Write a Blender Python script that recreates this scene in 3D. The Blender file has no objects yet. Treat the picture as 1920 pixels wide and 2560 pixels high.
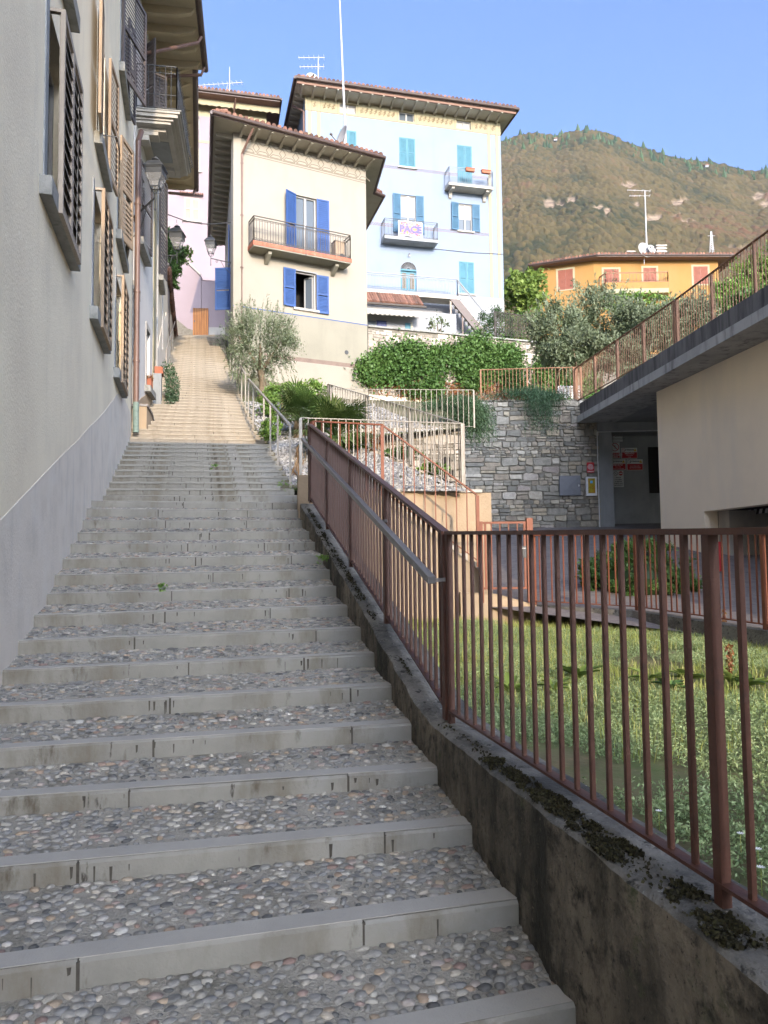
import bpy, math, random
import numpy as np
from mathutils import Vector, Matrix
random.seed(7); rng = np.random.default_rng(7)
S = bpy.context.scene
# ---------------------------------------------------------------- camera, sky, sun, exposure
F = 1900.0; PITCH = math.atan(118/F); ROLL = .0114      # focal length in pixels of the 1920x2560 photograph
_f = Vector((0, math.cos(PITCH), math.sin(PITCH))); _u0 = Vector((0, -math.sin(PITCH), math.cos(PITCH))); _r0 = Vector((1, 0, 0))
CU = (_u0*math.cos(ROLL)+_r0*math.sin(ROLL)).normalized(); CR = (_r0*math.cos(ROLL)-_u0*math.sin(ROLL)).normalized()
cd = bpy.data.cameras.new('camera'); cam = bpy.data.objects.new('camera', cd); S.collection.objects.link(cam); S.camera = cam
cd.sensor_fit = 'VERTICAL'; cd.sensor_height = 36; cd.lens = 36*F/2560; cd.clip_end = 8000; cd.clip_start = .05
cam.matrix_world = Matrix(((CR.x, CU.x, -_f.x, 0), (CR.y, CU.y, -_f.y, 0), (CR.z, CU.z, -_f.z, 0), (0, 0, 0, 1)))
SUN_EL = math.radians(15); SUN_V = Vector((.30, -.954))     # horizontal direction towards the sun: behind the camera, a little right
w = bpy.data.worlds.new('World'); S.world = w; w.use_nodes = True
nt = w.node_tree; bg = nt.nodes['Background']; sky = nt.nodes.new('ShaderNodeTexSky'); sky.sky_type = 'NISHITA'; sky.sun_disc = False
sky.sun_elevation = SUN_EL; sky.sun_rotation = math.atan2(SUN_V.x, SUN_V.y); sky.air_density = .55; sky.dust_density = 10; sky.ozone_density = 4.8
nt.links.new(sky.outputs[0], bg.inputs[0]); bg.inputs[1].default_value = .15
sl = bpy.data.lights.new('sun', 'SUN'); sl.energy = 1.0; sl.angle = math.radians(.25); sl.color = (1, .79, .55)
so = bpy.data.objects.new('sun', sl); S.collection.objects.link(so)
_sd = Vector((SUN_V.x*math.cos(SUN_EL), SUN_V.y*math.cos(SUN_EL), math.sin(SUN_EL))).normalized()
so.rotation_euler = _sd.to_track_quat('Z', 'Y').to_euler(); so.location = (5, -20, 20)
S.view_settings.view_transform = 'Standard'; S.view_settings.look = 'None'; S.view_settings.exposure = 2.36; S.view_settings.gamma = 1
S.cycles.max_bounces = 6; S.cycles.transparent_max_bounces = 12
# ---------------------------------------------------------------- pixels to places
def ray(px, py): return CR*((px-960)/F)+CU*((1280-py)/F)+_f
def PY(px, py, Y): r = ray(px, py); return r*(Y/r.y)
def PZ(px, py, z): r = ray(px, py); return r*(z/r.z)
class Pl:                                   # a vertical plane: d runs to the right as seen, n points at the viewer's side
    def __init__(s, o, d):
        s.o = Vector((o[0], o[1])); s.d = Vector(d[:2]).normalized(); s.n = Vector((s.d.y, -s.d.x))
    def uv(s, px, py):
        r = ray(px, py); a = s.n.x*r.x+s.n.y*r.y; t = (s.n.x*s.o.x+s.n.y*s.o.y)/a; p = r*t
        return ((p.x-s.o.x)*s.d.x+(p.y-s.o.y)*s.d.y, p.z)
    def pt(s, u, z, off=0): q = s.o+s.d*u+s.n*off; return Vector((q.x, q.y, z))
    def rect(s, a, b): (u0, z1), (u1, z0) = s.uv(*a), s.uv(*b); return (u0, u1, z0, z1)
    def shift(s, off): return Pl(s.o+s.n*off, s.d)
def crop(x, y, k): return lambda a, b: (x+k*a, y+k*b)
C1 = crop(0, 0, .3134); C2 = crop(0, 500, .3134); C3 = crop(400, 120, .3376); C4 = crop(500, 440, .2773); C5 = crop(660, 160, .3978)
C6 = crop(880, 500, .2652); C7 = crop(1200, 280, .434); CA = crop(360, 780, .2532); CB = crop(640, 900, .3617); CC = crop(1100, 900, .4943)
CD = crop(1400, 1040, .3134); CE = crop(1100, 1280, .4943); CI = crop(280, 300, .226); CK = crop(1080, 880, .2652)
# ---------------------------------------------------------------- materials
def _ramp(nt, stops):
    r = nt.nodes.new('ShaderNodeValToRGB'); e = r.color_ramp.elements
    while len(e) > 1: e.remove(e[-1])
    for i, (p, c) in enumerate(stops):
        q = e[0] if i == 0 else e.new(p); q.position = p; q.color = (*c, 1)
    return r
def _mul(c, k): return tuple(min(1, x*k) for x in c)
def pm(name, base, var=.15, scale=2, rough=.85, bump=.15, bscale=60, stains=(), metal=0, spec=.3, stretch=(1, 1, 1), rnd=None, trans=0, bdist=.01, dirt=None):
    """procedural surface: base colour with noise, any number of stain layers (colour, scale, lo, hi, stretch), bump"""
    m = bpy.data.materials.new(name); m.use_nodes = True; nt = m.node_tree; N = nt.nodes; L = nt.links; b = N['Principled BSDF']
    tc = N.new('ShaderNodeTexCoord'); mp = N.new('ShaderNodeMapping'); mp.inputs['Scale'].default_value = stretch; L.new(tc.outputs['Object'], mp.inputs[0])
    def noise(sc, det=6, st=None, ro=.6):
        n = N.new('ShaderNodeTexNoise'); n.inputs['Scale'].default_value = sc; n.inputs['Detail'].default_value = det; n.inputs['Roughness'].default_value = ro
        if st: q = N.new('ShaderNodeMapping'); q.inputs['Scale'].default_value = st; L.new(tc.outputs['Object'], q.inputs[0]); L.new(q.outputs[0], n.inputs[0])
        else: L.new(mp.outputs[0], n.inputs[0])
        return n
    if rnd:
        at = N.new('ShaderNodeAttribute'); at.attribute_name = 'rnd'; r = _ramp(nt, rnd); L.new(at.outputs['Fac'], r.inputs[0])
        n = noise(scale); r2 = _ramp(nt, [(.3, (1-var,)*3), (.7, (1+var*.6,)*3)]); L.new(n.outputs[0], r2.inputs[0])
        mx = N.new('ShaderNodeMix'); mx.data_type = 'RGBA'; mx.blend_type = 'MULTIPLY'; mx.inputs[0].default_value = 1
        L.new(r.outputs[0], mx.inputs[6]); L.new(r2.outputs[0], mx.inputs[7]); col = mx.outputs[2]
    else:
        n = noise(scale); r = _ramp(nt, [(.32, _mul(base, 1-var)), (.5, base), (.7, _mul(base, 1+var*.5))]); L.new(n.outputs[0], r.inputs[0]); col = r.outputs[0]
    for (c, sc, lo, hi, st) in stains:
        n2 = noise(sc, 8, st, .65); rr = _ramp(nt, [(lo, (0, 0, 0)), (hi, (1, 1, 1))]); L.new(n2.outputs[0], rr.inputs[0])
        mx = N.new('ShaderNodeMix'); mx.data_type = 'RGBA'; L.new(rr.outputs[0], mx.inputs[0]); L.new(col, mx.inputs[6]); mx.inputs[7].default_value = (*c, 1); col = mx.outputs[2]
    L.new(col, b.inputs['Base Color']); b.inputs['Roughness'].default_value = rough; b.inputs['Metallic'].default_value = metal; b.inputs['Specular IOR Level'].default_value = spec
    if bump:
        n3 = noise(bscale, 5); bp = N.new('ShaderNodeBump'); bp.inputs['Strength'].default_value = bump; bp.inputs['Distance'].default_value = bdist
        L.new(n3.outputs[0], bp.inputs['Height']); L.new(bp.outputs[0], b.inputs['Normal'])
    if trans:
        t = N.new('ShaderNodeBsdfTranslucent'); L.new(col, t.inputs[0]); ms = N.new('ShaderNodeMixShader'); ms.inputs[0].default_value = trans
        o = N['Material Output']; L.new(b.outputs[0], ms.inputs[1]); L.new(t.outputs[0], ms.inputs[2]); L.new(ms.outputs[0], o.inputs[0])
    return m
V = (1, 1, .18)   # vertical streaks
M = {}
M['plaster_left'] = pm('plaster_left', (.87, .765, .56), .07, 1.2, bump=.5, bscale=45, stains=[((.76, .655, .48), .7, .45, .68, (1, 1, .5)), ((.66, .58, .44), 2.2, .56, .8, V), ((.90, .81, .62), 5, .62, .72, None), ((.52, .47, .38), 9, .70, .78, (1, 1, .3))])
M['plaster_dado'] = pm('plaster_dado', (.70, .625, .515), .12, 2.5, bump=.4, bscale=40, stains=[((.74, .68, .58), 2, .5, .75, None), ((.50, .46, .40), 4, .56, .8, V)])
M['plaster_lilac'] = pm('plaster_lilac', (.62, .595, .555), .06, 1.5, bump=.3, bscale=40, stains=[((.5, .5, .48), 2, .6, .8, V)])
M['plaster_beige'] = pm('plaster_beige', (.68, .60, .47), .08, 1.5, bump=.3, bscale=40, stains=[((.5, .46, .4), 2, .6, .8, V)])
M['plaster_cream'] = pm('plaster_cream', (0.296, 0.268, 0.216), .05, 1.0, bump=.25, bscale=30, stains=[((0.264, 0.236, 0.188), 1.2, .55, .85, V)])
M['plaster_cream_low'] = pm('plaster_cream_low', (0.248, 0.232, 0.18), .08, .9, bump=.25, bscale=30, stains=[((0.212, 0.196, 0.152), 1.1, .5, .8, V)])
M['plaster_blue'] = pm('plaster_blue', (0.212, 0.26, 0.336), .05, .7, bump=.2, bscale=25, stains=[((0.188, 0.232, 0.296), .9, .55, .8, V)])
M['plaster_white'] = pm('plaster_white', (0.288, 0.292, 0.304), .06, .9, bump=.2, bscale=25, stains=[((0.24, 0.24, 0.24), 1.2, .55, .8, V)])
M['plaster_pale'] = pm('plaster_pale', (0.328, 0.295, 0.189), .05, 1, bump=.15, bscale=30)
M['plaster_pink'] = pm('plaster_pink', (.275, .222, .238), .05, .8, bump=.2, bscale=25, stains=[((0.238, 0.18, 0.213), 1, .6, .85, V)])
M['plaster_ochre'] = pm('plaster_ochre', (.31, .17, .052), .07, .6, bump=.2, bscale=15, stains=[((0.295, 0.18, 0.0738), .5, .5, .8, V)])
M['plaster_orange'] = pm('plaster_orange', (.37, .28, .185), .12, 1.3, bump=.6, bscale=30, stains=[((.30, .235, .165), 1.2, .45, .68, V), ((.22, .18, .13), 3, .6, .75, V), ((.25, .22, .18), 6, .68, .8, V)])
M['plaster_garage'] = pm('plaster_garage', (.90, .775, .59), .06, .8, bump=.2, bscale=40, stains=[((.79, .70, .56), 1.0, .5, .8, V), ((.25, .23, .2), 30, .74, .78, None)])
M['ornament'] = pm('ornament', (0.188, 0.16, 0.12), .1, 6, bump=0)
M['ornament_pink'] = pm('ornament_pink', (0.256, 0.152, 0.128), .15, 8, bump=0)
M['ornament_light'] = pm('ornament_light', (0.216, 0.152, 0.096), .15, 8, bump=0)
M['concrete'] = pm('concrete', (.19, .178, .155), .4, 3, bump=1, bscale=45, bdist=.02, stains=[((.06, .06, .057), 1.6, .46, .62, None), ((.30, .285, .24), 9, .58, .70, None), ((.03, .029, .025), 18, .56, .66, None), ((.42, .41, .37), 45, .64, .70, None)])
M['concrete_face'] = pm('concrete_face', (.19, .16, .12), .5, 2.5, bump=1, bscale=28, bdist=.02, stains=[((.035, .033, .026), 3, .44, .62, (1, 1, .3)), ((.19, .145, .09), 5, .58, .75, V), ((.07, .08, .04), 7, .6, .72, None), ((.022, .020, .016), 13, .50, .68, None), ((.20, .17, .125), 40, .60, .74, None), ((.02, .018, .015), 55, .58, .70, None)])
M['concrete_beam'] = pm('concrete_beam', (.16, .155, .15), .25, 1.5, bump=.5, bscale=20, stains=[((.05, .05, .05), 6, .45, .7, (1, 1, .08)), ((.28, .27, .26), 9, .62, .75, (1, 1, .1))])
M['concrete_ledge'] = pm('concrete_ledge', (.40, .40, .385), .2, 1.5, bump=.4, bscale=20, stains=[((.16, .16, .155), 5, .5, .7, (1, 1, .15))])
M['concrete_plain'] = pm('concrete_plain', (.27, .28, .28), .2, 1.2, bump=.3, bscale=25, stains=[((.18, .19, .19), 2, .5, .75, V)])
M['concrete_light'] = pm('concrete_light', (.42, .39, .34), .15, 2, bump=.3, bscale=25, stains=[((.3, .29, .26), 5, .55, .75, V)])
M['kerb'] = pm('kerb', (.235, .22, .185), .22, 2.2, rough=.75, bump=.35, bscale=70, stains=[((.27, .265, .245), 1.5, .5, .7, None), ((.15, .13, .095), 4, .48, .66, (1, 1, .4)), ((.09, .075, .05), 6, .60, .70, (1, 1, .35)), ((.05, .042, .032), 10, .655, .70, (1, 1, .25))])
M['kerb_top'] = pm('kerb_top', (.355, .33, .285), .12, 3, rough=.6, bump=.3, bscale=120, stains=[((.27, .265, .25), 12, .6, .75, None)])
M['step_sunlit'] = pm('step_sunlit', (.27, .235, .185), .22, 2.5, rough=.8, bump=.4, bscale=40, stains=[((.23, .19, .14), 6, .52, .7, (1, 1, .5)), ((.13, .10, .07), 11, .69, .72, (1, 1, .3)), ((.55, .38, .2), 2, .68, .8, None)])  # sunlit copy of the kerb stone, sun warmth put into the colour
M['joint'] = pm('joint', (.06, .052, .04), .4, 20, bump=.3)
M['mortar'] = pm('mortar', (.35, .32, .265), .3, 8, bump=1, bscale=90, bdist=.02, stains=[((.17, .155, .12), 4, .5, .7, None), ((.36, .33, .27), 25, .6, .7, None)])
M['pebble'] = pm('pebble', (.3, .3, .3), .25, 30, rough=.62, bump=.2, bscale=180, rnd=[(0, (.09, .087, .080)), (.10, (.15, .144, .130)), (.24, (.215, .204, .178)), (.42, (.26, .245, .215)), (.56, (.20, .195, .185)), (.7, (.29, .265, .22)), (.8, (.37, .345, .29)), (.87, (.33, .25, .17)), (.93, (.24, .165, .135)), (1, (.46, .435, .38))])
M['gravel'] = pm('gravel', (.6, .6, .6), .2, 12, rough=.9, bump=.4, bscale=40, rnd=[(0, (.17, .17, .18)), (.5, (.30, .295, .285)), (1, (.46, .45, .42))])
M['red_metal'] = pm('red_metal', (.078, .030, .018), .25, 8, rough=.5, bump=.15, bscale=90, stains=[((.11, .05, .03), 14, .6, .70, None), ((.035, .017, .013), 6, .58, .7, None)], spec=.45)
M['rust_metal'] = pm('rust_metal', (.26, .13, .07), .25, 8, rough=.6, bump=.1, stains=[((.20, .095, .05), 8, .5, .7, None)])
M['orange_metal'] = pm('orange_metal', (.21, .075, .042), .2, 6, rough=.55, bump=.1, stains=[((.16, .06, .035), 10, .58, .7, None)])
M['grey_metal'] = pm('grey_metal', (.30, .27, .225), .15, 8, rough=.5, bump=.1, spec=.5, stains=[((.2, .16, .12), 10, .6, .75, None)])
M['rail_grey'] = pm('rail_grey', (.17, .16, .155), .12, 10, rough=.42, bump=.05, spec=.5)
M['brown_metal'] = pm('brown_metal', (.07, .045, .037), .15, 5, rough=.45, bump=.05, spec=.5)
M['copper'] = pm('copper', (.15, .085, .062), .2, 3, rough=.45, bump=.05, spec=.5, stains=[((.14, .09, .07), 3, .5, .7, V)])
M['copper_foot'] = pm('copper_foot', (.16, .22, .19), .35, 9, rough=.6)
M['dark_metal'] = pm('dark_metal', (.04, .043, .046), .2, 8, rough=.5, bump=0, spec=.5)
M['iron'] = pm('iron', (.09, .078, .068), .2, 8, rough=.6, bump=0)
M['white_metal'] = pm('white_metal', (0.24, 0.252, 0.264), .1, 8, rough=.5, bump=0)
M['pole_metal'] = pm('pole_metal', (.45, .45, .46), .1, 8, rough=.45, bump=0)
M['wood_tan'] = pm('wood_tan', (.34, .25, .165), .25, 4, rough=.7, stretch=(8, 8, .6), bump=.15, bscale=8)
M['wood_grey'] = pm('wood_grey', (.36, .30, .235), .2, 4, rough=.7, stretch=(8, 8, .8), bump=.1, bscale=8)
M['wood_door'] = pm('wood_door', (.25, .105, .03), .3, 3, rough=.6, stretch=(6, 6, .4), bump=.2, bscale=6)
M['shutter_brown'] = pm('shutter_brown', (.115, .095, .085), .12, 5, rough=.55, bump=.05)
M['shutter_blue'] = pm('shutter_blue', (.036, .082, .225), .1, 3, rough=.55, bump=.05)
M['shutter_teal'] = pm('shutter_teal', (.075, .20, .255), .12, 3, rough=.6, bump=.05)
M['shutter_steel'] = pm('shutter_steel', (.06, .14, .215), .12, 3, rough=.6, bump=.05)
M['shutter_cream'] = pm('shutter_cream', (0.416, 0.376, 0.296), .06, 3, rough=.6, bump=.05)
M['shutter_red'] = pm('shutter_red', (.24, .085, .055), .1, 3, rough=.6, bump=.05)
M['frame_white'] = pm('frame_white', (.36, .35, .33), .05, 5, rough=.5, bump=0)
M['sill'] = pm('sill', (.27, .265, .24), .25, 6, bump=.3, stains=[((.16, .16, .14), 8, .55, .7, None)])
M['soffit'] = pm('soffit', (.40, .37, .30), .08, 3, bump=.1)
M['soffit_tan'] = pm('soffit_tan', (.50, .42, .29), .1, 3, bump=.1, stretch=(1, 1, 1))
M['soffit_brown'] = pm('soffit_brown', (.22, .135, .10), .1, 3, bump=.1)
M['tile'] = pm('tile', (.42, .19, .12), .35, 5, bump=.3, rnd=[(0, (.10, .06, .045)), (.5, (.20, .10, .07)), (1, (.30, .16, .11))])
M['terracotta'] = pm('terracotta', (.36, .13, .075), .15, 8, bump=.1)
M['slab_red'] = pm('slab_red', (.36, .13, .08), .25, 7, bump=.2, stains=[((.38, .30, .24), 12, .6, .75, None)])
M['trim_brown'] = pm('trim_brown', (.19, .14, .115), .15, 4)
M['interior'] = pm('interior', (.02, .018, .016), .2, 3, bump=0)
M['curtain'] = pm('curtain', (0.384, 0.384, 0.372), .08, 3, bump=0, stretch=(4, 4, 1))
M['fabric'] = pm('fabric', (0.352, 0.34, 0.304), .08, 4, bump=.1)
M['road'] = pm('road', (.19, .168, .155), .2, 3, bump=.6, bscale=8, stains=[((.13, .11, .115), 9, .5, .65, None), ((.32, .28, .26), 16, .62, .72, None)])
M['soil'] = pm('soil', (.14, .125, .06), .35, 3, bump=.8, bscale=30, stains=[((.22, .15, .08), 4, .55, .7, None), ((.09, .12, .035), 2.2, .45, .65, None)])
M['earth'] = pm('earth', (.16, .14, .08), .3, .5, bump=.5, bscale=4, stains=[((.08, .11, .04), .4, .45, .65, None)])
M['stone'] = pm('stone', (.3, .3, .3), .3, 9, rough=.85, bump=.7, bscale=22, rnd=[(0, (.16, .155, .135)), (.2, (.22, .21, .18)), (.4, (.27, .257, .22)), (.55, (.33, .30, .24)), (.7, (.25, .215, .17)), (.82, (.37, .32, .235)), (.92, (.43, .40, .34)), (1, (.30, .26, .23))], stains=[((.15, .14, .12), 14, .6, .72, None)])
M['stone_warm'] = pm('stone_warm', (.4, .35, .28), .3, 7, rough=.9, bump=.7, bscale=22, rnd=[(0, (.22, .19, .15)), (.5, (.36, .31, .25)), (1, (.50, .45, .38))])
M['stone_mortar'] = pm('stone_mortar', (.17, .155, .125), .3, 12, bump=.8, bscale=40)
def leafm(n, a, b, c, t=.25, r=.55): return pm(n, a, .18, 1.5, rough=r, bump=0, rnd=[(0, a), (.5, b), (1, c)], trans=t, spec=.35)
M['leaf_green'] = leafm('leaf_green', (.045, .10, .022), (.09, .175, .04), (.155, .25, .07))
M['leaf_bright'] = leafm('leaf_bright', (.08, .17, .03), (.15, .27, .05), (.27, .38, .09))
M['leaf_olive'] = leafm('leaf_olive', (.065, .09, .04), (.13, .165, .085), (.26, .30, .19), .22)
M['leaf_dark'] = leafm('leaf_dark', (.02, .05, .015), (.04, .085, .028), (.075, .13, .045))
M['leaf_rosemary'] = leafm('leaf_rosemary', (.03, .07, .03), (.06, .12, .055), (.12, .19, .10), .15)
M['leaf_palm'] = leafm('leaf_palm', (.04, .085, .02), (.09, .15, .04), (.20, .25, .09), .2, .5)
M['leaf_fig'] = leafm('leaf_fig', (.08, .14, .025), (.17, .25, .05), (.30, .38, .10), .35)
M['leaf_rust'] = leafm('leaf_rust', (.20, .07, .03), (.30, .12, .05), (.22, .17, .06), .2)
M['grass'] = leafm('grass', (.18, .24, .05), (.34, .40, .10), (.56, .52, .22), .3, .7)
M['cover'] = leafm('cover', (.11, .17, .07), (.22, .30, .13), (.38, .45, .23), .15, .7)
M['moss'] = leafm('moss', (.018, .016, .008), (.035, .03, .014), (.06, .055, .02), 0, .95)
M['dead_leaf'] = leafm('dead_leaf', (.25, .15, .07), (.38, .25, .13), (.45, .33, .2), .2)
M['bark'] = pm('bark', (.21, .16, .105), .35, 6, bump=1, bscale=25, stretch=(3, 3, 1), stains=[((.1, .08, .05), 12, .5, .65, None)])
M['petal'] = pm('petal', (.78, .76, .74), .05, 5, bump=0)
def glass(name, tint, rough=.06, alpha=1):
    m = bpy.data.materials.new(name); m.use_nodes = True; b = m.node_tree.nodes['Principled BSDF']
    b.inputs['Alpha'].default_value = alpha; b.inputs['Base Color'].default_value = (*tint, 1); b.inputs['Roughness'].default_value = rough; b.inputs['Specular IOR Level'].default_value = .3
    return m
M['glass'] = glass('glass', (.10, .12, .14)); M['glass_light'] = glass('glass_light', (.42, .44, .46), .15); M['lamp_glass'] = glass('lamp_glass', (.55, .55, .54), .2, .28)
for n, c in dict(red=(.42, .025, .03), white=(.68, .68, .67), black=(.02, .02, .02), yellow=(.70, .45, .06), sky_blue=(.12, .42, .72), olive=(.22, .17, .03), grey_box=(.14, .15, .17), steel=(.62, .62, .62), banner=(.62, .60, .60), purple=(.10, .09, .36), orange=(.60, .22, .07), navy=(.03, .045, .14), grime=(.045, .038, .028)).items():
    M[n] = pm(n, c, .1, 9, rough=.5, bump=0)
# ---------------------------------------------------------------- mesh helpers
class MB:
    def __init__(s): s.v = []; s.f = []; s.r = []
    def add(s, vs, fs, r=None):
        n = len(s.v); s.v += [tuple(v) for v in vs]; s.f += [tuple(i+n for i in f) for f in fs]; s.r += [random.random() if r is None else r]*len(vs); return s
    def pbox(s, o, a, b, c):               # parallelepiped: corner and three edge vectors
        o, a, b, c = Vector(o), Vector(a), Vector(b), Vector(c)
        q = [o, o+a, o+a+b, o+b, o+c, o+a+c, o+a+b+c, o+b+c]
        fs = [(0, 3, 2, 1), (4, 5, 6, 7), (0, 1, 5, 4), (1, 2, 6, 5), (2, 3, 7, 6), (3, 0, 4, 7)]
        if a.cross(b).dot(c) < 0: fs = [f[::-1] for f in fs]
        return s.add(q, fs)
    def box(s, c, sx, sy, sz): return s.pbox((c[0]-sx/2, c[1]-sy/2, c[2]-sz/2), (sx, 0, 0), (0, sy, 0), (0, 0, sz))
    def fb(s, pl, u0, u1, z0, z1, o0, o1):  # box on a facade
        p = pl.pt(u0, z0, o0); return s.pbox(p, pl.pt(u1, z0, o0)-p, pl.pt(u0, z0, o1)-p, (0, 0, z1-z0))
    def prism(s, poly, vec):                # polygon (points) swept by a vector
        n = len(poly); p = [Vector(q) for q in poly]; v = Vector(vec); nn = Vector((0, 0, 0))
        for i in range(n): nn += p[i].cross(p[(i+1) % n])
        fs = [tuple(range(n))[::-1], tuple(range(n, 2*n))]+[(i, (i+1) % n, (i+1) % n+n, i+n) for i in range(n)]
        if nn.dot(v) < 0: fs = [f[::-1] for f in fs]
        return s.add(p+[q+v for q in p], fs)
    def tube(s, pts, r, n=6, cap=True):
        pts = [Vector(p) for p in pts]; rs = r if isinstance(r, (list, tuple)) else [r]*len(pts); vs = []; fs = []; ref = None
        for i, p in enumerate(pts):
            t = (pts[min(i+1, len(pts)-1)]-pts[max(i-1, 0)]).normalized()
            if ref is None: ref = Vector((0, 0, 1)) if abs(t.z) < .9 else Vector((0, 1, 0))
            a = t.cross(ref).normalized(); b = t.cross(a).normalized(); ref = -b.cross(t) if False else ref
            for k in range(n): q = 2*math.pi*k/n; vs.append(p+(a*math.cos(q)+b*math.sin(q))*rs[i])
        for i in range(len(pts)-1):
            for k in range(n): fs.append((i*n+k, i*n+(k+1) % n, (i+1)*n+(k+1) % n, (i+1)*n+k))
        if cap: fs += [tuple(range(n))[::-1], tuple(range((len(pts)-1)*n, len(pts)*n))]
        return s.add(vs, fs)
    def bar(s, a, b, w, h=None):            # square bar
        a, b = Vector(a), Vector(b); h = h or w; t = (b-a); up = Vector((0, 0, 1)) if abs(t.normalized().z) < .95 else Vector((0, 1, 0))
        x = t.cross(up).normalized()*w; y = x.cross(t).normalized()*h; return s.pbox(a-x/2-y/2, x, y, t)
    def lathe(s, c, prof, n=12, ax=None):   # prof: (radius, height)
        c = Vector(c); ax = Vector(ax or (0, 0, 1)).normalized(); e = ax.orthogonal().normalized(); g = ax.cross(e); vs = []; fs = []
        for r, h in prof:
            for k in range(n): q = 2*math.pi*k/n; vs.append(c+ax*h+(e*math.cos(q)+g*math.sin(q))*r)
        for i in range(len(prof)-1):
            for k in range(n): fs.append((i*n+k, i*n+(k+1) % n, (i+1)*n+(k+1) % n, (i+1)*n+k))
        fs += [tuple(range(n))[::-1], tuple(range((len(prof)-1)*n, len(prof)*n))]
        return s.add(vs, fs)
    def loft(s, a, b):                      # two equal closed sections
        n = len(a); return s.add(list(a)+list(b), [tuple(range(n))[::-1], tuple(range(n, 2*n))]+[(i, (i+1) % n, (i+1) % n+n, i+n) for i in range(n)])
def link(name, me, mat, parent=None, loc=None):
    o = bpy.data.objects.new(name, me); S.collection.objects.link(o)
    if mat is not None and not me.materials:
        for m in (mat if isinstance(mat, (list, tuple)) else [mat]): me.materials.append(M[m] if isinstance(m, str) else m)
    if parent is not None: o.parent = parent
    if loc is not None: o.location = loc
    return o
def wpos(o):
    p = Vector((0, 0, 0))
    while o is not None: p += o.location; o = o.parent
    return p
def obj(name, mb, mat, parent=None, smooth=False, bevel=0, org=None):
    """world-space MB becomes one mesh object; its origin is org (own) or its parent's"""
    base = wpos(parent) if parent is not None else Vector((0, 0, 0)); og = Vector(org) if org is not None else base
    me = bpy.data.meshes.new(name); me.from_pydata([(x-og.x, y-og.y, z-og.z) for x, y, z in mb.v], [], mb.f)
    a = me.attributes.new('rnd', 'FLOAT', 'POINT'); a.data.foreach_set('value', mb.r)
    import bmesh as _b
    bm = _b.new(); bm.from_mesh(me); _b.ops.recalc_face_normals(bm, faces=bm.faces); bm.to_mesh(me); bm.free()
    if smooth: me.polygons.foreach_set('use_smooth', [True]*len(me.polygons))
    o = link(name, me, mat, parent, og-base)
    if bevel: b = o.modifiers.new('bevel', 'BEVEL'); b.width = bevel; b.segments = 2; b.limit_method = 'ANGLE'
    return o
def npmesh(name, Vt, Fc, mat, parent=None, rnd=None, smooth=False):
    base = wpos(parent) if parent is not None else Vector((0, 0, 0)); Vt = np.asarray(Vt, dtype=np.float64)-np.array(base[:])
    Vt = Vt.astype(np.float32); Fc = np.asarray(Fc, dtype=np.int32); n, k = Fc.shape; me = bpy.data.meshes.new(name)
    me.vertices.add(len(Vt)); me.vertices.foreach_set('co', Vt.ravel()); me.loops.add(n*k); me.loops.foreach_set('vertex_index', Fc.ravel())
    me.polygons.add(n); me.polygons.foreach_set('loop_start', np.arange(n, dtype=np.int32)*k); me.polygons.foreach_set('loop_total', np.full(n, k, dtype=np.int32))
    if smooth: me.polygons.foreach_set('use_smooth', np.ones(n, dtype=bool))
    me.update(calc_edges=True)
    if rnd is not None: a = me.attributes.new('rnd', 'FLOAT', 'POINT'); a.data.foreach_set('value', np.asarray(rnd, dtype=np.float32))
    return link(name, me, mat, parent)
def thing(name, label, cat, loc, group=None, kind=None):
    o = bpy.data.objects.new(name, None); S.collection.objects.link(o); o.location = loc; o.empty_display_size = .2; return tag(o, label, cat, group, kind)
def tag(o, label=None, cat=None, group=None, kind=None):
    if label: o['label'] = label
    if cat: o['category'] = cat
    if group: o['group'] = group
    if kind: o['kind'] = kind
    return o
def struct(o): o['kind'] = 'structure'; return o
# leaf clouds -------------------------------------------------------------
def leafs(P, size, asp=.45, D=None, rn=None, fold=0):
    """one pointed quad per point; D optional long-axis directions"""
    n = len(P); D = rng.normal(size=(n, 3)) if D is None else D+rng.normal(size=(n, 3))*.25
    D /= np.linalg.norm(D, axis=1)[:, None]+1e-9; T = np.cross(D, rng.normal(size=(n, 3))); T /= np.linalg.norm(T, axis=1)[:, None]+1e-9
    s = size*rng.uniform(.6, 1.3, n)[:, None]; V_ = np.stack([P-D*s*.5, P+T*s*asp*.5, P+D*s*.5, P-T*s*asp*.5], 1).reshape(-1, 3)
    r = np.repeat(rng.random(n) if rn is None else rn, 4); return V_, np.arange(4*n).reshape(n, 4), r
def blobs(c, rad, n, clumps, spread=.28, hollow=.55):
    """points in clumps scattered through an ellipsoid's outer volume; also a tone per clump"""
    c = np.array(c); rad = np.array(rad); d = rng.normal(size=(clumps, 3)); d /= np.linalg.norm(d, axis=1)[:, None]
    q = d*(hollow+(1.05-hollow)*rng.random((clumps, 1))**.6); k = rng.integers(0, clumps, n)
    tone = rng.random(clumps); sz = rng.uniform(.5, 1.2, clumps)[k][:, None]
    P = c+(q[k]+rng.normal(size=(n, 3))*spread*.5*sz)*rad; return P, np.clip(tone[k]*.5+rng.random(n)*.5, 0, 1)
def foliage(name, P, rn, size, mat, parent, asp=.45, D=None):
    v, f, r = leafs(P, size, asp, D, rn); return npmesh(name, v, f, mat, parent, r)
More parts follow.
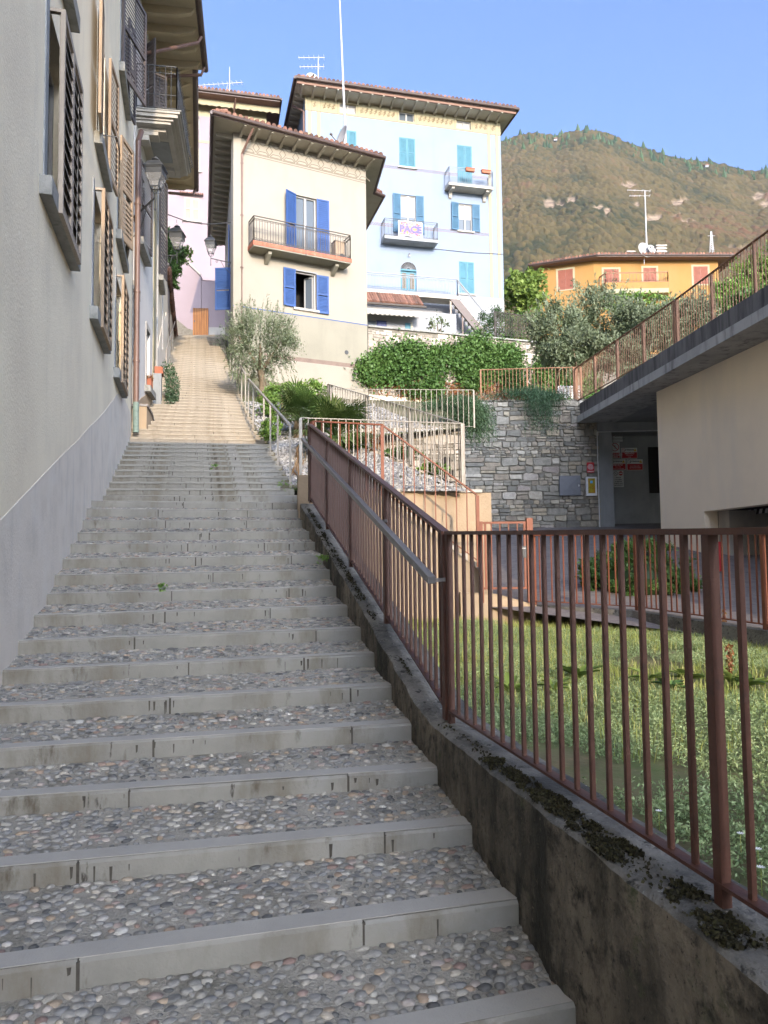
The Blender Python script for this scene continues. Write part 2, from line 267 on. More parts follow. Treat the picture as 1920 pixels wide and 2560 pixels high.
# ---------------------------------------------------------------- building helpers
def wall(name, pl, u0, u1, z0, z1, holes, t, mat, parent, poly_top=None):
    """a wall with rectangular openings and reveals; poly_top(u)->z lets the top slope"""
    us = sorted(set([u0, u1]+[x for h in holes for x in h[:2] if u0 < x < u1])); zs = sorted(set([z0, z1]+[x for h in holes for x in h[2:4] if z0 < x < z1])); mb = MB()
    inh = lambda a, b: any(h[0] < a < h[1] and h[2] < b < h[3] for h in holes)
    for i in range(len(us)-1):
        for j in range(len(zs)-1):
            a, b, c, d = us[i], us[i+1], zs[j], zs[j+1]
            if inh((a+b)/2, (c+d)/2): continue
            mb.add([pl.pt(a, c), pl.pt(b, c), pl.pt(b, d), pl.pt(a, d)], [(0, 1, 2, 3)])
    for h in holes:
        a, b, c, d = max(h[0], u0), min(h[1], u1), max(h[2], z0), min(h[3], z1)
        for (p, q, r, s_) in (((a, c), (b, c), 0, 0), ((b, c), (b, d), 0, 0), ((b, d), (a, d), 0, 0), ((a, d), (a, c), 0, 0)):
            mb.add([pl.pt(*p), pl.pt(*q), pl.pt(*q, -t), pl.pt(*p, -t)], [(0, 1, 2, 3)])
    mb.add([pl.pt(u0, z0), pl.pt(u0, z1), pl.pt(u0, z1, -t), pl.pt(u0, z0, -t)], [(0, 1, 2, 3)])
    mb.add([pl.pt(u1, z0), pl.pt(u1, z1), pl.pt(u1, z1, -t), pl.pt(u1, z0, -t)], [(0, 1, 2, 3)])
    mb.add([pl.pt(u0, z1), pl.pt(u1, z1), pl.pt(u1, z1, -t), pl.pt(u0, z1, -t)], [(0, 1, 2, 3)])
    return obj(name, mb, mat, parent)
def shutter(mb, h, d, wd, z0, z1, th=.035, slats=14, mid=True, n=None):
    """louvred leaf: hinge point h (x,y), horizontal direction d, outward normal n"""
    d = Vector((d[0], d[1], 0)).normalized(); n = Vector((n[0], n[1], 0)) if n is not None else Vector((d.y, -d.x, 0)); o = Vector((h[0], h[1], z0)); H = z1-z0; st = min(.06, wd*.14); U = Vector((0, 0, 1))
    mb.pbox(o, d*st, n*th, U*H); mb.pbox(o+d*(wd-st), d*st, n*th, U*H)
    rails = [0, H-st]+([H*.48] if mid else [])
    for r in rails: mb.pbox(o+d*st+U*r, d*(wd-2*st), n*th, U*st*(1.4 if r == 0 else 1))
    k = (H-st)/slats
    for i in range(slats):
        zz = st+i*k
        if mid and H*.48-k*.5 < zz < H*.48+st: continue
        mb.pbox(o+d*st+U*zz+n*th*.12, d*(wd-2*st), n*th*.75-U*k*.85, U*k*.32+n*th*.04)
    mb.pbox(o+d*st+n*th*.02+U*st, d*(wd-2*st), n*th*.1, U*(H-2*st)) if False else None
def leaf_shutter(pl, u, wd, z0, z1, side, ang, mat, parent, slats=14, off=.03, mid=True):
    """side -1: hinge at u on the left jamb, leaf opens to the left; ang 0 = flat on the wall, 90 = sticking out"""
    a = math.radians(ang); d = pl.d*side*math.cos(a)+pl.n*math.sin(a); h = pl.o+pl.d*u+pl.n*off
    nn = pl.n*math.cos(a)-pl.d*side*math.sin(a); mb = MB(); shutter(mb, h, d, wd, z0, z1, slats=slats, n=nn, mid=mid)
    return obj('shutter', mb, mat, parent)
def window(parent, pl, r, kind='open', smat='shutter_teal', rec=.12, sill=True, sw=None, ang=(4, 4), glassm='glass', curtain=True, slats=14, frame='frame_white', name='window', mull=True, silmat='concrete_light', mid=True):
    u0, u1, z0, z1 = r; wd = u1-u0; f = .05; mb = MB()
    for a, b, c, d in ((u0, u0+f, z0, z1), (u1-f, u1, z0, z1), (u0+f, u1-f, z1-f, z1), (u0+f, u1-f, z0, z0+f)): mb.fb(pl, a, b, c, d, -rec, -rec+.05)
    if mull: mb.fb(pl, (u0+u1)/2-.045, (u0+u1)/2+.045, z0+f, z1-f, -rec, -rec+.06)
    wn = obj(name, mb, frame, parent)
    pb = MB().fb(pl, u0, u1, z0, z1, -rec-.03, -rec-.005); obj('pane', pb, glassm, wn)
    if curtain:
        cb = MB(); m = (u0+u1)/2; cb.fb(pl, u0+f, u1-f, z0+(z1-z0)*.45, z1-f, -rec-.004, -rec+.004); obj('curtain', cb, 'curtain', wn)
    if kind == 'open':
        sw = sw or wd*.5; leaf_shutter(pl, u0, sw, z0, z1, -1, ang[0], smat, wn, slats, mid=mid); leaf_shutter(pl, u1, sw, z0, z1, 1, ang[1], smat, wn, slats, mid=mid)
    elif kind == 'closed':
        hw = wd/2-.006
        for uu, s_ in ((u0, 1), (u1, -1)):
            a = MB(); h = pl.o+pl.d*uu+pl.n*.0; shutter(a, h, pl.d*s_, hw, z0, z1, slats=slats, n=pl.n, mid=mid); a.fb(pl, min(uu, uu+s_*hw)+.03, max(uu, uu+s_*hw)-.03, z0+.04, z1-.04, -.012, -.004); obj('shutter', a, smat, wn)
    if sill: obj('sill', MB().fb(pl, u0-.1, u1+.1, z0-.09, z0-.003, -.1, .1), silmat, wn)
    return wn
def spiral(mb, c, ax, up, r, turns=1.4, sgn=1, w=.012, start=0, n=11):
    pts = [c+(ax*math.cos(start+sgn*t)*1+up*math.sin(start+sgn*t))*r*(1-.75*i/n) for i, t in [(i, turns*2*math.pi*i/n) for i in range(n+1)]]
    mb.tube(pts, w/2, 4, False)
def scroll_rail(mb, a, b, h, w=.018, pitch=.13, scroll=True):
    """a wrought railing between two base points: rails, bars and scrolls"""
    a, b = Vector(a), Vector(b); L = (b-a).length; U = Vector((0, 0, 1)); d = (b-a)/L; dh = Vector((d.x, d.y, 0)).normalized()
    mb.bar(a+U*h, b+U*h, w*2.2, w*1.6); mb.bar(a+U*.05, b+U*.05, w*1.3); mb.bar(a+U*(h-.09), b+U*(h-.09), w)
    n = max(2, round(L/pitch))
    for i in range(n+1):
        p = a+(b-a)*(i/n); mb.bar(p+U*.02, p+U*(h if i in (0, n) else h-.09), w if i not in (0, n) else w*1.8)
        if scroll and i < n:
            q = a+(b-a)*((i+.5)/n); r = min(.05, L/n*.42); s_ = 1 if i % 2 else -1
            spiral(mb, q+U*(h-.09-r), dh, U, r, sgn=s_, w=w*.8); spiral(mb, q+U*(.05+r), dh, U, r, sgn=-s_, w=w*.8)
def hip_roof(parent, outline, z, thick=.12, rise=None, ridge=None, gutter='brown_metal', tiles=True, gr=.07, sof='soffit', tsz=.2, name='roof'):
    """eave outline (ccw seen from above) at height z with boards below, tiles above and a gutter round it"""
    P = [Vector((p[0], p[1], z)) for p in outline]; c = sum(P, Vector())/len(P); n = len(P); mb = MB()
    R = [Vector(q) for q in ridge] if ridge else [c+Vector((0, 0, rise))]
    top = [p+Vector((0, 0, thick)) for p in P]; vs = top+R; fs = []
    for i in range(n):
        j = (i+1) % n; m = (P[i]+P[j])/2; near = min(range(len(R)), key=lambda k: (R[k]-P[i]).length); nj = min(range(len(R)), key=lambda k: (R[k]-P[j]).length)
        fs.append((i, j, n+nj) if near == nj else (i, j, n+nj, n+near))
    mb.add(vs, fs); rf = obj(name, mb, 'tile', parent)
    obj('soffit', MB().prism(P, (0, 0, thick*.9)), sof, rf)
    if tiles:
        tb = MB()
        for i in range(n):
            a, b = top[i], top[(i+1) % n]; d = b-a; L = d.length; d.normalize(); nin = Vector((-d.y, d.x, 0))
            if nin.dot(c-a) < 0: nin = -nin
            if nin.dot(a) < 0: continue
            sl = (R[0].z-top[0].z)/max(.5, abs((R[0]-a).dot(nin))); k = max(1, int(L/tsz))
            for q in range(k):
                p = a+d*((q+.5)*L/k)+Vector((0, 0, .03)); s0 = (nin+Vector((0, 0, sl))).normalized(); tb.tube([p-nin*.06, p+s0*.5], [tsz*.42, tsz*.36], 7, True)
        obj('tile_edge', tb, 'tile', rf)
    if gutter:
        g = MB()
        for i in range(n):
            a, b = P[i], P[(i+1) % n]; d = (b-a).normalized(); no = Vector((d.y, -d.x, 0))
            if no.dot(c-a) > 0: no = -no
            up = Vector((0, 0, thick*.5)); g.tube([a+no*gr-d*.0+up+d*-gr, b+no*gr+up+d*gr], gr, 10)
            g.pbox(a+no*.004-Vector((0, 0, .02)), b-a, no*.02, (0, 0, thick+.05))
        obj('gutter', g, gutter, rf, smooth=False)
    return rf
def brackets(pl, us, z, depth, mat, parent, h=.14, w=.09, inset=0, name='rafter'):
    for u in us:
        mb = MB(); p = [pl.pt(u, z, 0), pl.pt(u, z-h*1.5, 0), pl.pt(u, z-h*.8, depth*.55), pl.pt(u, z-h*.45, depth-inset), pl.pt(u, z, depth-inset)]
        mb.prism(p, Vector((pl.d.x, pl.d.y, 0))*w); obj(name, mb, mat, parent)
def pipe(name, pts, r, mat, parent, n=10, clips=()):
    mb = MB().tube(pts, r, n)
    for p in clips: mb.lathe(Vector(p)-Vector((0, 0, .02)), [(r*1.25, 0), (r*1.25, .04)], n)
    return obj(name, mb, mat, parent)
BARS = {}
def fence(name, label, cat, segs, h, mat, gap=.11, bw=.016, pw=.04, foot=.07, posts=(), group=None, top=(.045, .02), skip_first=False, every=None, nob=False):
    """segs: ground points along the fence; posts stand at every listed point plus every 'every' metres; bars are separate parts"""
    P = [Vector(p) for p in segs]; t = thing(name, label, cat, P[0], group); U = Vector((0, 0, 1)); nb = 0
    for i in range(len(P)-1):
        a, b = P[i], P[i+1]; d = b-a; L = Vector((d.x, d.y)).length
        obj('top_rail', MB().bar(a+U*h, b+U*h, top[0], top[1]), mat, t); obj('bottom_rail', MB().bar(a+U*foot, b+U*foot, top[0]*.9, top[1]*.6), mat, t)
        n = max(1, round(L/gap)); pe = round(every/gap) if every else 10**6
        for k in range(n+(1 if i == len(P)-2 else 0)):
            p = a+d*(k/n); ispost = (k == 0) or (k == n) or (k % pe == 0)
            key = (mat, ispost, round(h, 3), bw, pw, foot)
            if key not in BARS:
                me = bpy.data.meshes.new('post' if ispost else 'baluster'); q = MB()
                if ispost: q.box((0, 0, h/2-.003), pw, pw, h-.006)
                else: q.box((0, 0, (h+foot)/2), bw, bw, h-foot-top[1]*.6)
                me.from_pydata(q.v, [], q.f); me.materials.append(M[mat]); BARS[key] = me
            if not ispost:
                nb += 1
                if nb > 99: continue
            o = link('post' if ispost else 'baluster', BARS[key], None, t, p-P[0]); o.rotation_euler = (0, 0, math.atan2(d.y, d.x))
    return t
def masonry(name, pl, u0, u1, z0, z1, mat, parent, ch=.17, depth=.03, holes=(), topz=None):
    mb = MB(); z = z0
    while z < z1-.03:
        h = ch*random.uniform(.5, 1.6); h = min(h, z1-z); u = u0
        while u < u1-.02:
            wd = h*random.uniform(.7, 2.6)*random.uniform(.7, 1.2); wd = min(wd, u1-u)
            if u1-(u+wd) < .08: wd = u1-u
            parts = [(z, z+h)] if random.random() > .40 else [(z, z+h*(sp := random.uniform(.35, .65))), (z+h*sp, z+h)]
            for a, b in parts:
                if any(q[0]-.02 < u+wd/2 < q[1]+.02 and q[2]-.02 < (a+b)/2 < q[3]+.02 for q in holes): continue
                if topz and b > topz(u+wd/2): continue
                g = .008; j = lambda s_: random.uniform(-s_, s_)*min(wd, b-a); e = .10
                cx, cz = u+wd/2, (a+b)/2; hx, hz = wd/2-g, (b-a)/2-g; dd = depth*random.uniform(.3, 1.2)
                ring = []; inner = []
                for q in range(8):
                    an = [(-1, -.74), (-.82, -1), (.82, -1), (1, -.74), (1, .74), (.82, 1), (-.82, 1), (-1, .74)][q]
                    ring.append((cx+an[0]*hx+j(.06), cz+an[1]*hz+j(.17)))
                r = random.random(); fr = [pl.pt(x, y, dd) for x, y in [(cx+(x-cx)*.94, cz+(y-cz)*.90) for x, y in ring]]; bk = [pl.pt(x, y, 0) for x, y in ring]
                mb.add(bk+fr, [tuple(range(8, 16))]+[(i, (i+1) % 8, (i+1) % 8+8, i+8) for i in range(8)], r)
            u += wd
        z += h
    return obj(name, mb, mat, parent)
_FONT = []
def text(s, pl, u, z, size, mat, parent, off=.01, name='lettering', sx=1, bold=0):
    c = bpy.data.curves.new(name, 'FONT'); c.body = s; c.size = size; c.align_x = 'CENTER'; c.align_y = 'CENTER'; c.extrude = .0015; c.offset = bold; c.resolution_u = 2
    o = bpy.data.objects.new(name, c); S.collection.objects.link(o); bpy.context.view_layer.update()
    me = bpy.data.meshes.new_from_object(o.evaluated_get(bpy.context.evaluated_depsgraph_get())); bpy.data.objects.remove(o)
    p = pl.pt(u, z, off); X = Vector((pl.d.x, pl.d.y, 0)); Z = Vector((0, 0, 1)); N_ = Vector((pl.n.x, pl.n.y, 0))
    me.transform(Matrix(((X.x*sx, Z.x, N_.x, 0), (X.y*sx, Z.y, N_.y, 0), (X.z*sx, Z.z, N_.z, 0), (0, 0, 0, 1)))); me.materials.clear(); me.materials.append(M[mat])
    q = bpy.data.objects.new(name, me); S.collection.objects.link(q); q.parent = parent; q.location = p-wpos(parent); return q
# ================================================================ GROUND
def sheet(name, pts, mat, label=None):      # grid of rows of points
    R, C_ = len(pts), len(pts[0]); v = [p for r in pts for p in r]; f = [(i*C_+j, i*C_+j+1, (i+1)*C_+j+1, (i+1)*C_+j) for i in range(R-1) for j in range(C_-1)]
    mb = MB(); mb.add(v, f); return struct(obj(name, mb, mat))
sheet('ground', [[(x, y, z) for x in (-1800, -300, 60, 300, 1800)] for y, z in ((-1800, -3.2), (-60, -3.2), (8, -3.0), (30, -2.6), (45, -2.2), (150, 2), (250, 4), (1800, 4))], 'earth')
sheet('lower_landing', [[(x, y, -2.42) for x in (-8, 12)] for y in (-14, .2)], 'mortar')
sheet('hillside_terrace', [[(x, max(y, 30.9+.445*(x+.5)) if x > -5 else y, z) for x in (-60, -30, -9.5, -1, 3, 8, 14, 20, 90)] for y, z in ((31.3, 8.6), (41, 9.9), (52, 14.0), (75, 15.5), (140, 30), (260, 60))], 'earth')
LK = [(rr, cc) for rr in (0,) for cc in (0,)]
# planting terrace above the stone wall and the slope behind it
sheet('garden_terrace', [[(x, y, z) for x in (-3.2, 1.7, 5.9, 40)] for y, z in ((22.05, 4.5), (30.5, 4.75), (31.5, 4.8))], 'soil')
gr = [[(x, y, -.66+(.136*(y-10.8) if y > 10.8 else .09*(y-10.8))+(0 if x < 4.6 or y > 14 else -.06*(x-4.6)*(14-y)/4)) for x in (1.25, 3, 4.6, 6.4, 9, 16)] for y in (2, 5, 8, 10.8, 12.5, 14, 16, 19, 22.2, 24)]
gr[0:3] = [[(max(x, 3.95), y, z) for x, y, z in r] for r in gr[0:3]]
sheet('road', gr, 'road')
# ================================================================ PLANES OF THE STREET
W1 = Pl((-1.17, 0), (-.2504, .9681)); W1E = W1.uv(331, 700)[0]
B2 = Pl((-5.37, 16.15), (-.167, .986)); B2E = B2.uv(382, 800)[0]
_e = B2.pt(B2E, 0); B3 = Pl((_e.x, _e.y), (-.235, .972)); B3E = B3.uv(414, 800)[0]
_e = B3.pt(B3E, 0); B4 = Pl((_e.x, _e.y), (-.235, .972))
CRM = Pl((PY(583, 900, 27.6).x, 27.6), (.886, .463)); CRMW = CRM.uv(917, 700)[0]
BLU = Pl((PY(764, 400, 41.4).x, 41.4), (.97, .243)); BLUW = BLU.uv(1257, 600)[0]
PNK = Pl((PY(480, 500, 42).x, 42), (.975, .22))
# ================================================================ THE STEPS
Rpx = {1: (1435, 2511), 2: (1294, 2251), 3: (1180, 2063), 4: (1091, 1921), 5: (1030, 1808), 6: (978, 1713), 7: (935, 1634), 8: (900, 1570), 9: (868, 1514), 10: (842, 1466), 11: (824, 1424), 12: (808, 1386), 13: (788, 1355), 14: (774, 1328), 15: (757, 1301), 16: (746, 1276), 17: (738, 1257)}
Lpx = {2: (0, 2428), 3: (0, 2171), 4: (0, 1996), 5: (0, 1874), 6: (0, 1768), 7: (4, 1681), 8: (44, 1606), 9: (83, 1541), 10: (115, 1489), 11: (135, 1441), 12: (155, 1402), 13: (175, 1364), 14: (193, 1336), 15: (205, 1306), 16: (215, 1278), 17: (227, 1259)}
EDL = lambda Y: 1.271-.2557*Y; EDU = lambda Y: 1.16-.229*Y        # inner face of the parapet below and above its bend
def on_edge(px, py, fn):
    r = ray(px, py); a = fn(0); b = fn(1)-a; t = a/(r.x-b*r.y); return r*t
NOS = {}
def on_wall(p, q):                          # extend the line p->q to the left house wall
    d = q-p; n = W1.n; t = ((W1.o.x-p.x)*n.x+(W1.o.y-p.y)*n.y)/(d.x*n.x+d.y*n.y); return p+d*t
for k in range(1, 18):
    R = on_edge(*Rpx[k], EDL if k < 5 else EDU)
    if k == 1: L = on_wall(R, R+Vector((-1, -.30, 0)))
    elif k < 7: L = on_wall(R, PZ(*Lpx[k], R.z))
    else: u, z = W1.uv(*Lpx[k]); L = W1.pt(u, z)
    L.z = (L.z+R.z)/2 if k >= 7 else L.z
    NOS[k] = (L, R)
dl = NOS[1][0]-NOS[2][0]; dr = NOS[1][1]-NOS[2][1]
for k in (0, -1, -2, -3): NOS[k] = (NOS[k+1][0]+dl, NOS[k+1][1]+dr)
CT = [(17, 10.3, None, .77), (28, 15.1, -2.38, 2.32), (36, 18.6, -3.30, 3.62), (56, 27.5, -5.62, 7.0), (76, 34.5, -7.3, 10.42)]
def ctl(k):
    for a, b in zip(CT, CT[1:]):
        if k <= b[0]: s_ = (k-a[0])/(b[0]-a[0]); ax = EDU(a[1])-0 if a[2] is None else a[2]; return (a[1]+(b[1]-a[1])*s_, ax+(b[2]-ax)*s_, a[3]+(b[3]-a[3])*s_)
def left_x(Y):
    for p, u1 in ((W1, W1E), (B2, B2E), (B3, B3E), (B4, 20)):
        u = (Y-p.o.y)/p.d.y
        if u <= u1: return p.pt(u, 0).x
for k in range(18, 77):
    Y, X, z = ctl(k); off = .35+.4*min(1, (k-17)/30) if k < 56 else .75*(1-(k-56)/20); yl = Y-off; rr_ = .10 if 18 <= k <= 30 else 0
    NOS[k] = (Vector((left_x(yl), yl, z)), Vector((X+rr_, Y, z)))
st = thing('stairway', 'long stone stairway climbing between the houses with pebbled treads', 'stairs', (0, 0, -2.4)); st['kind'] = 'structure'; del st['category']
pbase = []                                  # a pebble: low dome
for i, (r, h) in enumerate(((1, -.35), (.93, .35), (.62, .82))):
    for q in range(9): a = 2*math.pi*q/9+i*.3; pbase.append((math.cos(a)*r, math.sin(a)*r, h))
pbase.append((0, 0, 1)); pbase = np.array(pbase); pf = []
for i in range(2):
    for q in range(9): a, b = i*9+q, i*9+(q+1) % 9; pf += [(a, b, b+9), (a, b+9, a+9)]
pf += [(18+q, 18+(q+1) % 9, 27) for q in range(9)]; pf = np.array(pf)
U0 = Vector((0, 0, 1))
M['edge_shaded'] = pm('edge_shaded', (.27, .255, .22), .22, 2.2, bump=.3, bscale=70, stains=[((.15, .13, .1), 9, .56, .68, None)])  # nosing copy for the steps in shade, duller colour
M['edge_sunlit'] = pm('edge_sunlit', (.335, .295, .23), .25, 5, rough=.8, bump=.3, bscale=40, stains=[((.27, .22, .16), 9, .55, .68, None)])  # sunlit copy of the nosing, warmth and brightness put into the colour
def step(k):
    L, R = NOS[k]; L2, R2 = NOS[k+1]; ex = (L-R).normalized()*.06; dn = (R-L); dn.z = 0; dn.normalize(); asc = Vector((-dn.y, dn.x, 0)); big = k >= 19
    if asc.y < 0: asc = -asc
    run = min((L2-L).dot(asc), (R2-R).dot(asc)); kd = min(.12, run*.5) if not big else run*.95+.05; rise = ((L2.z-L.z)+(R2.z-R.z))/2
    h = .22 if not big else rise+.12; Ls, Rs = L+ex, R-ex*(.6 if k < 18 else 0); W = (Rs-Ls).length
    kb = MB(); u = 0; cuts = []
    s0 = thing('step', None, None, (Ls+Rs)/2-Vector((0, 0, h))); s0.parent = st; s0.location -= st.location
    while u < W:
        wd = random.uniform(.75, 1.45) if k < 24 else random.uniform(.5, 1.1); wd = min(wd, W-u); wd = W-u if W-u-wd < .3 else wd
        a = Ls+(Rs-Ls)*(u/W); b = Ls+(Rs-Ls)*((u+wd)/W); g = (b-a).normalized()*.003; j = Vector((0, 0, random.uniform(-.003, .003)))+asc*random.uniform(-.004, .004); z = Vector((0, 0, 1)); rr = random.random()
        a, b = a+g+j, b-g+j; c = .010; sec = lambda p: [p-z*h, p-z*c*1.2, p+asc*c, p+asc*kd, p+asc*kd-z*h]
        A, B = sec(a), sec(b); n0 = len(kb.v); kb.v += [tuple(q) for q in A+B]; kb.r += [rr]*10
        kb.f += [tuple(x+n0 for x in f) for f in [(0, 1, 2, 3, 4), (9, 8, 7, 6, 5), (0, 5, 6, 1), (1, 6, 7, 2), (2, 7, 8, 3), (3, 8, 9, 4), (4, 9, 5, 0)]]
        u += wd
        if u < W-.1 and (k < 24 or random.random() < .45): cuts.append(b)
    o = obj('kerb_stone', kb, 'kerb' if k < 29 else 'step_sunlit', s0)  # stones past the shadow line get sunlight painted in as warmer colour
    if not big: # paler worn top of the stones
        t = MB(); t.prism([Ls+asc*.014+Vector((0, 0, .0035)), Rs+asc*.014+Vector((0, 0, .0035)), Rs+asc*(kd-.002)+Vector((0, 0, .0035)), Ls+asc*(kd-.002)+Vector((0, 0, .0035))], (0, 0, -.003)); obj('worn_top', t, 'kerb_top', s0)
    jb = MB()
    for c in cuts:
        jb.pbox(c-asc*.0015-dn*.002-Vector((0, 0, h*.75)), dn*.011, asc*.02, (0, 0, h*.75-.006))
        for q in range(random.randint(1, 5)):   # dark runs under the joints
            ww = random.uniform(.003, .016); hh = random.uniform(.012, .07); p = c+dn*random.gauss(0, .16)-asc*.0035-Vector((0, 0, .012+random.random()*.02))
            if k < 30: jb.add([p, p+dn*ww, p+dn*ww*.8-Vector((0, 0, hh)), p+dn*ww*.2-Vector((0, 0, hh*1.2))], [(0, 1, 2, 3)])
    if jb.v: obj('joint', jb, 'joint', s0)
    if big:      # paler nosing; dark strip at riser foot paints in dirt and crease shade
        t = MB(); zz = Vector((0, 0, .0035)); t.prism([Ls-asc*.010+zz, Rs-asc*.010+zz, Rs+asc*.09+zz, Ls+asc*.09+zz], (0, 0, -.030)); obj('pale_nosing', t, 'edge_shaded' if k < 29 else 'edge_sunlit', s0)
        t = MB(); t.prism([Ls-asc*.001-U0*(rise+.0), Rs-asc*.001-U0*rise, Rs-asc*.001-U0*(rise-.028), Ls-asc*.001-U0*(rise-.018)], -asc*.0015); obj('foot_line', t, 'joint', s0); return
    # sloping tread
    A, B = Ls+asc*kd-Vector((0, 0, .006)), Rs+asc*kd-Vector((0, 0, .006)); up = Vector((0, 0, -min(.090, rise*.68)))
    C_, D_ = L2+ex+up+asc*.03, R2-ex*.6+up+asc*.03; bed = MB().add([A, B, D_, C_, A-Vector((0, 0, .3)), B-Vector((0, 0, .3)), D_-Vector((0, 0, .3)), C_-Vector((0, 0, .3))], [(0, 1, 2, 3), (4, 7, 6, 5), (0, 4, 5, 1), (2, 6, 7, 3), (1, 5, 6, 2), (0, 3, 7, 4)])
    obj('tread', bed, 'mortar', s0)
    if k > 17: return
    A, B, C_, D_ = [np.array(q) for q in (A, B, C_, D_)]; dep = np.linalg.norm((C_-A)); wid = np.linalg.norm(B-A); sx, sy = .046, .036; P = []; sc = []; rot = []; 
    nr = max(2, int(dep/sy)-1)
    for i in range(nr+1):
        edge = i == 0; s_x = .05 if edge else sx; n = int(wid/s_x); t = (.02 if edge else .048+(dep-.075)*(i-.5)/nr)/dep
        for j in range(n):
            if random.random() < (.02 if edge else .11): continue
            s_ = (j+.5+(.5 if i % 2 else 0)+random.uniform(-.3, .3)*(.3 if edge else 1))/n
            if s_ > .998 or s_ < 0: continue
            tt = min(.97, max(.01, t+random.uniform(-.3, .3)*sy/dep*(.3 if edge else 1)))
            p = (A*(1-s_)+B*s_)*(1-tt)+(C_*(1-s_)+D_*s_)*tt; P.append(p)
            a = random.uniform(.55, 1.4)*.0225; b = a*random.uniform(.55, .9); sc.append((a, b, random.uniform(.005, .011)) if not edge else (a*.85, a*.8, .008)); rot.append(random.gauss(0, .5)+math.atan2(dn.y, dn.x))
    P, sc, rot = np.array(P), np.array(sc), np.array(rot); n = len(P); q = pbase[None]*sc[:, None, :]*(1+rng.normal(0, .07, (n, 28, 1))); c, s_ = np.cos(rot)[:, None], np.sin(rot)[:, None]
    Q = np.stack([q[..., 0]*c-q[..., 1]*s_, q[..., 0]*s_+q[..., 1]*c, q[..., 2]], -1)+P[:, None]
    Fc = (pf[None]+np.arange(n)[:, None, None]*28).reshape(-1, 3); o = npmesh('pebble_paving', Q.reshape(-1, 3), Fc, 'pebble', s0, np.repeat(rng.random(n), 28), True); o['kind'] = 'stuff'
for k in range(-3, 76): step(k)
for k in range(-3, 76): pass
# fill under the stairs
fl = MB()
for k in range(-3, 76, 2):
    L, R = NOS[k]; L2, R2 = NOS[min(76, k+2)]
    for q in ((L, R, R2, L2),): d = Vector((0, 0, .32 if k < 18 else .3)); fl.add([q[0]-d, q[1]-d, q[2]-d-Vector((0, 0, .15)), q[3]-d-Vector((0, 0, .15)), q[1]-d-Vector((0, 0, 4)), q[2]-d-Vector((0, 0, 4)), q[0]-d-Vector((0, 0, 4)), q[3]-d-Vector((0, 0, 4))], [(0, 1, 2, 3), (1, 4, 5, 2), (0, 3, 7, 6), (0, 6, 4, 1)])
o = obj('stair_foundation', fl, 'concrete_face', None); struct(o)
L, R = NOS[76]; top = MB(); zt = L.z+.0
top.prism([Vector((L.x-.6, L.y, zt)), Vector((R.x+3.4, R.y-.1, zt)), Vector((R.x+3.4, R.y+5.5, zt)), Vector((L.x-3, L.y+5.5, zt))], (0, 0, -.3)); struct(obj('upper_landing', top, 'step_sunlit'))
# manhole frame in the lowest tread
mh = thing('manhole_cover', 'square metal-edged pebble-filled manhole cover sunk in the lowest tread', 'manhole', PZ(200, 2520, -1.42))
q = [PZ(*p, -1.50) for p in ((100, 2515), (378, 2491), (372, 2600), (70, 2640))]; mb = MB()
for i in range(4): mb.bar(q[i]+Vector((0, 0, .02)), q[(i+1) % 4]+Vector((0, 0, .02)), .008, .02)
obj('rim', mb, 'dark_metal', mh)
# ================================================================ PARAPET
I_ = [(EDL(y), y, -1.0+.035*y) for y in (-1.2, -.2, .8, 1.5, 2.1, 2.7, 3.2, 3.7)]+[(.222, 4.12, -.86)]+[(EDU(y), y, -.86+(y-4.15)*.2845) for y in (4.5, 5, 5.6, 6.3, 7, 7.7, 8.4, 9.1, 9.75)]
pw = thing('parapet_wall', 'low weathered concrete parapet wall bordering the right side of the steps', 'parapet', (1, 2, -1.6)); secs = []
fine = []
for a, b in zip(I_, I_[1:]):
    n = 12
    for i in range(n): fine.append(tuple(a[j]+(b[j]-a[j])*i/n for j in range(3)))
fine.append(I_[-1])
for i, p in enumerate(fine):
    a, b = fine[max(0, i-1)], fine[min(len(fine)-1, i+1)]; d = Vector((b[0]-a[0], b[1]-a[1])).normalized(); n = Vector((d.y, -d.x)); pr = lambda w_, z: Vector((p[0]+n.x*w_, p[1]+n.y*w_, p[2]+z)); J = lambda: random.uniform(-.0035, .0035)+.006*math.sin(i*.37+math.sin(i*.11)*3)
    wd = .29; secs.append([pr(.0+J(), -1.2), pr(-.0+J(), -.6), pr(J(), -.25), pr(J(), -.018), pr(.012+J(), -.003+J()*.5), pr(.1, J()), pr(.2, J()), pr(wd-.01+J(), -.002), pr(wd+J(), -.015), pr(wd, -1.2)])
m = len(secs[0]); mbt = MB(); mbf = MB()
for i in range(len(secs)-1):
    A, B = secs[i], secs[i+1]
    mbt.add(A[3:9]+B[3:9], [(j, j+1, j+7, j+6) for j in range(5)]); mbf.add(A[0:4]+B[0:4], [(j, j+1, j+5, j+4) for j in range(3)]); mbf.add(A[8:10]+B[8:10], [(0, 1, 3, 2)])
mbf.add(secs[-1], [tuple(range(m))]); mbf.add(secs[0], [tuple(range(m))])
obj('coping', mbt, 'concrete', pw, smooth=True); obj('face', mbf, 'concrete_face', pw)
bl = MB(); bl.pbox(PY(746, 1250, 9.95)+Vector((0, 0, -.6)), (.17, 0, 0), (-.05, .3, 0), (0, 0, .93)); obj('end_block', bl, 'plaster_orange', pw)
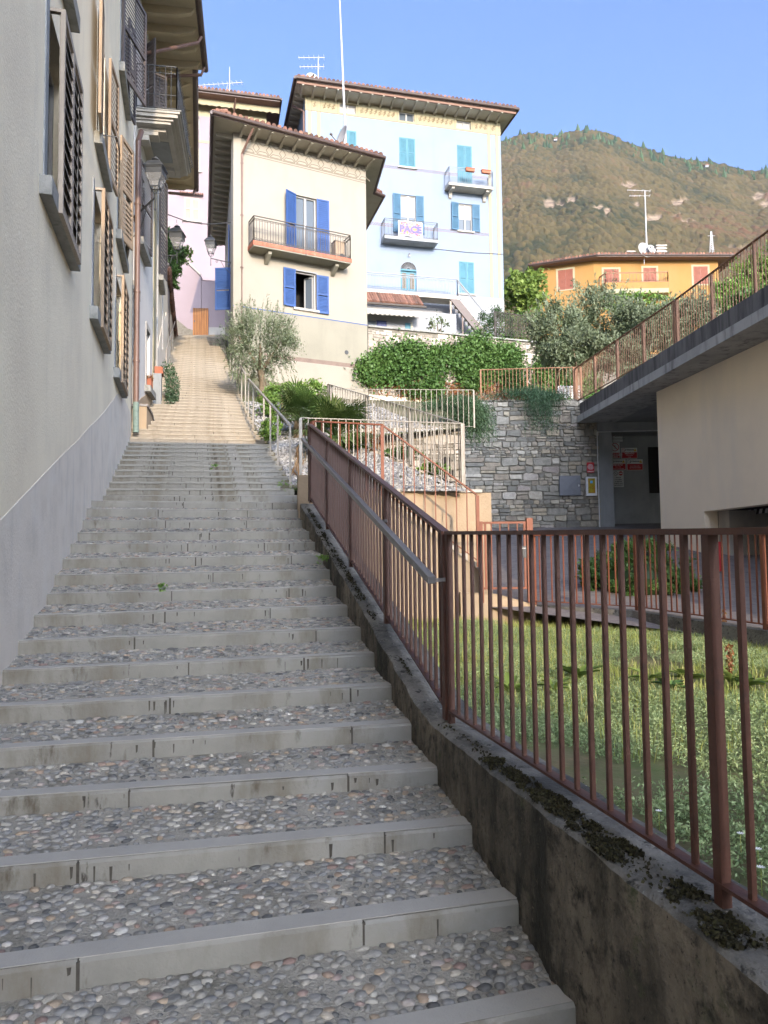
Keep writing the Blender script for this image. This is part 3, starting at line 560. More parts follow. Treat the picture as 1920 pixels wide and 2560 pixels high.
# moss along the parapet
FB = lambda y: (.885+(.34-.885)*(y-2.07)/1.96 if y < 4.03 else .34-.229*(y-4.03))     # line of the railing
def topz(y): return np.where(y < 4.12, -1.0+.035*y, -.86+(y-4.15)*.2845)
mP = []
for (y0, y1, w0, w1, n) in ((1.85, 2.5, .01, .14, 9000), (2.4, 2.9, .02, .12, 3500), (2.75, 3.4, .0, .12, 6500), (1.4, 2.0, .015, .06, 2500), (3.4, 4.0, .02, .1, 260), (4.6, 4.95, .03, .05, 100), (5.6, 9.4, .025, .075, 2600), (6.0, 8.2, .03, .11, 900)):
    y = rng.uniform(y0, y1, n); wv = rng.uniform(w0, w1, n); x = np.array([FB(t) for t in y])-wv; nc = max(6, int((y1-y0)*26)); cy, cw, cr = rng.uniform(y0, y1, nc), rng.uniform(w0, w1, nc), rng.uniform(.006, .04, nc)*rng.uniform(.4, 1.2, nc); dd_ = np.hypot((y[:, None]-cy)*.7, wv[:, None]-cw)/cr; keep = (dd_.min(1)+rng.normal(0, .25, n) < 1) | (rng.random(n) < .03)
    mP.append(np.stack([x, y, topz(y)+rng.uniform(0, .012, n)], 1)[keep])
o = foliage('moss', np.concatenate(mP), None, .013, 'moss', None, .8); tag(o, 'dark dry moss and crumbs in patches along the parapet top', 'moss', kind='stuff')
# ================================================================ NEAR RAILINGS
dA = Vector((.885-.34, 2.07-4.03, 0)).normalized()
C0 = Vector((.34, 4.03, -.86)); N0 = Vector((.885, 2.07, -.93)); E0 = N0+Vector((dA.x*1.75, dA.y*1.75, -.05))
fence('metal_railing', 'dark red metal railing on the level part of the parapet, nearest the viewer', 'railing', [E0, N0, C0], .995, 'red_metal', gap=.107, bw=.0155, pw=.031, foot=.065, top=(.045, .018), group='dark red railings round the lawn')
T0 = Vector((-.935, 9.62, .745))
fence('metal_railing', 'dark red metal railing climbing beside the steps with a grey handrail in front', 'railing', [C0+Vector((-.012, .05, .012)), T0], .985, 'red_metal', gap=.107, bw=.017, pw=.05, foot=.06, every=1.42, group='dark red railings round the lawn')
hr = thing('handrail', 'square grey metal handrail on brackets along the sloping red railing', 'handrail', C0+Vector((0, 0, .7)))
ha = PY(1079, 1450, 4.02); hb = PY(756, 1098, 10.3); obj('rail', MB().bar(ha, hb, .042, .042), 'rail_grey', hr, bevel=.004)
for s_ in (.004, .222, .45, .68):
    p = ha.lerp(hb, s_); q = Vector((FB(p.y), p.y, p.z)); obj('bracket', MB().bar(p+Vector((0, 0, -.01)), q+Vector((0, 0, -.005)), .014, .02), 'rail_grey', hr)
# fence that turns right at the top of the slope and goes down the inner stairs
a0 = PY(957, 1240, 10.5); a1 = PY(1196, 1400, 10.6); a1.z = PY(1196, 1238, 10.6).z-1
z_ = lambda p, z: Vector((p.x, p.y, z))
fence('metal_railing', 'red metal railing that runs level behind and then down the hidden stairs', 'railing', [T0+Vector((.03, .03, .03)), z_(a0, .87), a1], 1.0, 'orange_metal', gap=.15, bw=.014, pw=.045, foot=.08, every=1.3, group='dark red railings round the lawn')
f0, f1 = PY(752, 1215, 10.9), PY(1157, 1222, 11.4)
fence('metal_railing', 'beige grey metal railing on the orange retaining wall in front of the palm bed', 'railing', [f0, f1], .99, 'grey_metal', gap=.112, bw=.013, pw=.045, foot=.04, every=9, top=(.04, .012), group='beige metal railings round the gravel bed')
g1 = Vector((PY(821, 960, 15.5).x, 15.5, PY(821, 960, 15.5).z-1))
FR1 = f1.copy()
fence('metal_railing', 'beige grey metal railing climbing diagonally behind the palms to the back', 'railing', [f1+Vector((.02, .06, 0)), g1], 1.0, 'grey_metal', gap=.108, bw=.013, pw=.045, foot=.04, every=1.5, top=(.04, .012), group='beige metal railings round the gravel bed')
g2 = Vector((PY(1184, 975, 15.7).x, 15.7, PY(1184, 975, 15.7).z-.8)); g1b = g1+Vector((.02, .05, .12))
fence('metal_railing', 'thin pale metal railing on the short stone wall in front of the hanging rosemary', 'railing', [z_(g1b, g2.z+.02), g2], .8, 'grey_metal', gap=.112, bw=.010, pw=.03, foot=.03, top=(.02, .01), group='beige metal railings round the gravel bed')
# handrails on the stairs
def stair_rail(pp, label, h=.95, Yd=None):
    t = thing('handrail', label, 'handrail', pp[0], 'metal handrails on the upper stairs'); U = Vector((0, 0, 1))
    for p in pp: obj('post', MB().bar(p-U*.02, p+U*(h-.015), .03, .03), 'grey_metal', t)
    obj('rail', MB().bar(pp[0]+U*h, pp[-1]+U*h, .04, .03), 'grey_metal', t)
def zr(k): return NOS[k][1]
def rp(k, dx=-.07): q = zr(k).copy(); q.x += dx; q.y += .05; return q
stair_rail([rp(19), rp(23), rp(26), rp(29), rp(32), rp(35)], 'metal handrail on posts, the nearer one at the right edge of the upper stairs')
stair_rail([rp(37), rp(40), rp(43), rp(46), rp(49), rp(52)], 'metal handrail on posts, the farther one by the cream house corner')
lp = lambda k, dx=.05: Vector((NOS[k][0].x+dx, NOS[k][0].y+.04, NOS[k][0].z))
stair_rail([lp(48, .16), lp(56, .12), lp(64, .1), lp(74, .1)], 'metal handrail at the left edge of the topmost stairs')
# ================================================================ LAWN, ITS WALLS AND FENCE
def lz(x, y): return -.95+.004*(y)+.012*np.sin(x*3.1+y*1.7)
lx0 = lambda y: (1.271-.2557*y if y < 4.12 else 1.16-.229*y)+.28
fR = [PY(1337, 1511, 10.75), PY(1594, 1526, 9.65), PY(1916, 1574, 7.55)]; fR.append(Vector((4.25, 5.3, -.78))); fR.append(Vector((4.45, 2.5, -.82))); fR.append(Vector((4.5, .5, -.84)))
def rx(y):
    P_ = fR
    if y > P_[0].y: return P_[0].x+.1
    for a, b in zip(P_, P_[1:]):
        if a.y >= y >= b.y: return a.x+(b.x-a.x)*(a.y-y)/(a.y-b.y)
    return 4.5
rows = []
for y in np.linspace(-.5, 10.85, 30):
    x0, x1 = lx0(y)-.02, rx(y); rows.append([(x0+(x1-x0)*t, y, float(lz(x0+(x1-x0)*t, y))) for t in np.linspace(0, 1, 14)])
sheet('lawn_soil', rows, 'soil')
kb = MB()
for a, b in zip(fR, fR[1:]):
    d = (b-a); n = Vector((d.y, -d.x, 0)).normalized()*.09; kb.loft([a-n, a+n, a+n-Vector((0, 0, .5)), a-n-Vector((0, 0, .5))], [b-n, b+n, b+n-Vector((0, 0, .5)), b-n-Vector((0, 0, .5))])
tag(obj('garden_kerb', kb, 'concrete', None, org=fR[0]), 'low mossy concrete kerb carrying the far railing of the lawn', 'kerb')
fence('metal_railing', 'red metal railing on the low kerb at the far side of the lawn', 'railing', [p+Vector((0, 0, .0)) for p in fR[:4]], .97, 'orange_metal', gap=.098, bw=.014, pw=.045, foot=.05, every=2.2, group='dark red railings round the lawn')
# gate
gt = thing('metal_gate', 'orange red metal gate with upright bars beside the stone wall', 'gate', PY(1270, 1480, 10.6)); ga, gb = PY(1205, 1480, 10.6), PY(1327, 1482, 10.6); gz = ga.z; gb.z = gz
for p, w_, h in ((ga, .05, .98), (gb, .085, 1.02)): obj('gate_post', MB().bar(p-Vector((0, 0, .15)), p+Vector((0, 0, h)), w_, w_), 'orange_metal', gt)
obj('gate_frame', MB().bar(ga+Vector((.03, 0, .96)), gb+Vector((-.04, 0, .96)), .03, .03).bar(ga+Vector((.03, 0, .05)), gb+Vector((-.04, 0, .05)), .03, .03).bar(ga+Vector((.06, 0, .05)), ga+Vector((.06, 0, .96)), .03).bar(gb+Vector((-.07, 0, .05)), gb+Vector((-.07, 0, .96)), .03), 'orange_metal', gt)
for i in range(4): p = ga.lerp(gb, (i+1.2)/5.6); obj('bar', MB().bar(p+Vector((0, 0, .06)), p+Vector((0, 0, .95)), .016), 'orange_metal', gt)
obj('lock', MB().box(gb+Vector((-.08, -.02, .55)), .05, .04, .16), 'dark_metal', gt); obj('handle', MB().bar(gb+Vector((-.15, -.04, .6)), gb+Vector((-.06, -.04, .6)), .012), 'steel', gt)
# orange rendered walls of the inner stairs
ow = thing('retaining_wall', 'orange beige rendered retaining wall under the beige railing beyond the lawn', 'wall', (0, 11, -.9))
x0, xa, xb = -1.25, a0.x, a1.x+.05; yy = 10.78
pf_ = [Vector((x0, yy, -1.2)), Vector((xb+.02, yy, -1.2)), Vector((xb+.02, yy, -.22)), Vector((xb-.1, yy, -.1)), Vector((xa, yy, .92)), Vector((x0, yy, .92))]
obj('stair_side', MB().prism(pf_, (0, .16, 0)), 'plaster_orange', ow)
p0, p1 = PY(758, 1225, 11.15), PY(1203, 1235, 11.55); up = MB().prism([Vector((p0.x, 11.0, -1)), Vector((p1.x, 11.62, -1)), Vector((p1.x, 11.62, 1.0)), Vector((p0.x, 11.0, 1.0))], (.0, .2, 0)); obj('upper_wall', up, 'plaster_orange', ow)
obj('coping', MB().prism([Vector((p0.x-.02, 10.96, 1.003)), Vector((p1.x+.02, 11.58, 1.003)), Vector((p1.x+.02, 11.86, 1.003)), Vector((p0.x-.02, 11.26, 1.003))], (0, 0, .045)), 'concrete_light', ow)
obj('end_return', MB().pbox((p1.x, 11.62, -1), (.16, 0, 0), (-.2, 3.2, 0), (0, 0, 2.0)), 'plaster_orange', ow)
lw = MB().prism([Vector((1.05, 10.60, -1.1)), Vector((2.15, 10.62, -1.1)), Vector((2.15, 10.62, -.68)), Vector((1.9, 10.62, -.60)), Vector((1.55, 10.6, -.50)), Vector((1.05, 10.6, -.47))], (0, .15, 0)); obj('low_wall', lw, 'plaster_orange', ow)
sb = MB()
for i in range(9): xx = xa+(xb-xa)*(i/9); sb.box((xx+.06, 11.05, .84-i*.12), (xb-xa)/9, .38, .14)
obj('stair', sb, 'concrete_light', ow)
# ================================================================ LEFT HOUSE (grey dado, long wall beside the steps)
h1 = thing('corner_house', 'tall greyish cream house with blue grey dado lining the left side of the steps', 'house', W1.pt(0, -3))
ZG, ZGT, Z1 = 3.03, 4.62, 5.26; OPG = [(6.2, 7.35), (9.35, 10.45), (12.3, 13.4)]; OP1 = [(6.3, 7.1), (9.6, 10.4), (12.45, 13.5)]
hol = [(a, b, ZG, ZGT) for a, b in OPG]+[(a, b, Z1+.05, 6.95) for a, b in OP1]+[(12.7, 13.7, 8.25, 9.9), (9.2, 10.2, 8.25, 9.9), (5.8, 6.8, 8.25, 9.9)]
wall('wall', W1, -6, W1E, -3, 12.5, hol, .32, 'plaster_left', h1)
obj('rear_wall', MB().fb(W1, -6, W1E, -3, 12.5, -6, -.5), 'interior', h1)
obj('roof', MB().prism([W1.pt(-6.5, 12.5, .9), W1.pt(W1E, 12.5, .9), W1.pt(W1E, 13.6, -6), W1.pt(-6.5, 13.6, -6)], (0, 0, .2)), 'tile', h1)
dado = [(-6, -2.2), (0, -.95), (2, -.45), (4.0, .05), (4.88, .27), (6.2, .68), (7.3, 1.02), (8.2, 1.28), (9.05, 1.56), (10.0, 1.84), (10.8, 2.09), (12.0, 2.50), (12.7, 2.75), (13.35, 2.90), (14.2, 2.98), (W1E, 3.0)]
db = MB()
for (a, za), (b, zb_) in zip(dado, dado[1:]): db.prism([W1.pt(a, -2.9), W1.pt(b, -2.9), W1.pt(b, zb_), W1.pt(a, za)], Vector((W1.n.x, W1.n.y, 0))*.004)
obj('dado', db, 'plaster_dado', h1)
def side_window(parent, pl, u0, u1, z0, z1, style, mat='wood_grey', edge='wood_tan'):
    f = .05; mb = MB()
    for a, b, c, d in ((u0, u0+f, z0, z1), (u1-f, u1, z0, z1), (u0+f, u1-f, z1-f, z1), (u0+f, u1-f, z0, z0+f)): mb.fb(pl, a, b, c, d, -.2, -.14)
    wn = obj('window', mb, 'frame_white', parent); obj('pane', MB().fb(pl, u0+f, u1-f, z0+f, z1-f, -.19, -.17), 'glass', wn)
    obj('sill', MB().fb(pl, u0-.27, u1+.22, z0-.16, z0-.002, -.1, .095), 'sill', wn, bevel=.006)
    obj('surround', MB().fb(pl, u0-.13, u0-.002, z0, z1+.05, -.01, .012), 'concrete_plain', wn)
    if style == 'screen':      # slatted screen standing off the wall, hinged at the top
        m = (u0+u1)/2; e = MB(); o0 = .09
        for a, b in ((u0+.05, m), (m, u1+.03)):
            for x in (a, b-.05): e.fb(pl, x, x+.05, z0-.16, z1, o0, o0+.035)
            e.fb(pl, a+.05, b-.05, z1-.06, z1, o0, o0+.035); e.fb(pl, a+.05, b-.05, z0-.16, z0-.1, o0, o0+.035)
        fr = obj('screen_frame', e, edge, wn); s = MB(); k = int((z1-z0)/.115)
        for i in range(k):
            zz = z0-.09+(z1-z0+.02)*i/k
            for a, b in ((u0+.10, m-.05), (m+.05, u1-.02)): p = pl.pt(a, zz, o0+.035); s.pbox(p, pl.pt(b, zz, o0+.035)-p, pl.pt(a, zz+.10, o0+.0)-p, (0, 0, .015))
        s.fb(pl, u0+.08, u1-.03, z0-.1, z1-.02, o0-.012, o0-.004); obj('louvres', s, mat, fr)
        [obj('stay', MB().fb(pl, a, b, c, d, 0, o0), mat, fr) for a, b, c, d in ((u0+.05, u0+.09, z0-.15, z0-.12), (u1-.02, u1+.02, z0-.15, z0-.12), (u0+.05, u0+.09, z1-.03, z1))]
    return wn
for (a, b), e in zip(OPG, ('wood_grey', 'wood_tan', 'wood_tan')): side_window(h1, W1, a, b, ZG, ZGT, 'screen', 'wood_grey', e)
w_ = side_window(h1, W1, *OP1[0], Z1+.05, 6.95, '')
w_ = side_window(h1, W1, *OP1[1], Z1+.05, 6.95, '')
leaf_shutter(W1, OP1[1][0], .72, Z1+.02, 6.95, -1, 4, 'wood_tan', w_, 20, .04); leaf_shutter(W1, OP1[1][1], .62, Z1+.02, 6.95, 1, 5, 'wood_tan', w_, 20, .05)
mb = MB(); mb.bar(W1.pt(10.0, 5.62, .03), W1.pt(10.0, 5.62, .2), .012).bar(W1.pt(10.0, 5.62, .2), W1.pt(10.5, 5.62, .2), .012); obj('stay', mb, 'dark_metal', w_)
w_ = side_window(h1, W1, *OP1[2], Z1+.05, 6.95, '')
leaf_shutter(W1, OP1[2][0], .55, Z1+.02, 7.0, 1, 16, 'wood_tan', w_, 20, .03); leaf_shutter(W1, OP1[2][1]-.02, .5, Z1+.02, 7.0, -1, 8, 'wood_grey', w_, 20, .05)
w_ = side_window(h1, W1, 12.7, 13.7, 8.25, 9.9, ''); leaf_shutter(W1, 12.68, .98, 8.2, 9.95, 1, 19, 'shutter_brown', w_, 24, .02); leaf_shutter(W1, 13.75, .5, 8.2, 9.95, 1, 10, 'shutter_brown', w_, 24, .03)
for a, b in ((9.2, 10.2), (5.8, 6.8)): side_window(h1, W1, a, b, 8.25, 9.9, '')
# pots in the nearest windows
def pot(name, label, p, r, h, leaf, n, group=None, sq=False, mat='terracotta', sz=.05, droop=0):
    t = thing(name, label, 'plant pot', p, group); 
    if sq: obj('pot', MB().box((p[0], p[1], p[2]+h/2), r*2.6, r*1.6, h).box((p[0], p[1], p[2]+h+.008), r*2.8, r*1.8, .03), mat, t)
    else: obj('pot', MB().lathe(p, [(r*.7, 0), (r*.95, h*.85), (r*1.08, h*.85), (r*1.08, h), (r*.9, h), (r*.85, h*.93)], 14), mat, t)
    P, rn_ = blobs((p[0], p[1], p[2]+h+r*.6), (r*1.3, r*1.3, r*1.0), n, 14, .5, .2)
    if droop: P2 = P[::2].copy(); P2[:, 2] -= rng.random(len(P2))*droop; P = np.concatenate([P, P2]); rn_ = np.concatenate([rn_, rn_[::2]])
    foliage('leaves', P, rn_, sz, leaf, t); return t
pot('flower_pot', 'dark pot with small leaves on the nearest ground floor window sill', W1.pt(6.55, ZG, -.03), .07, .13, 'leaf_green', 160, mat='navy')
tag(obj('white_jug', MB().lathe(W1.pt(9.5, ZG, -.02), [(.05, 0), (.055, .06), (.03, .1), (.045, .13)], 12), 'frame_white', None, True, org=W1.pt(9.5, ZG, -.02)), 'small white ornament on the second ground floor window sill', 'ornament')
# drainpipe between the first two houses
dp = thing('drainpipe', 'tall copper brown drainpipe at the corner of the left house', 'drainpipe', W1.pt(W1E-.1, 2.6, .1))
pu = W1E-.12; pb, ptop = W1.pt(pu, 2.75, .10), W1.pt(pu, 8.75, .10)
pipe('pipe', [pb+Vector((0, 0, .5)), ptop, ptop+Vector((-.02, .25, .35))], .055, 'copper', dp, 14, [W1.pt(pu, z, .10) for z in (4.1, 5.55, 7.4)])
pipe('foot', [pb-Vector((0, 0, .12)), pb+Vector((0, 0, .5))], .06, 'copper_foot', dp, 14)
# ================================================================ SECOND HOUSE with the balcony
h2 = thing('narrow_house', 'narrow pale lilac grey house with a stone balcony and dark shutters', 'house', B2.pt(0, 2)); zt = 13.1
hol2 = [(-.02, .62, 3.0, 5.9), (.45, 1.45, 7.25, 9.0), (1.95, 2.55, 4.25, 5.65)]
wall('wall', B2, 0, B2E, 1, zt, hol2, .35, 'plaster_lilac', h2); obj('rear_wall', MB().fb(B2, -.2, B2E, 1, zt, -5, -.5), 'interior', h2)
db = MB().prism([B2.pt(.64, 1, 0), B2.pt(B2E, 1, 0), B2.pt(B2E, 4.35, 0), B2.pt(1.9, 4.0, 0), B2.pt(1.1, 3.75, 0), B2.pt(.72, 3.6, 0)], Vector((B2.n.x, B2.n.y, 0))*.02); obj('rough_base', db, 'plaster_orange', h2)
dr = MB().fb(B2, .62, .78, 2.9, 5.98, -.3, .02).fb(B2, -.02, .78, 5.9, 6.1, -.3, .03); wd = obj('door_surround', dr, 'concrete_light', h2)
obj('door', MB().fb(B2, 0, .62, 3.0, 5.9, -.3, -.26), 'wood_grey', h2)
w_ = obj('window', MB().fb(B2, .45, 1.45, 7.25, 7.31, -.2, -.14).fb(B2, .45, 1.45, 8.94, 9, -.2, -.14), 'frame_white', h2); obj('pane', MB().fb(B2, .45, 1.45, 7.25, 9, -.24, -.21), 'glass', w_)
leaf_shutter(B2, .42, .95, 7.18, 9.05, 1, 8, 'shutter_brown', w_, 26, .04); obj('sill', MB().fb(B2, .25, 1.6, 7.03, 7.2, -.1, .16), 'sill', w_)
w_ = obj('window', MB().fb(B2, 1.95, 2.55, 4.25, 4.3, -.25, -.2).fb(B2, 1.95, 2.55, 5.6, 5.65, -.25, -.2), 'frame_white', h2); obj('pane', MB().fb(B2, 1.95, 2.55, 4.25, 5.65, -.3, -.27), 'glass', w_)
obj('surround', MB().fb(B2, 1.82, 1.95, 4.2, 5.78, -.1, .015).fb(B2, 1.95, 2.55, 5.65, 5.78, -.1, .015), 'concrete_light', w_); obj('sill', MB().fb(B2, 1.7, 2.75, 4.05, 4.2, -.1, .14), 'sill', w_)
# balcony
def cornice(pl, u0, u1, z, d, steps, mat, name, parent):
    mb = MB()
    for i, (dz0, dz1, dd) in enumerate(steps): mb.fb(pl, u0+(d-dd)*.6, u1-(d-dd)*.6, z+dz0, z+dz1, .004, dd)
    return obj(name, mb, mat, parent)
bz = 9.78; bu0, bu1 = B2.uv(334, 273)[0]+.25, 2.62
bl_ = cornice(B2, bu0, bu1, bz, .92, [(.13, .18, .95), (.05, .127, .90), (0, .047, .80), (-.06, -.003, .74)], 'concrete_light', 'balcony', h2)
obj('slab_edge', MB().fb(B2, bu0-.03, bu1+.03, bz+.183, bz+.21, .004, .98), 'sill', bl_)
for u in (bu0+.45, bu1-.45): 
    b_ = MB()
    for i, (a, d) in enumerate(((-.14, .62), (-.22, .45), (-.34, .25))): b_.fb(B2, u-.16+i*.01, u+.16-i*.01, bz+a, bz+(-.063 if i == 0 else [(-.14), (-.22)][i-1]-.002), .004, d)
    obj('corbel', b_, 'concrete_light', bl_)
obj('panel', MB().fb(B2, bu0+.85, bu1-.85, bz-.075, bz-.062, .2, .62), 'concrete_plain', bl_)
rl = MB(); U = Vector((0, 0, 1)); rz = bz+.21; RH = 1.0
c = [B2.pt(bu0, rz, .02), B2.pt(bu0, rz, .88), B2.pt(bu1, rz, .88), B2.pt(bu1, rz, .02)]
for a, b in ((c[0], c[1]), (c[1], c[2]), (c[2], c[3])):
    n = max(2, round((b-a).length/.13))
    for hh in (RH, .84, .34, .04): rl.bar(a+U*hh, b+U*hh, .022 if hh == RH else .014)
    for i in range(n+1):
        p = a.lerp(b, i/n); rl.bar(p+U*0, p+U*RH, .014 if i % n else .024)
nO = Vector((B2.n.x, B2.n.y, 0)); n = 24
for i in range(n+1):                       # bellied bars and curls on the front
    p = c[1].lerp(c[2], i/n); rl.tube([p+U*.9, p+U*.55+nO*.01, p+U*.3+nO*.10, p+U*.12+nO*.13, p+U*.02+nO*.05], .007, 4, False)
    spiral(rl, p+U*(RH-.06)+nO*.045, nO, U, .035, 1.2, 1, .010, math.pi/2)
    spiral(rl, p+U*.10+nO*.15, nO, U, .03, 1.0, -1, .009, -math.pi/2)
obj('railing', rl, 'dark_metal', bl_)
w_ = obj('balcony_door', MB().fb(B2, 1.0, 1.9, bz+.22, 12.1, -.1, -.06), 'glass', h2)
leaf_shutter(B2, 1.0, .45, bz+.25, 12.1, -1, 40, 'shutter_brown', w_, 26, .02); leaf_shutter(B2, 1.9, .45, bz+.25, 12.1, 1, 60, 'shutter_brown', w_, 26, .02)
# eave of the second house with rafters, gutter and swan-neck pipes
ez = 13.0; e0 = B2.pt(-1.2, ez, 1.24); e1 = B2.pt(B2E+.02, ez, 1.24); e2 = B2.pt(B2E+.02, ez, -4); e3 = B2.pt(-1.2, ez, -4)
rf = obj('roof', MB().prism([e0+U*.14, e1+U*.14, e2+U*.14, e3+U*.14], (0, 0, .1)), 'tile', h2); bd = MB().prism([e0, e1, e2, e3], (0, 0, .12)); obj('soffit', bd, 'soffit_tan', rf)
for u in (-.5, .15, .8, 1.45, 2.1, 2.75): ra = MB(); ra.prism([B2.pt(u, ez-.002, 0), B2.pt(u, ez-.2, 0), B2.pt(u, ez-.2, .8), B2.pt(u, ez-.12, 1.1), B2.pt(u, ez-.002, 1.18)], Vector((B2.d.x, B2.d.y, 0))*.10); obj('rafter', ra, 'soffit_tan', rf)
gg = MB().tube([B2.pt(-1.25, ez+.04, 1.30), B2.pt(B2E+.06, ez+.04, 1.30)], .075, 10); gg.fb(B2, -1.2, B2E+.04, ez-.03, ez+.17, 1.225, 1.25); obj('gutter', gg, 'brown_metal', rf)
pipe('downpipe', [B2.pt(1.7, ez-.04, 1.28), B2.pt(1.68, ez-.22, 1.2), B2.pt(.9, ez-1.1, .25), B2.pt(.6, ez-1.35, .1)], .045, 'copper', rf)
pipe('downpipe', [B2.pt(2.9, ez-.04, 1.28), B2.pt(2.9, ez-.25, 1.2), B2.pt(2.85, ez-.42, .3), B2.pt(2.8, ez-.5, .1)], .04, 'copper', rf)
# ================================================================ THIRD HOUSE
h3 = thing('beige_house', 'beige house farther up on the left with a low tan eave', 'house', B3.pt(0, 3)); zt = 13.3
hol3 = [(2.2, 3.1, 8.2, 11.2)]
wall('wall', B3, 0, B3E, 2, zt, hol3, .3, 'plaster_beige', h3); obj('rear_wall', MB().fb(B3, 0, B3E, 2, zt, -5, -.45), 'interior', h3)
obj('corner_strip', MB().fb(B3, .02, .95, 4.3, zt, 0, .02), 'plaster_pale', h3)
obj('dado', MB().prism([B3.pt(1.2, 2, 0), B3.pt(B3E, 2, 0), B3.pt(B3E, 8.6, 0), B3.pt(4.2, 7.3, 0), B3.pt(1.2, 5.4, 0)], Vector((B3.n.x, B3.n.y, 0))*.015), 'plaster_dado', h3)
w_ = obj('window', MB().fb(B3, 2.2, 3.1, 8.2, 8.26, -.1, -.05), 'frame_white', h3); obj('pane', MB().fb(B3, 2.2, 3.1, 8.2, 11.2, -.2, -.15), 'glass', w_)
leaf_shutter(B3, 2.15, .8, 8.3, 11.2, 1, 12, 'shutter_brown', w_, 26, .03); obj('sill', MB().fb(B3, 2.0, 3.3, 8.0, 8.15, -.1, .16), 'sill', w_)
pipe('conduit', [B3.pt(1.05, 4.6, .05), B3.pt(1.05, zt-.1, .05)], .025, 'frame_white', h3); pipe('conduit', [B3.pt(3.9, 6.5, .05), B3.pt(3.9, zt-.1, .05)], .02, 'frame_white', h3)
ez3 = 13.2; ee = [B3.pt(-.3, ez3, .96), B3.pt(B3E+.05, ez3, .96), B3.pt(B3E+.05, ez3, -4), B3.pt(-.3, ez3, -4)]
rf = obj('roof', MB().prism([p+U*.12 for p in ee], (0, 0, .1)), 'tile', h3); obj('soffit', MB().prism(ee, (0, 0, .1)), 'soffit_tan', rf)
for i in range(11): ra = MB(); u = .2+i*.66; ra.prism([B3.pt(u, ez3-.002, 0), B3.pt(u, ez3-.18, 0), B3.pt(u, ez3-.16, .6), B3.pt(u, ez3-.002, .9)], Vector((B3.d.x, B3.d.y, 0))*.10); obj('rafter', ra, 'soffit_tan', rf)
gg = MB().tube([B3.pt(-.3, ez3+.04, 1.03), B3.pt(B3E+.1, ez3+.04, 1.03)], .08, 10); gg.fb(B3, -.3, B3E+.08, ez3-.03, ez3+.15, .955, .985); obj('gutter', gg, 'brown_metal', rf)
pipe('downpipe', [B3.pt(B3E-.1, ez3, 1.0), B3.pt(B3E-.1, ez3-.25, .9), B3.pt(B3E-.5, ez3-.45, .1)], .05, 'copper', rf)
cord = MB().tube([B3.pt(0, 11.4, .3), B3.pt(B3E, 9.7, .3)], .01, 4)
# garden wall with terracotta coping and its gate
g4 = thing('garden_wall', 'beige garden wall with terracotta tile coping beyond the left houses', 'wall', B4.pt(0, 6))
zc = B4.uv(*C2(1322, 535))[1]; z2 = B4.uv(*C2(1372, 785))
mb = MB().prism([B4.pt(0, 5, 0), B4.pt(9, 5, 0), B4.pt(9, zc+.1, 0), B4.pt(0, zc, 0)], Vector((-B4.n.x, -B4.n.y, 0))*.3); obj('wall', mb, 'plaster_beige', g4)
tb = MB()
for i in range(34): u = .13+i*.26; tb.tube([B4.pt(u, zc+.16, -.17), B4.pt(u, zc+.02, .14)], .12, 7)
obj('coping', tb, 'tile', g4)
obj('plinth', MB().prism([B4.pt(0, 5, 0), B4.pt(9, 5, 0), B4.pt(9, 11.4, 0), B4.pt(0, 8.7, 0)], Vector((B4.n.x, B4.n.y, 0))*.02), 'plaster_dado', g4)
gd = MB().fb(B4, 1.6, 2.6, 8.6, 10.9, .0, .04); obj('door', gd, 'shutter_brown', g4)
# planter by the second house
pk = B2.pt(B2E+.1, 4.85, .22)
t = thing('flower_box', 'terracotta window box on a wall pillar with long trailing green plants', 'planter', pk)
obj('pillar', MB().fb(B3, .0, .4, 2.5, 4.82, .021, .22), 'concrete_plain', t); obj('box', MB().fb(B3, -.0, .42, 4.823, 5.0, .05, .26), 'terracotta', t)
n = 2600; P = np.stack([rng.uniform(0, 1, n), rng.uniform(0, 1, n)**.8, rng.uniform(-1, 1, n)], 1); a_ = np.array(B3.pt(0, 5.2, .35)); b_ = np.array(B3.pt(.9, 5.2, .35)); 
Q = a_+(b_-a_)*P[:, :1]; Q[:, 2] -= P[:, 1]*1.35; wdt = (.19-.13*np.abs(P[:, 1]-.45)); Q[:, 0] += P[:, 2]*wdt+.14*np.sin(P[:, 1]*3); Q[:, 1] += rng.normal(0, .1, n); foliage('trailing_plant', Q, rng.random(n), .07, 'leaf_rosemary', t, .35)
pot('flower_pot', 'small square terracotta pot with reddish flowers on the low sill of the lilac house', B2.pt(2.15, 4.2, .0), .09, .22, 'leaf_rust', 220, sq=True, sz=.05)
# small threshold wall beside the pipe
t = tag(obj('threshold_wall', MB().prism([B2.pt(-.1, 2.0, .02), B2.pt(1.55, 2.0, .02), B2.pt(1.55, 2.95, .02), B2.pt(.7, 3.28, .02), B2.pt(-.1, 3.32, .02)], nO*.28), 'plaster_orange', None, org=B2.pt(0, 2, 0)), 'low orange stub wall with dark coping at the foot of the doorway', 'wall')
obj('coping', MB().prism([B2.pt(-.12, 3.323, 0), B2.pt(.7, 3.283, 0), B2.pt(1.6, 2.93, 0), B2.pt(1.6, 2.99, 0), B2.pt(.7, 3.33, 0), B2.pt(-.12, 3.37, 0)], nO*.33), 'rail_grey', t)
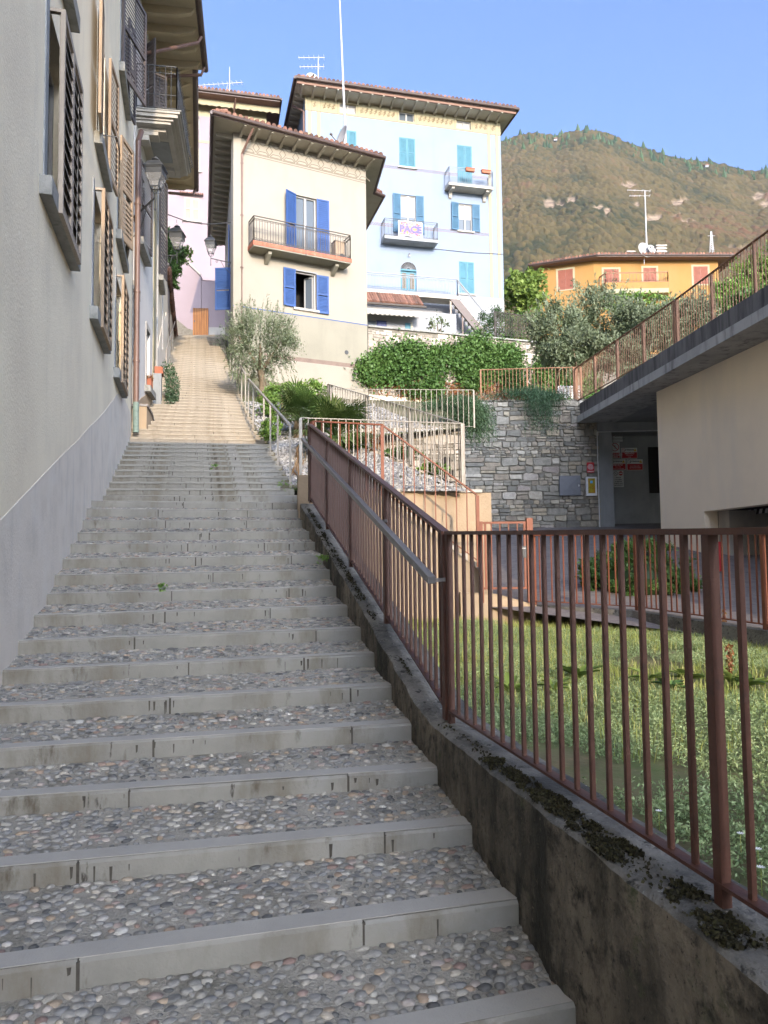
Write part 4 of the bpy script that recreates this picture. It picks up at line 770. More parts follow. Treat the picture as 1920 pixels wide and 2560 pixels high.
# ================================================================ LANTERNS
def lantern(label, base, arm_to, s, cat='street lamp'):
    """base: point on the wall, arm_to: foot of the lantern"""
    t = thing('wall_lantern', label, cat, base, 'wrought iron wall lanterns'); a, b = Vector(base), Vector(arm_to); d = (b-a); dh = Vector((d.x, d.y, 0)).normalized(); L = Vector((d.x, d.y)).length; A = Vector((a.x, a.y, b.z))
    ar = MB().bar(A, b, .028).bar(b-U*.22, b+U*.10, .022); ar.lathe(b-U*.29, [(.005, 0), (.022, .035), (.012, .07)], 8); ar.box(A, .05, .1, .12)
    spiral(ar, A+dh*L*.78-U*.07, dh, U, .06, 1.4, 1, .014, math.pi/2); spiral(ar, A+dh*.12-U*.09, dh, U, .07, 1.4, 1, .014, math.pi/2)
    ar.tube([A-U*.42, A+dh*L*.28-U*.40, A+dh*L*.5-U*.22, A+dh*L*.62-U*.02], .010, 5); obj('bracket', ar, 'dark_metal', t)
    def sq(r, z): return [b+Vector((x*r, y*r, z)) for x, y in ((-1, -1), (1, -1), (1, 1), (-1, 1))]
    fr = MB()
    lo, hi, zl, zh = .095*s, .19*s, .22*s, .62*s
    for p, q in zip(sq(lo, zl), sq(hi, zh)): fr.bar(p, q, .018)
    for r, z in ((lo, zl), (hi, zh)):
        q = sq(r, z)
        for i in range(4): fr.bar(q[i], q[(i+1) % 4], .022)
    for x, y in ((-1, -1), (1, -1), (1, 1), (-1, 1)): fr.tube([b+Vector((x*lo, y*lo, zl)), b+Vector((x*lo*.8, y*lo*.8, zl*.55)), b+Vector((x*.01, y*.01, zl*.35))], .008, 4)
    fr.loft(sq(hi*1.02, zh*.80), sq(hi*1.1, zh)) if False else None
    obj('frame', fr, 'dark_metal', t)
    gl = MB().loft(sq(lo*.96, zl+.01), sq(hi*.97, zh-.14*s)); obj('glass', gl, 'lamp_glass', t)
    ca = MB().loft(sq(hi*.985, zh-.14*s), sq(hi*1.0, zh+.01)).loft(sq(hi*1.16, zh+.012), sq(hi*1.16, zh+.035)).loft(sq(hi*1.12, zh+.036), sq(hi*.72, zh+.16*s)).loft(sq(hi*.715, zh+.16*s), sq(hi*.42, zh+.2*s))
    ca.lathe(b+U*(zh+.2*s), [(.05*s, 0), (.05*s, .03*s), (.085*s, .035*s), (.085*s, .06*s), (.035*s, .09*s), (.02*s, .11*s)], 12); obj('cap', ca, 'dark_metal', t)
p = PY(*C1(1240, 1572), 14.9); lantern('large dark lantern on a scrolled bracket by the copper drainpipe', B2.pt(-.35, p.z-.1, .03), p, .9)
p = PY(*C2(1412, 440), 24.0); lantern('dark wall lantern in front of the climbing plant at the left', B3.pt(5.0, p.z-.1, .03), p, 1.08)
p = PY(*C4(97, 742), 27.9); q = CRM.pt(0, p.z); lantern('dark wall lantern on the side of the cream house with blue shutters', q+Vector((-.04, .9, -.1)), p, .95)
# ================================================================ CREAM HOUSE
h = thing('cream_house', 'three storey cream house with cobalt blue shutters and wrought iron balcony', 'house', CRM.pt(0, 3)); WC = CRMW
SD = Pl((CRM.o.x, CRM.o.y), (-.235, .972)); SIDE = Pl((CRM.o.x+SD.d.x*10, CRM.o.y+SD.d.y*10), (.235, -.972))   # left flank, seen from outside
dr_, wn_ = (2.46, 3.34, 11.75, 14.2), (2.44, 3.32, 9.72, 11.18); ez = 16.1
wall('wall', CRM, 0, WC, 9.44, ez, [dr_, (wn_[0], wn_[1], wn_[2], wn_[3])], .3, 'plaster_cream', h)
wall('lower_wall', CRM, 0, WC, 3, 9.44, [], .3, 'plaster_cream_low', h)
obj('core', MB().prism([CRM.pt(.6, 3)+Vector((-.4, 1.7, 0)), CRM.pt(WC-.5, 3)+Vector((-.4, 1.7, 0)), CRM.pt(WC-.5, 3)+Vector((-2.1, 8.8, 0)), CRM.pt(.6, 3)+Vector((-2.1, 8.8, 0))], (0, 0, ez-3.01)), 'interior', h)
obj('side_wall', MB().pbox(SD.pt(0, 3), Vector((SD.d.x, SD.d.y, 0))*10, Vector((.28, .07, 0)), (0, 0, ez-3)), 'plaster_cream', h)
obj('right_wall', MB().pbox(CRM.pt(WC, 3, -.02), Vector((-.235, .972, 0))*9.5, Vector((-.28, -.07, 0)), (0, 0, ez-3)), 'plaster_cream', h)
obj('blue_line', MB().fb(CRM, 0, WC, 9.42, 9.455, 0, .004), 'shutter_blue', h)
obj('trim_band', MB().fb(CRM, 1.2, WC, 7.62, 7.78, 0, .012), 'trim_brown', h)
obj('base_wall', MB().fb(CRM, .5, WC, 3, 7.617, 0, .02), 'plaster_cream', h)
v = CRM.uv(*C4(1321, 1590)); obj('vent', MB().lathe(CRM.pt(v[0], v[1], .0), [(.085, 0), (.085, .015), (.07, .02)], 16, Vector((CRM.n.x, CRM.n.y, 0))), 'dark_metal', h)
fz = MB(); LINE = lambda a, b, w_=.022: fz.bar(CRM.pt(a[0], a[1], .003), CRM.pt(b[0], b[1], .003), .004, w_)
def strip(u0, z0, u1, z1, w_=.03):
    d = Vector((u1-u0, z1-z0)).normalized(); nx, nz = -d.y*w_/2, d.x*w_/2
    fz.prism([CRM.pt(u0-nx, z0-nz), CRM.pt(u1-nx, z1-nz), CRM.pt(u1+nx, z1+nz), CRM.pt(u0+nx, z0+nz)], Vector((CRM.n.x, CRM.n.y, 0))*.005)
for z in (15.95, 15.42, 15.34): strip(0, z, WC, z, .028)
DX = [CRM.uv(*C3(x, y))[0] for x, y in ((712, 745), (810, 770), (908, 795), (1005, 825), (1100, 850), (1192, 875), (1285, 900), (1375, 925), (1465, 945))]; DZ = 15.69
DX = [DX[0]-.62]+DX
for i, u in enumerate(DX):
    if i:
        for s_ in ((-1, 0, 0, 1), (0, 1, 1, 0), (1, 0, 0, -1), (0, -1, -1, 0)): strip(u+s_[0]*.13, DZ+s_[1]*.19, u+s_[2]*.13, DZ+s_[3]*.19, .032)
    m = u+(DX[i+1]-u)/2 if i < len(DX)-1 else u+.3
    for a in ((-.24, 15.46, .24, 15.46), (-.24, 15.46, -.13, 15.58), (.24, 15.46, .13, 15.58), (-.13, 15.58, .13, 15.58), (-.18, 15.93, 0, 15.80), (0, 15.80, .18, 15.93)): strip(max(0, m+a[0]), a[1], min(WC, m+a[2]), a[3], .03)
obj('painted_frieze', fz, 'ornament', h)
wd = window(h, CRM, dr_, 'open', 'shutter_blue', .14, False, .52, (24, 3), 'glass', False, 30, name='balcony_door')
w2 = thing('x', None, None, (0, 0, 0)); bpy.data.objects.remove(w2)
u0, u1, z0, z1 = wn_; mb = MB()
for a, b, c, d in ((u0, u0+.05, z0, z1), (u1-.05, u1, z0, z1), (u0+.05, u1-.05, z1-.05, z1), (u0+.05, u1-.05, z0, z0+.05)): mb.fb(CRM, a, b, c, d, -.16, -.1)
wl = obj('window', mb, 'frame_white', h); leaf_shutter(CRM, u0, .5, z0-.0, z1+.02, -1, 4, 'shutter_blue', wl, 26); leaf_shutter(CRM, u1, .5, z0-.1, z1-.05, 1, 4, 'shutter_blue', wl, 26)
a = CRM.pt(u1-.06, z0+.06, -.16); dv = (-Vector((CRM.n.x, CRM.n.y, 0))*.36-Vector((CRM.d.x, CRM.d.y, 0))*.22); H = z1-z0-.12; cs = MB()
for f0, f1 in ((0, .12), (.88, 1)): cs.pbox(a+dv*f0, dv*(f1-f0), (-.02, -.03, 0), (0, 0, H))
cs.pbox(a, dv, (-.02, -.03, 0), (0, 0, .06)).pbox(a+U*(H-.06), dv, (-.02, -.03, 0), (0, 0, .06)); ca_ = obj('casement', cs, 'frame_white', wl); obj('pane', MB().pbox(a+dv*.1+U*.05, dv*.8, (-.008, -.01, 0), (0, 0, H-.1)), 'glass', ca_)
obj('sill', MB().fb(CRM, u0-.08, u1+.1, z0-.09, z0-.004, -.1, .08), 'concrete_light', wl)
obj('room', MB().fb(CRM, u0-.5, u1+.5, z0-.3, z1+.3, -1.5, -1.45), 'interior', wl)
obj('surround', MB().fb(CRM, u0-.05, u0-.001, z0, z1+.05, 0, .01).fb(CRM, u0, u1, z1+.001, z1+.05, 0, .01).fb(CRM, u1+.001, u1+.05, z0, z1+.05, 0, .01), 'plaster_white', wl)
# balcony
D = .66; b0, b1, zb = .57, 4.53, 11.56
ba = obj('balcony', MB().fb(CRM, b0, b1, zb, zb+.05, .001, D), 'plaster_cream_low', h); obj('slab', MB().fb(CRM, b0-.02, b1+.02, zb+.051, zb+.2, .001, D+.02), 'slab_red', ba)
for u in (b0+.62, b1-.6): obj('corbel', MB().prism([CRM.pt(u, zb-.001, .001), CRM.pt(u, zb-.36, .001), CRM.pt(u, zb-.36, .07), CRM.pt(u, zb-.13, .5), CRM.pt(u, zb-.001, .5)], Vector((CRM.d.x, CRM.d.y, 0))*.14), 'plaster_cream_low', ba)
rl = MB(); z = zb+.2; cc = [CRM.pt(b0+.02, z, .02), CRM.pt(b0+.02, z, D-.02), CRM.pt(b1-.02, z, D-.02), CRM.pt(b1-.02, z, .02)]
for p, q in ((cc[0], cc[1]), (cc[1], cc[2]), (cc[2], cc[3])): scroll_rail(rl, p, q, .95, .017, .105)
obj('railing', rl, 'iron', ba)
p = cc[1].lerp(cc[2], .52); obj('spike', MB().bar(p-U*.2+CRM.pt(0, 0, .03)-CRM.pt(0, 0, 0), p+U*.95+CRM.pt(0, 0, .03)-CRM.pt(0, 0, 0), .035), 'iron', ba)
pq = CRM.pt(4.15, zb+.2, .3); t = thing('wicker_chest', 'tan wicker chest with a dark wheel at the right end of the balcony', 'chest', pq)
obj('body', MB().fb(CRM, 3.95, 4.35, zb+.3, zb+.9, .1, .45), 'wood_tan', t, bevel=.02); obj('lid', MB().fb(CRM, 3.93, 4.37, zb+.903, zb+.94, .08, .47), 'wood_grey', t)
obj('wheel', MB().lathe(CRM.pt(4.2, zb+.3, .5), [(.1, 0), (.1, .04), (.05, .05)], 14, Vector((CRM.n.x, CRM.n.y, 0))), 'dark_metal', t)
# roof
o = [PZ(535, 289, 16.05), PZ(957, 400, 16.05), PZ(932, 485, 16.05), PZ(956, 495, 16.05), PZ(912, 575, 16.05), SD.pt(10.6, 16.05)+Vector((-.75, 0, 0))]; o = [(p.x, p.y) for p in o]
hip_roof(h, o, 16.06, .15, ridge=[(-2.9, 31.6, 17.2), (-4.2, 35, 17.2)], tsz=.21)
brackets(CRM, [.2+i*.53 for i in range(11)], 16.055, .72, 'soffit', h, .12, .09)
for i in range(20): rb = MB(); u = .15+i*.52; q = SD.pt(u, 16.055); rb.prism([q, q-U*.17, q-U*.12+Vector((-.58, -.14, 0)), q+Vector((-.64, -.15, 0))], (-.02, .09, 0)); obj('rafter', rb, 'soffit', h)
pq = [CRM.uv(*C3(x, y)) for x, y in ((650, 590), (645, 640), (605, 745))]; pu = CRM.uv(*C4(372, 800))[0]
pipe('downpipe', [CRM.pt(pq[0][0], 16.0, .7), CRM.pt(pu+.16, 15.75, .5), CRM.pt(pu, 15.25, .09), CRM.pt(pu, 3.5, .09)], .045, 'copper', h, 10, [CRM.pt(pu, z, .09) for z in (14.9, 12.9, 10.9, 8.8)])
# blue shutters on the flank
for (y0_, z0_, z1_, aa) in ((1.9, 9.9, 11.6, 86), (3.4, 12.3, 14.0, 10)):
    q = SD.pt(y0_, z0_)+Vector((-.03, 0, 0)); g = MB(); d = Vector((-math.sin(math.radians(aa)), math.cos(math.radians(aa))*.97, 0)); shutter(g, (q.x, q.y), d, .62, z0_, z1_, slats=24, n=Vector((.1, -1, 0)) if aa > 45 else Vector((-1, 0, 0))); obj('shutter', g, 'shutter_blue', h)
# wire across the street
a, b = PY(412, 533, 25.9), CRM.uv(*C3(520, 1290)); b = CRM.pt(b[0]+.02, b[1], .02); n = 16
tag(obj('cable', MB().tube([a.lerp(b, i/n)-U*.35*math.sin(math.pi*i/n)*.6 for i in range(n+1)], .018, 5), 'dark_metal', None, org=a), 'thin dark cable strung across the street to the corner of the cream house', 'cable')
# ================================================================ PALE BLUE BUILDING
h = thing('apartment_building', 'tall pale blue villa with turquoise shutters, painted yellow frieze and wide eaves', 'building', BLU.pt(0, 8)); WB = BLUW; ez = 26.36
att = [(1.97, 2.92, 25.49, 26.04), (5.48, 6.41, 25.49, 26.04), (9.02, 9.93, 25.49, 26.0)]; r3 = [(1.97, 2.92, 22.72, 24.46), (5.47, 6.42, 22.72, 24.46), (9.02, 9.93, 21.8, 24.44)]; r2 = [(5.5, 6.42, 18.75, 21.05), (9.03, 9.89, 19.25, 20.9)]; r1 = [(9.02, 9.93, 15.47, 17.38)]; arch = (5.45, 6.4, 14.86, 16.62)
wall('wall', BLU, 0, WB, 15.35, 25.34, r3+r2+r1+[(arch[0], arch[1], 15.3, 16.62)], .3, 'plaster_blue', h)
wall('frieze_wall', BLU, 0, WB, 25.34, ez, att, .3, 'plaster_pale', h)
wall('base_wall', BLU, 0, WB, 8, 15.35, [(arch[0], arch[1], 14.86, 15.4)], .3, 'plaster_white', h)
obj('core', MB().prism([BLU.pt(.3, 8, -.9), BLU.pt(WB-.05, 8, -.9), BLU.pt(WB-.3, 8, -9), BLU.pt(.3, 8, -9)], (0, 0, ez-8.01)), 'interior', h)
obj('side_wall', MB().pbox(BLU.pt(0, 8, -.31), BLU.pt(-0, 0, -9.5)-BLU.pt(0, 0, 0), BLU.pt(.25, 0)-BLU.pt(0, 0), (0, 0, ez-8)), 'plaster_blue', h)
obj('right_wall', MB().pbox(BLU.pt(WB, 8, -.31), BLU.pt(-0, 0, -9.5)-BLU.pt(0, 0, 0), BLU.pt(-.25, 0)-BLU.pt(0, 0), (0, 0, ez-8)), 'plaster_blue', h)
for u0, u1 in ((.16, .33), (.68, .85), (WB-.85, WB-.68), (WB-.33, WB-.16)): obj('painted_pilaster', MB().fb(BLU, u0, u1, 15.36, 25.34, 0, .012), 'plaster_pale', h)
lb = MB()
for u in (.14, .345, .66, .865, WB-.87, WB-.665, WB-.35, WB-.145): lb.fb(BLU, u, u+.018, 15.36, 26.2, 0, .005)
for zz in (25.36, 26.14): lb.fb(BLU, 0, WB, zz, zz+.03, 0, .006)
for a in att:
    for q in ((a[0]-.12, a[0]-.1), (a[1]+.1, a[1]+.12)): lb.fb(BLU, q[0], q[1], 25.36, 26.14, 0, .006)
obj('painted_line', lb, 'ornament', h)
og = MB()
for u0, u1 in ((.38, .62), (.95, 1.72), (3.12, 5.25), (6.62, 8.78), (10.12, 10.95), (WB-.62, WB-.38)):
    n = max(1, round((u1-u0)/.26)); 
    for i in range(n):
        u = u0+(i+.5)*(u1-u0)/n; o_ = BLU.pt(u, 25.75, .006); X = Vector((BLU.d.x, BLU.d.y, 0))
        spiral(og, o_-U*.02, X, U, .115, 1.3, 1 if i % 2 else -1, .03, 0, 10); spiral(og, o_+U*.12+X*.08, X, U, .05, 1.1, -1, .022, 2, 7); og.tube([o_-U*.2-X*.08, o_-U*.1, o_+U*.18+X*.05], .012, 4, False)
obj('painted_scrolls', og, 'ornament_light', h)
zg = MB()
def zig(u0, u1, z, hh=.13, p=.2):
    n = int((u1-u0)/p)
    for i in range(n):
        a = u0+(u1-u0)*i/n; b = a+(u1-u0)/n; m = (a+b)/2
        for s_ in (1, -1): zg.tube([BLU.pt(a, z+s_*hh/2, .004), BLU.pt(m, z-s_*hh/2, .004), BLU.pt(b, z+s_*hh/2, .004)], .011, 3, False)
    for s_ in (1, -1): zg.fb(BLU, u0, u1, z+s_*hh*.62-.01, z+s_*hh*.62+.01, 0, .005)
zig(.9, WB-.9, 22.62); zig(.9, WB-.9, 19.16); obj('painted_belt', zg, 'ornament_pink', h)
X_ = Vector((BLU.d.x, BLU.d.y, 0)); N_B = Vector((BLU.n.x, BLU.n.y, 0))
for i, a in enumerate(att): window(h, BLU, a, '', rec=.16, sill=False, curtain=i != 1, glassm='glass' if i == 1 else 'glass_light', name='attic_window')
window(h, BLU, r3[0], 'closed', 'shutter_teal', sill=True, slats=26); window(h, BLU, r3[1], 'closed', 'shutter_teal', slats=26); window(h, BLU, r3[2], 'closed', 'shutter_teal', sill=False, slats=34, name='balcony_door')
window(h, BLU, r2[0], 'open', 'shutter_steel', .13, False, .47, (6, 5), 'glass', True, 34, name='balcony_door'); window(h, BLU, r2[1], 'open', 'shutter_steel', .13, True, .46, (8, 4), 'glass', True, 26); window(h, BLU, r1[0], 'closed', 'shutter_teal', slats=26)
# arched door with fanlight
am = (arch[0]+arch[1])/2; ar = (arch[1]-arch[0])/2; zs = 16.62; mb = MB(); n = 14
arc = [(am+ar*math.cos(math.pi*i/n), zs+ar*.98*math.sin(math.pi*i/n)) for i in range(n+1)]
dd = obj('entrance_door', MB().fb(BLU, arch[0], am-.01, arch[2], 16.6, -.16, -.1).fb(BLU, am+.01, arch[1], arch[2], 16.6, -.16, -.1).fb(BLU, arch[0], arch[1], 16.56, 16.66, -.1, .01), 'shutter_teal', h)
obj('fanlight', MB().prism([BLU.pt(u, z, .003) for u, z in arc], N_B*.006), 'interior', dd)
for i in range(1, n):
    if i % 1 == 0: mb.bar(BLU.pt(am+(u_ := 0)+.10*math.cos(math.pi*i/n), zs+.10*math.sin(math.pi*i/n), .015), BLU.pt(am+ar*.94*math.cos(math.pi*i/n), zs+ar*.94*math.sin(math.pi*i/n), .015), .016)
mb.tube([BLU.pt(u, z, .012) for u, z in arc], .02, 5, False); obj('fan_bars', mb, 'white_metal', dd)
for s_ in (-1, 1):
    c = am+s_*ar*.5; obj('pane', MB().fb(BLU, c-.13, c+.13, 15.55, 16.45, -.098, -.09), 'ornament', dd); g = MB()
    for i in range(5): g.bar(BLU.pt(c-.12+i*.06, 15.55, -.08), BLU.pt(c-.12+i*.06, 16.45, -.08), .014)
    for i in range(8): spiral(g, BLU.pt(c+(.05 if i % 2 else -.05), 15.62+i*.11, -.08), X_, U, .045, 1.2, 1, .012)
    obj('grille', g, 'iron', dd); obj('door_panel', MB().fb(BLU, c-.14, c+.14, 14.98, 15.42, -.099, -.085), 'shutter_teal', dd)
p = BLU.pt(*BLU.uv(*C6(537, 528)), .08); t = thing('door_lamp', 'small round white lamp above the arched turquoise door', 'lamp', p); obj('globe', MB().lathe(p-U*.1, [(.05, 0), (.085, .05), (.085, .13), (.05, .18)], 12), 'lamp_glass', t); obj('fitting', MB().lathe(p+U*.081, [(.06, 0), (.03, .04)], 10), 'iron', t)
def balcony(pl, par, u0, u1, z, th, d, rh, mat, rmat, corb=(), ch=.3, pitch=.12, name='balcony'):
    b = obj(name, MB().fb(pl, u0, u1, z, z+th, .003, d), mat, par)
    for u in corb: obj('corbel', MB().prism([pl.pt(u, z-.002, .002), pl.pt(u, z-ch*1.5, .002), pl.pt(u, z-ch*1.3, .12), pl.pt(u, z-ch*.5, .22), pl.pt(u, z-ch*.35, d*.8), pl.pt(u, z-.002, d*.85)], Vector((pl.d.x, pl.d.y, 0))*.18), mat, b)
    r = MB(); q = [pl.pt(u0+.03, z+th, .02), pl.pt(u0+.03, z+th, d-.03), pl.pt(u1-.03, z+th, d-.03), pl.pt(u1-.03, z+th, .02)]
    for s_, e in zip(q, q[1:]): scroll_rail(r, s_, e, rh, .013, pitch)
    obj('railing', r, rmat, b); return b
balcony(BLU, h, 8.2, 10.95, 21.55, .14, .8, .95, 'concrete_light', 'white_metal', (8.42, 10.55), .32)
balcony(BLU, h, 4.32, 7.5, 18.02, .17, .8, 1.0, 'concrete_plain', 'iron', (), .3, .2)
for i, (x0, x1, lab) in enumerate(((1230, 1285, 'terracotta flower box on the white balcony rail, the left of the two'), (1328, 1383, 'terracotta flower box on the white balcony rail, the right of the two'))):
    a = BLU.uv(*C5(x0, 665))[0]+.06; p = BLU.pt(a+.3, 22.45, .85); t = thing('flower_box', lab, 'planter', p, 'terracotta boxes on the balcony rail')
    obj('box', MB().fb(BLU, a, a+.52, 22.42, 22.58, .78, .95), 'terracotta', t, bevel=.01); obj('rim', MB().fb(BLU, a-.02, a+.54, 22.583, 22.62, .76, .97), 'terracotta', t)
# PACE banner
pa, pb_ = 5.12, 6.55; bn = thing('peace_banner', 'white cloth banner reading PACE in blue letters tied to the balcony railing', 'banner', BLU.pt(5.8, 18.2, .83)); FB_ = Pl((BLU.o.x+BLU.n.x*.83, BLU.o.y+BLU.n.y*.83), (BLU.d.x, BLU.d.y))
nx, nz = 16, 10; mb = MB(); gu = lambda i: pa+(pb_-pa)*i/nx; vs = [[FB_.pt(gu(i), 18.18+.92*j/nz-.02*math.sin(i*.8)+(.05*math.sin(math.pi*i/nx) if j == 0 else 0), .012*math.sin(i*.9+j*.4)) for i in range(nx+1)] for j in range(nz+1)]
mb.add([p for r in vs for p in r], [(j*(nx+1)+i, j*(nx+1)+i+1, (j+1)*(nx+1)+i+1, (j+1)*(nx+1)+i) for j in range(nz) for i in range(nx)]); obj('cloth', mb, 'banner', bn, True)
bd = MB()
for i in range(80):
    u = random.uniform(pa+.08, pb_-.12); zz = random.choice((random.uniform(18.26, 18.40), random.uniform(18.86, 19.0))); bd.fb(FB_, u, u+random.uniform(.04, .16), zz, zz+random.uniform(.02, .07), .016, .02)
obj('border_orange', bd, 'orange', bn); bd = MB()
for i in range(50): u = random.uniform(pa+.08, pb_-.12); zz = random.choice((random.uniform(18.26, 18.40), random.uniform(18.84, 18.98))); bd.fb(FB_, u, u+random.uniform(.03, .1), zz, zz+random.uniform(.02, .05), .021, .024)
obj('border_blue', bd, 'purple', bn); obj('letter_ground', MB().fb(FB_, pa+.1, pb_-.12, 18.42, 18.84, .014, .018), 'orange', bn)
text('PACE', FB_, (pa+pb_)/2, 18.62, .52, 'purple', bn, .03, bold=.038, sx=1.05)
# cable and outside stair
q0 = BLU.uv(*C6(775, 462)); tag(obj('cable', MB().tube([BLU.pt(q0[0], q0[1], .03), BLU.pt(9.6, q0[1]-.03, .03), BLU.pt(WB-.02, 18.05, .03)], .014, 4), 'iron', None, org=BLU.pt(7, 18, 0)), 'thin cable fixed along the pale blue wall above the ground floor', 'cable')
st_ = thing('outside_stair', 'concrete landing and outside stair with white scrolled railing along the pale blue building', 'outside stair', BLU.pt(8, 9, .6)); lz0 = 14.64; LD = .95
obj('landing', MB().fb(BLU, -.3, 8.55, lz0, lz0+.2, .31, LD+.3), 'concrete_light', st_)
ns = 15; e0 = 8.55; e1 = 11.55; zt0 = lz0+.2; zb0 = 11.35; sb = MB()
for i in range(ns): u = e0+(e1-e0)*i/ns; zz = zt0-(zt0-zb0)*(i+1)/ns; sb.fb(BLU, u, u+(e1-e0)/ns*1.0, zz-.22, zz, .35, LD+.28)
obj('step', sb, 'concrete_light', st_); sl_ = (zt0-zb0)/(e1-e0)
obj('stringer', MB().prism([BLU.pt(e0-.6, zt0-.18, LD+.3), BLU.pt(e0, zt0-.2, LD+.3), BLU.pt(e1+.1, zb0-.25, LD+.3), BLU.pt(e1-.3, zb0-.45, LD+.3)], N_B*-.12), 'brown_metal', st_)
r = MB(); scroll_rail(r, BLU.pt(.0, zt0, LD+.25), BLU.pt(e0-.1, zt0, LD+.25), .98, .026, .17); scroll_rail(r, BLU.pt(e0-.1, zt0, LD+.25), BLU.pt(e1+.05, zb0, LD+.25), .98, .026, .17); obj('railing', r, 'white_metal', st_)
obj('stair_post', MB().bar(BLU.pt(8.05, 9.5, LD+.2), BLU.pt(8.05, lz0-.1, LD+.2), .09), 'wood_grey', st_); obj('stair_post', MB().bar(BLU.pt(8.75, 9.5, LD+.2), BLU.pt(8.75, lz0-.5, LD+.2), .07), 'trim_brown', st_)
# annex with tiled roof and awning below the landing
an = thing('annex', 'low annex with red tiled roof and scalloped cream awning below the landing', 'annex', BLU.pt(4, 9, 2.4)); AP = Pl((BLU.o.x+BLU.n.x*1.9, BLU.o.y+BLU.n.y*1.9), (BLU.d.x, BLU.d.y))
ua = lambda x, y: AP.uv(*C6(x, y)); zr0 = ua(400, 1035)[1]; ru = ua(650, 1030)[0]
wall('wall', AP, 2.2, 8.1, 9, zr0, [], .25, 'plaster_white', an); obj('side_wall', MB().pbox(AP.pt(8.1, 9), (-.2, 0, 0), N_B*-1.5, (0, 0, zr0-9)), 'plaster_white', an)
rr = MB(); k = 26
for i in range(k): u = 2.3+(ru-2.35)*(i+.5)/k; rr.tube([AP.pt(u, zr0+.14, .62), AP.pt(u, 14.5, -.3)], .095, 7)
ro = obj('roof', rr, 'tile', an); obj('roof_board', MB().prism([AP.pt(2.2, zr0+.02, .6), AP.pt(ru, zr0+.02, .6), AP.pt(ru, 14.38, -.3), AP.pt(2.2, 14.38, -.3)], (0, 0, .05)), 'soffit_brown', ro)
obj('gutter', MB().tube([AP.pt(2.2, zr0+.03, .68), AP.pt(ru+.1, zr0+.03, .68)], .07, 8), 'iron', ro)
az1 = ua(400, 1095)[1]; az0 = ua(400, 1140)[1]; au = ua(618, 1100)[0]; n = 60
aw = obj('awning', MB().prism([AP.pt(2.2, az1+.12, .02), AP.pt(au, az1+.12, .02), AP.pt(au, az1, .95), AP.pt(2.2, az1, .95)], (0, 0, .02)), 'fabric', an)
vl = MB(); vp = [(2.2+(au-2.2)*i/n) for i in range(n+1)]; lo_ = [az0+.06-abs(math.sin(i*math.pi*14/n))*.11 for i in range(n+1)]
for i in range(n): vl.prism([AP.pt(vp[i], az1+.02, .952), AP.pt(vp[i+1], az1+.02, .952), AP.pt(vp[i+1], lo_[i+1], .952), AP.pt(vp[i], lo_[i], .952)], N_B*.008)
obj('valance', vl, 'fabric', aw); a = ua(230, 1145); b = ua(325, 1215)
obj('shutter', MB().fb(AP, a[0], b[0], 9.5, a[1]+.05, 0, .04), 'navy', an); a = ua(152, 1145); obj('window', MB().fb(AP, a[0], ua(225, 1145)[0], 9.5, a[1]+.05, 0, .02), 'glass', an)
a = ua(500, 1160); b = ua(572, 1240); obj('door', MB().fb(AP, a[0], b[0]-.12, 9, a[1], 0, .03), 'shutter_teal', an); obj('door_frame', MB().fb(AP, b[0]-.12, b[0], 9, a[1]+.05, 0, .05), 'shutter_cream', an)
# roof
o = [PZ(737.6, 199.8, 26.36), PZ(1296.5, 277.3, 26.36)]; o = [BLU.pt(-.62, 26.36, 1.02), BLU.pt(WB+.62, 26.36, 1.02), BLU.pt(WB+.62, 26.36, -10.2), BLU.pt(-.62, 26.36, -10.2)]
hip_roof(h, [(p.x, p.y) for p in o], 26.37, .2, ridge=[tuple(BLU.pt(4, 27.6, -4.6)), tuple(BLU.pt(8, 27.6, -4.6))], gr=.09, tsz=.24)
obj('fascia', MB().fb(BLU, -.6, WB+.6, 26.22, 26.36, .9, .99), 'soffit_brown', h)
brackets(BLU, [-.3+i*.655 for i in range(19)], 26.215, .98, 'soffit', h, .11, .10); obj('eave_board', MB().fb(BLU, -.4, WB+.4, 26.225, 26.35, .002, .89), 'soffit', h)
for i in range(15): rb = MB(); q = BLU.pt(0, 26.33, -.2-i*.65); rb.prism([q, q-U*.2, q-U*.12-X_*.5, q-X_*.58], N_B*-.12); obj('rafter', rb, 'soffit', h)
pipe('downpipe', [BLU.pt(-.55, 26.3, -1.3), BLU.pt(-.12, 25.5, -.35), BLU.pt(-.08, 25.3, -.1), BLU.pt(-.08, 12, -.1)], .055, 'copper', h)
# ================================================================ PINK BUILDING
h = thing('pink_building', 'tall pale pink building with cream shutters at the top of the stairs', 'building', PNK.pt(0, 9)); ez = 26.0
pw_ = [(-.42, .40, 19.3, 20.6), (-.42, .42, 22.22, 23.55), (-.3, .40, 24.7, 25.38)]
wall('wall', PNK, -6, 4.2, 9, 25.5, pw_, .3, 'plaster_pink', h); wall('frieze_wall', PNK, -6, 4.2, 25.5, ez+.3, [], .3, 'plaster_pale', h); obj('core', MB().fb(PNK, -6, 4.1, 9, 26.2, -8, -.8), 'plaster_pink', h)
obj('belt', MB().fb(PNK, -6, 4.2, 23.92, 24.06, 0, .02), 'plaster_pale', h)
window(h, PNK, pw_[0], 'closed', 'shutter_cream', slats=30); window(h, PNK, pw_[1], 'closed', 'shutter_cream', slats=30); window(h, PNK, pw_[2], '', sill=False)
tb = MB()
for i in range(11): tb.tube([PNK.pt(-.62+i*.12, 20.86, .0), PNK.pt(-.62+i*.12, 20.78, .28)], .055, 6)
obj('window_hood', tb, 'tile', h)
for u in (-.85, .85, -.52, .5): obj('shutter_stop', MB().fb(PNK, u, u+.03, 19.1, 19.25, 0, .06), 'dark_metal', h)
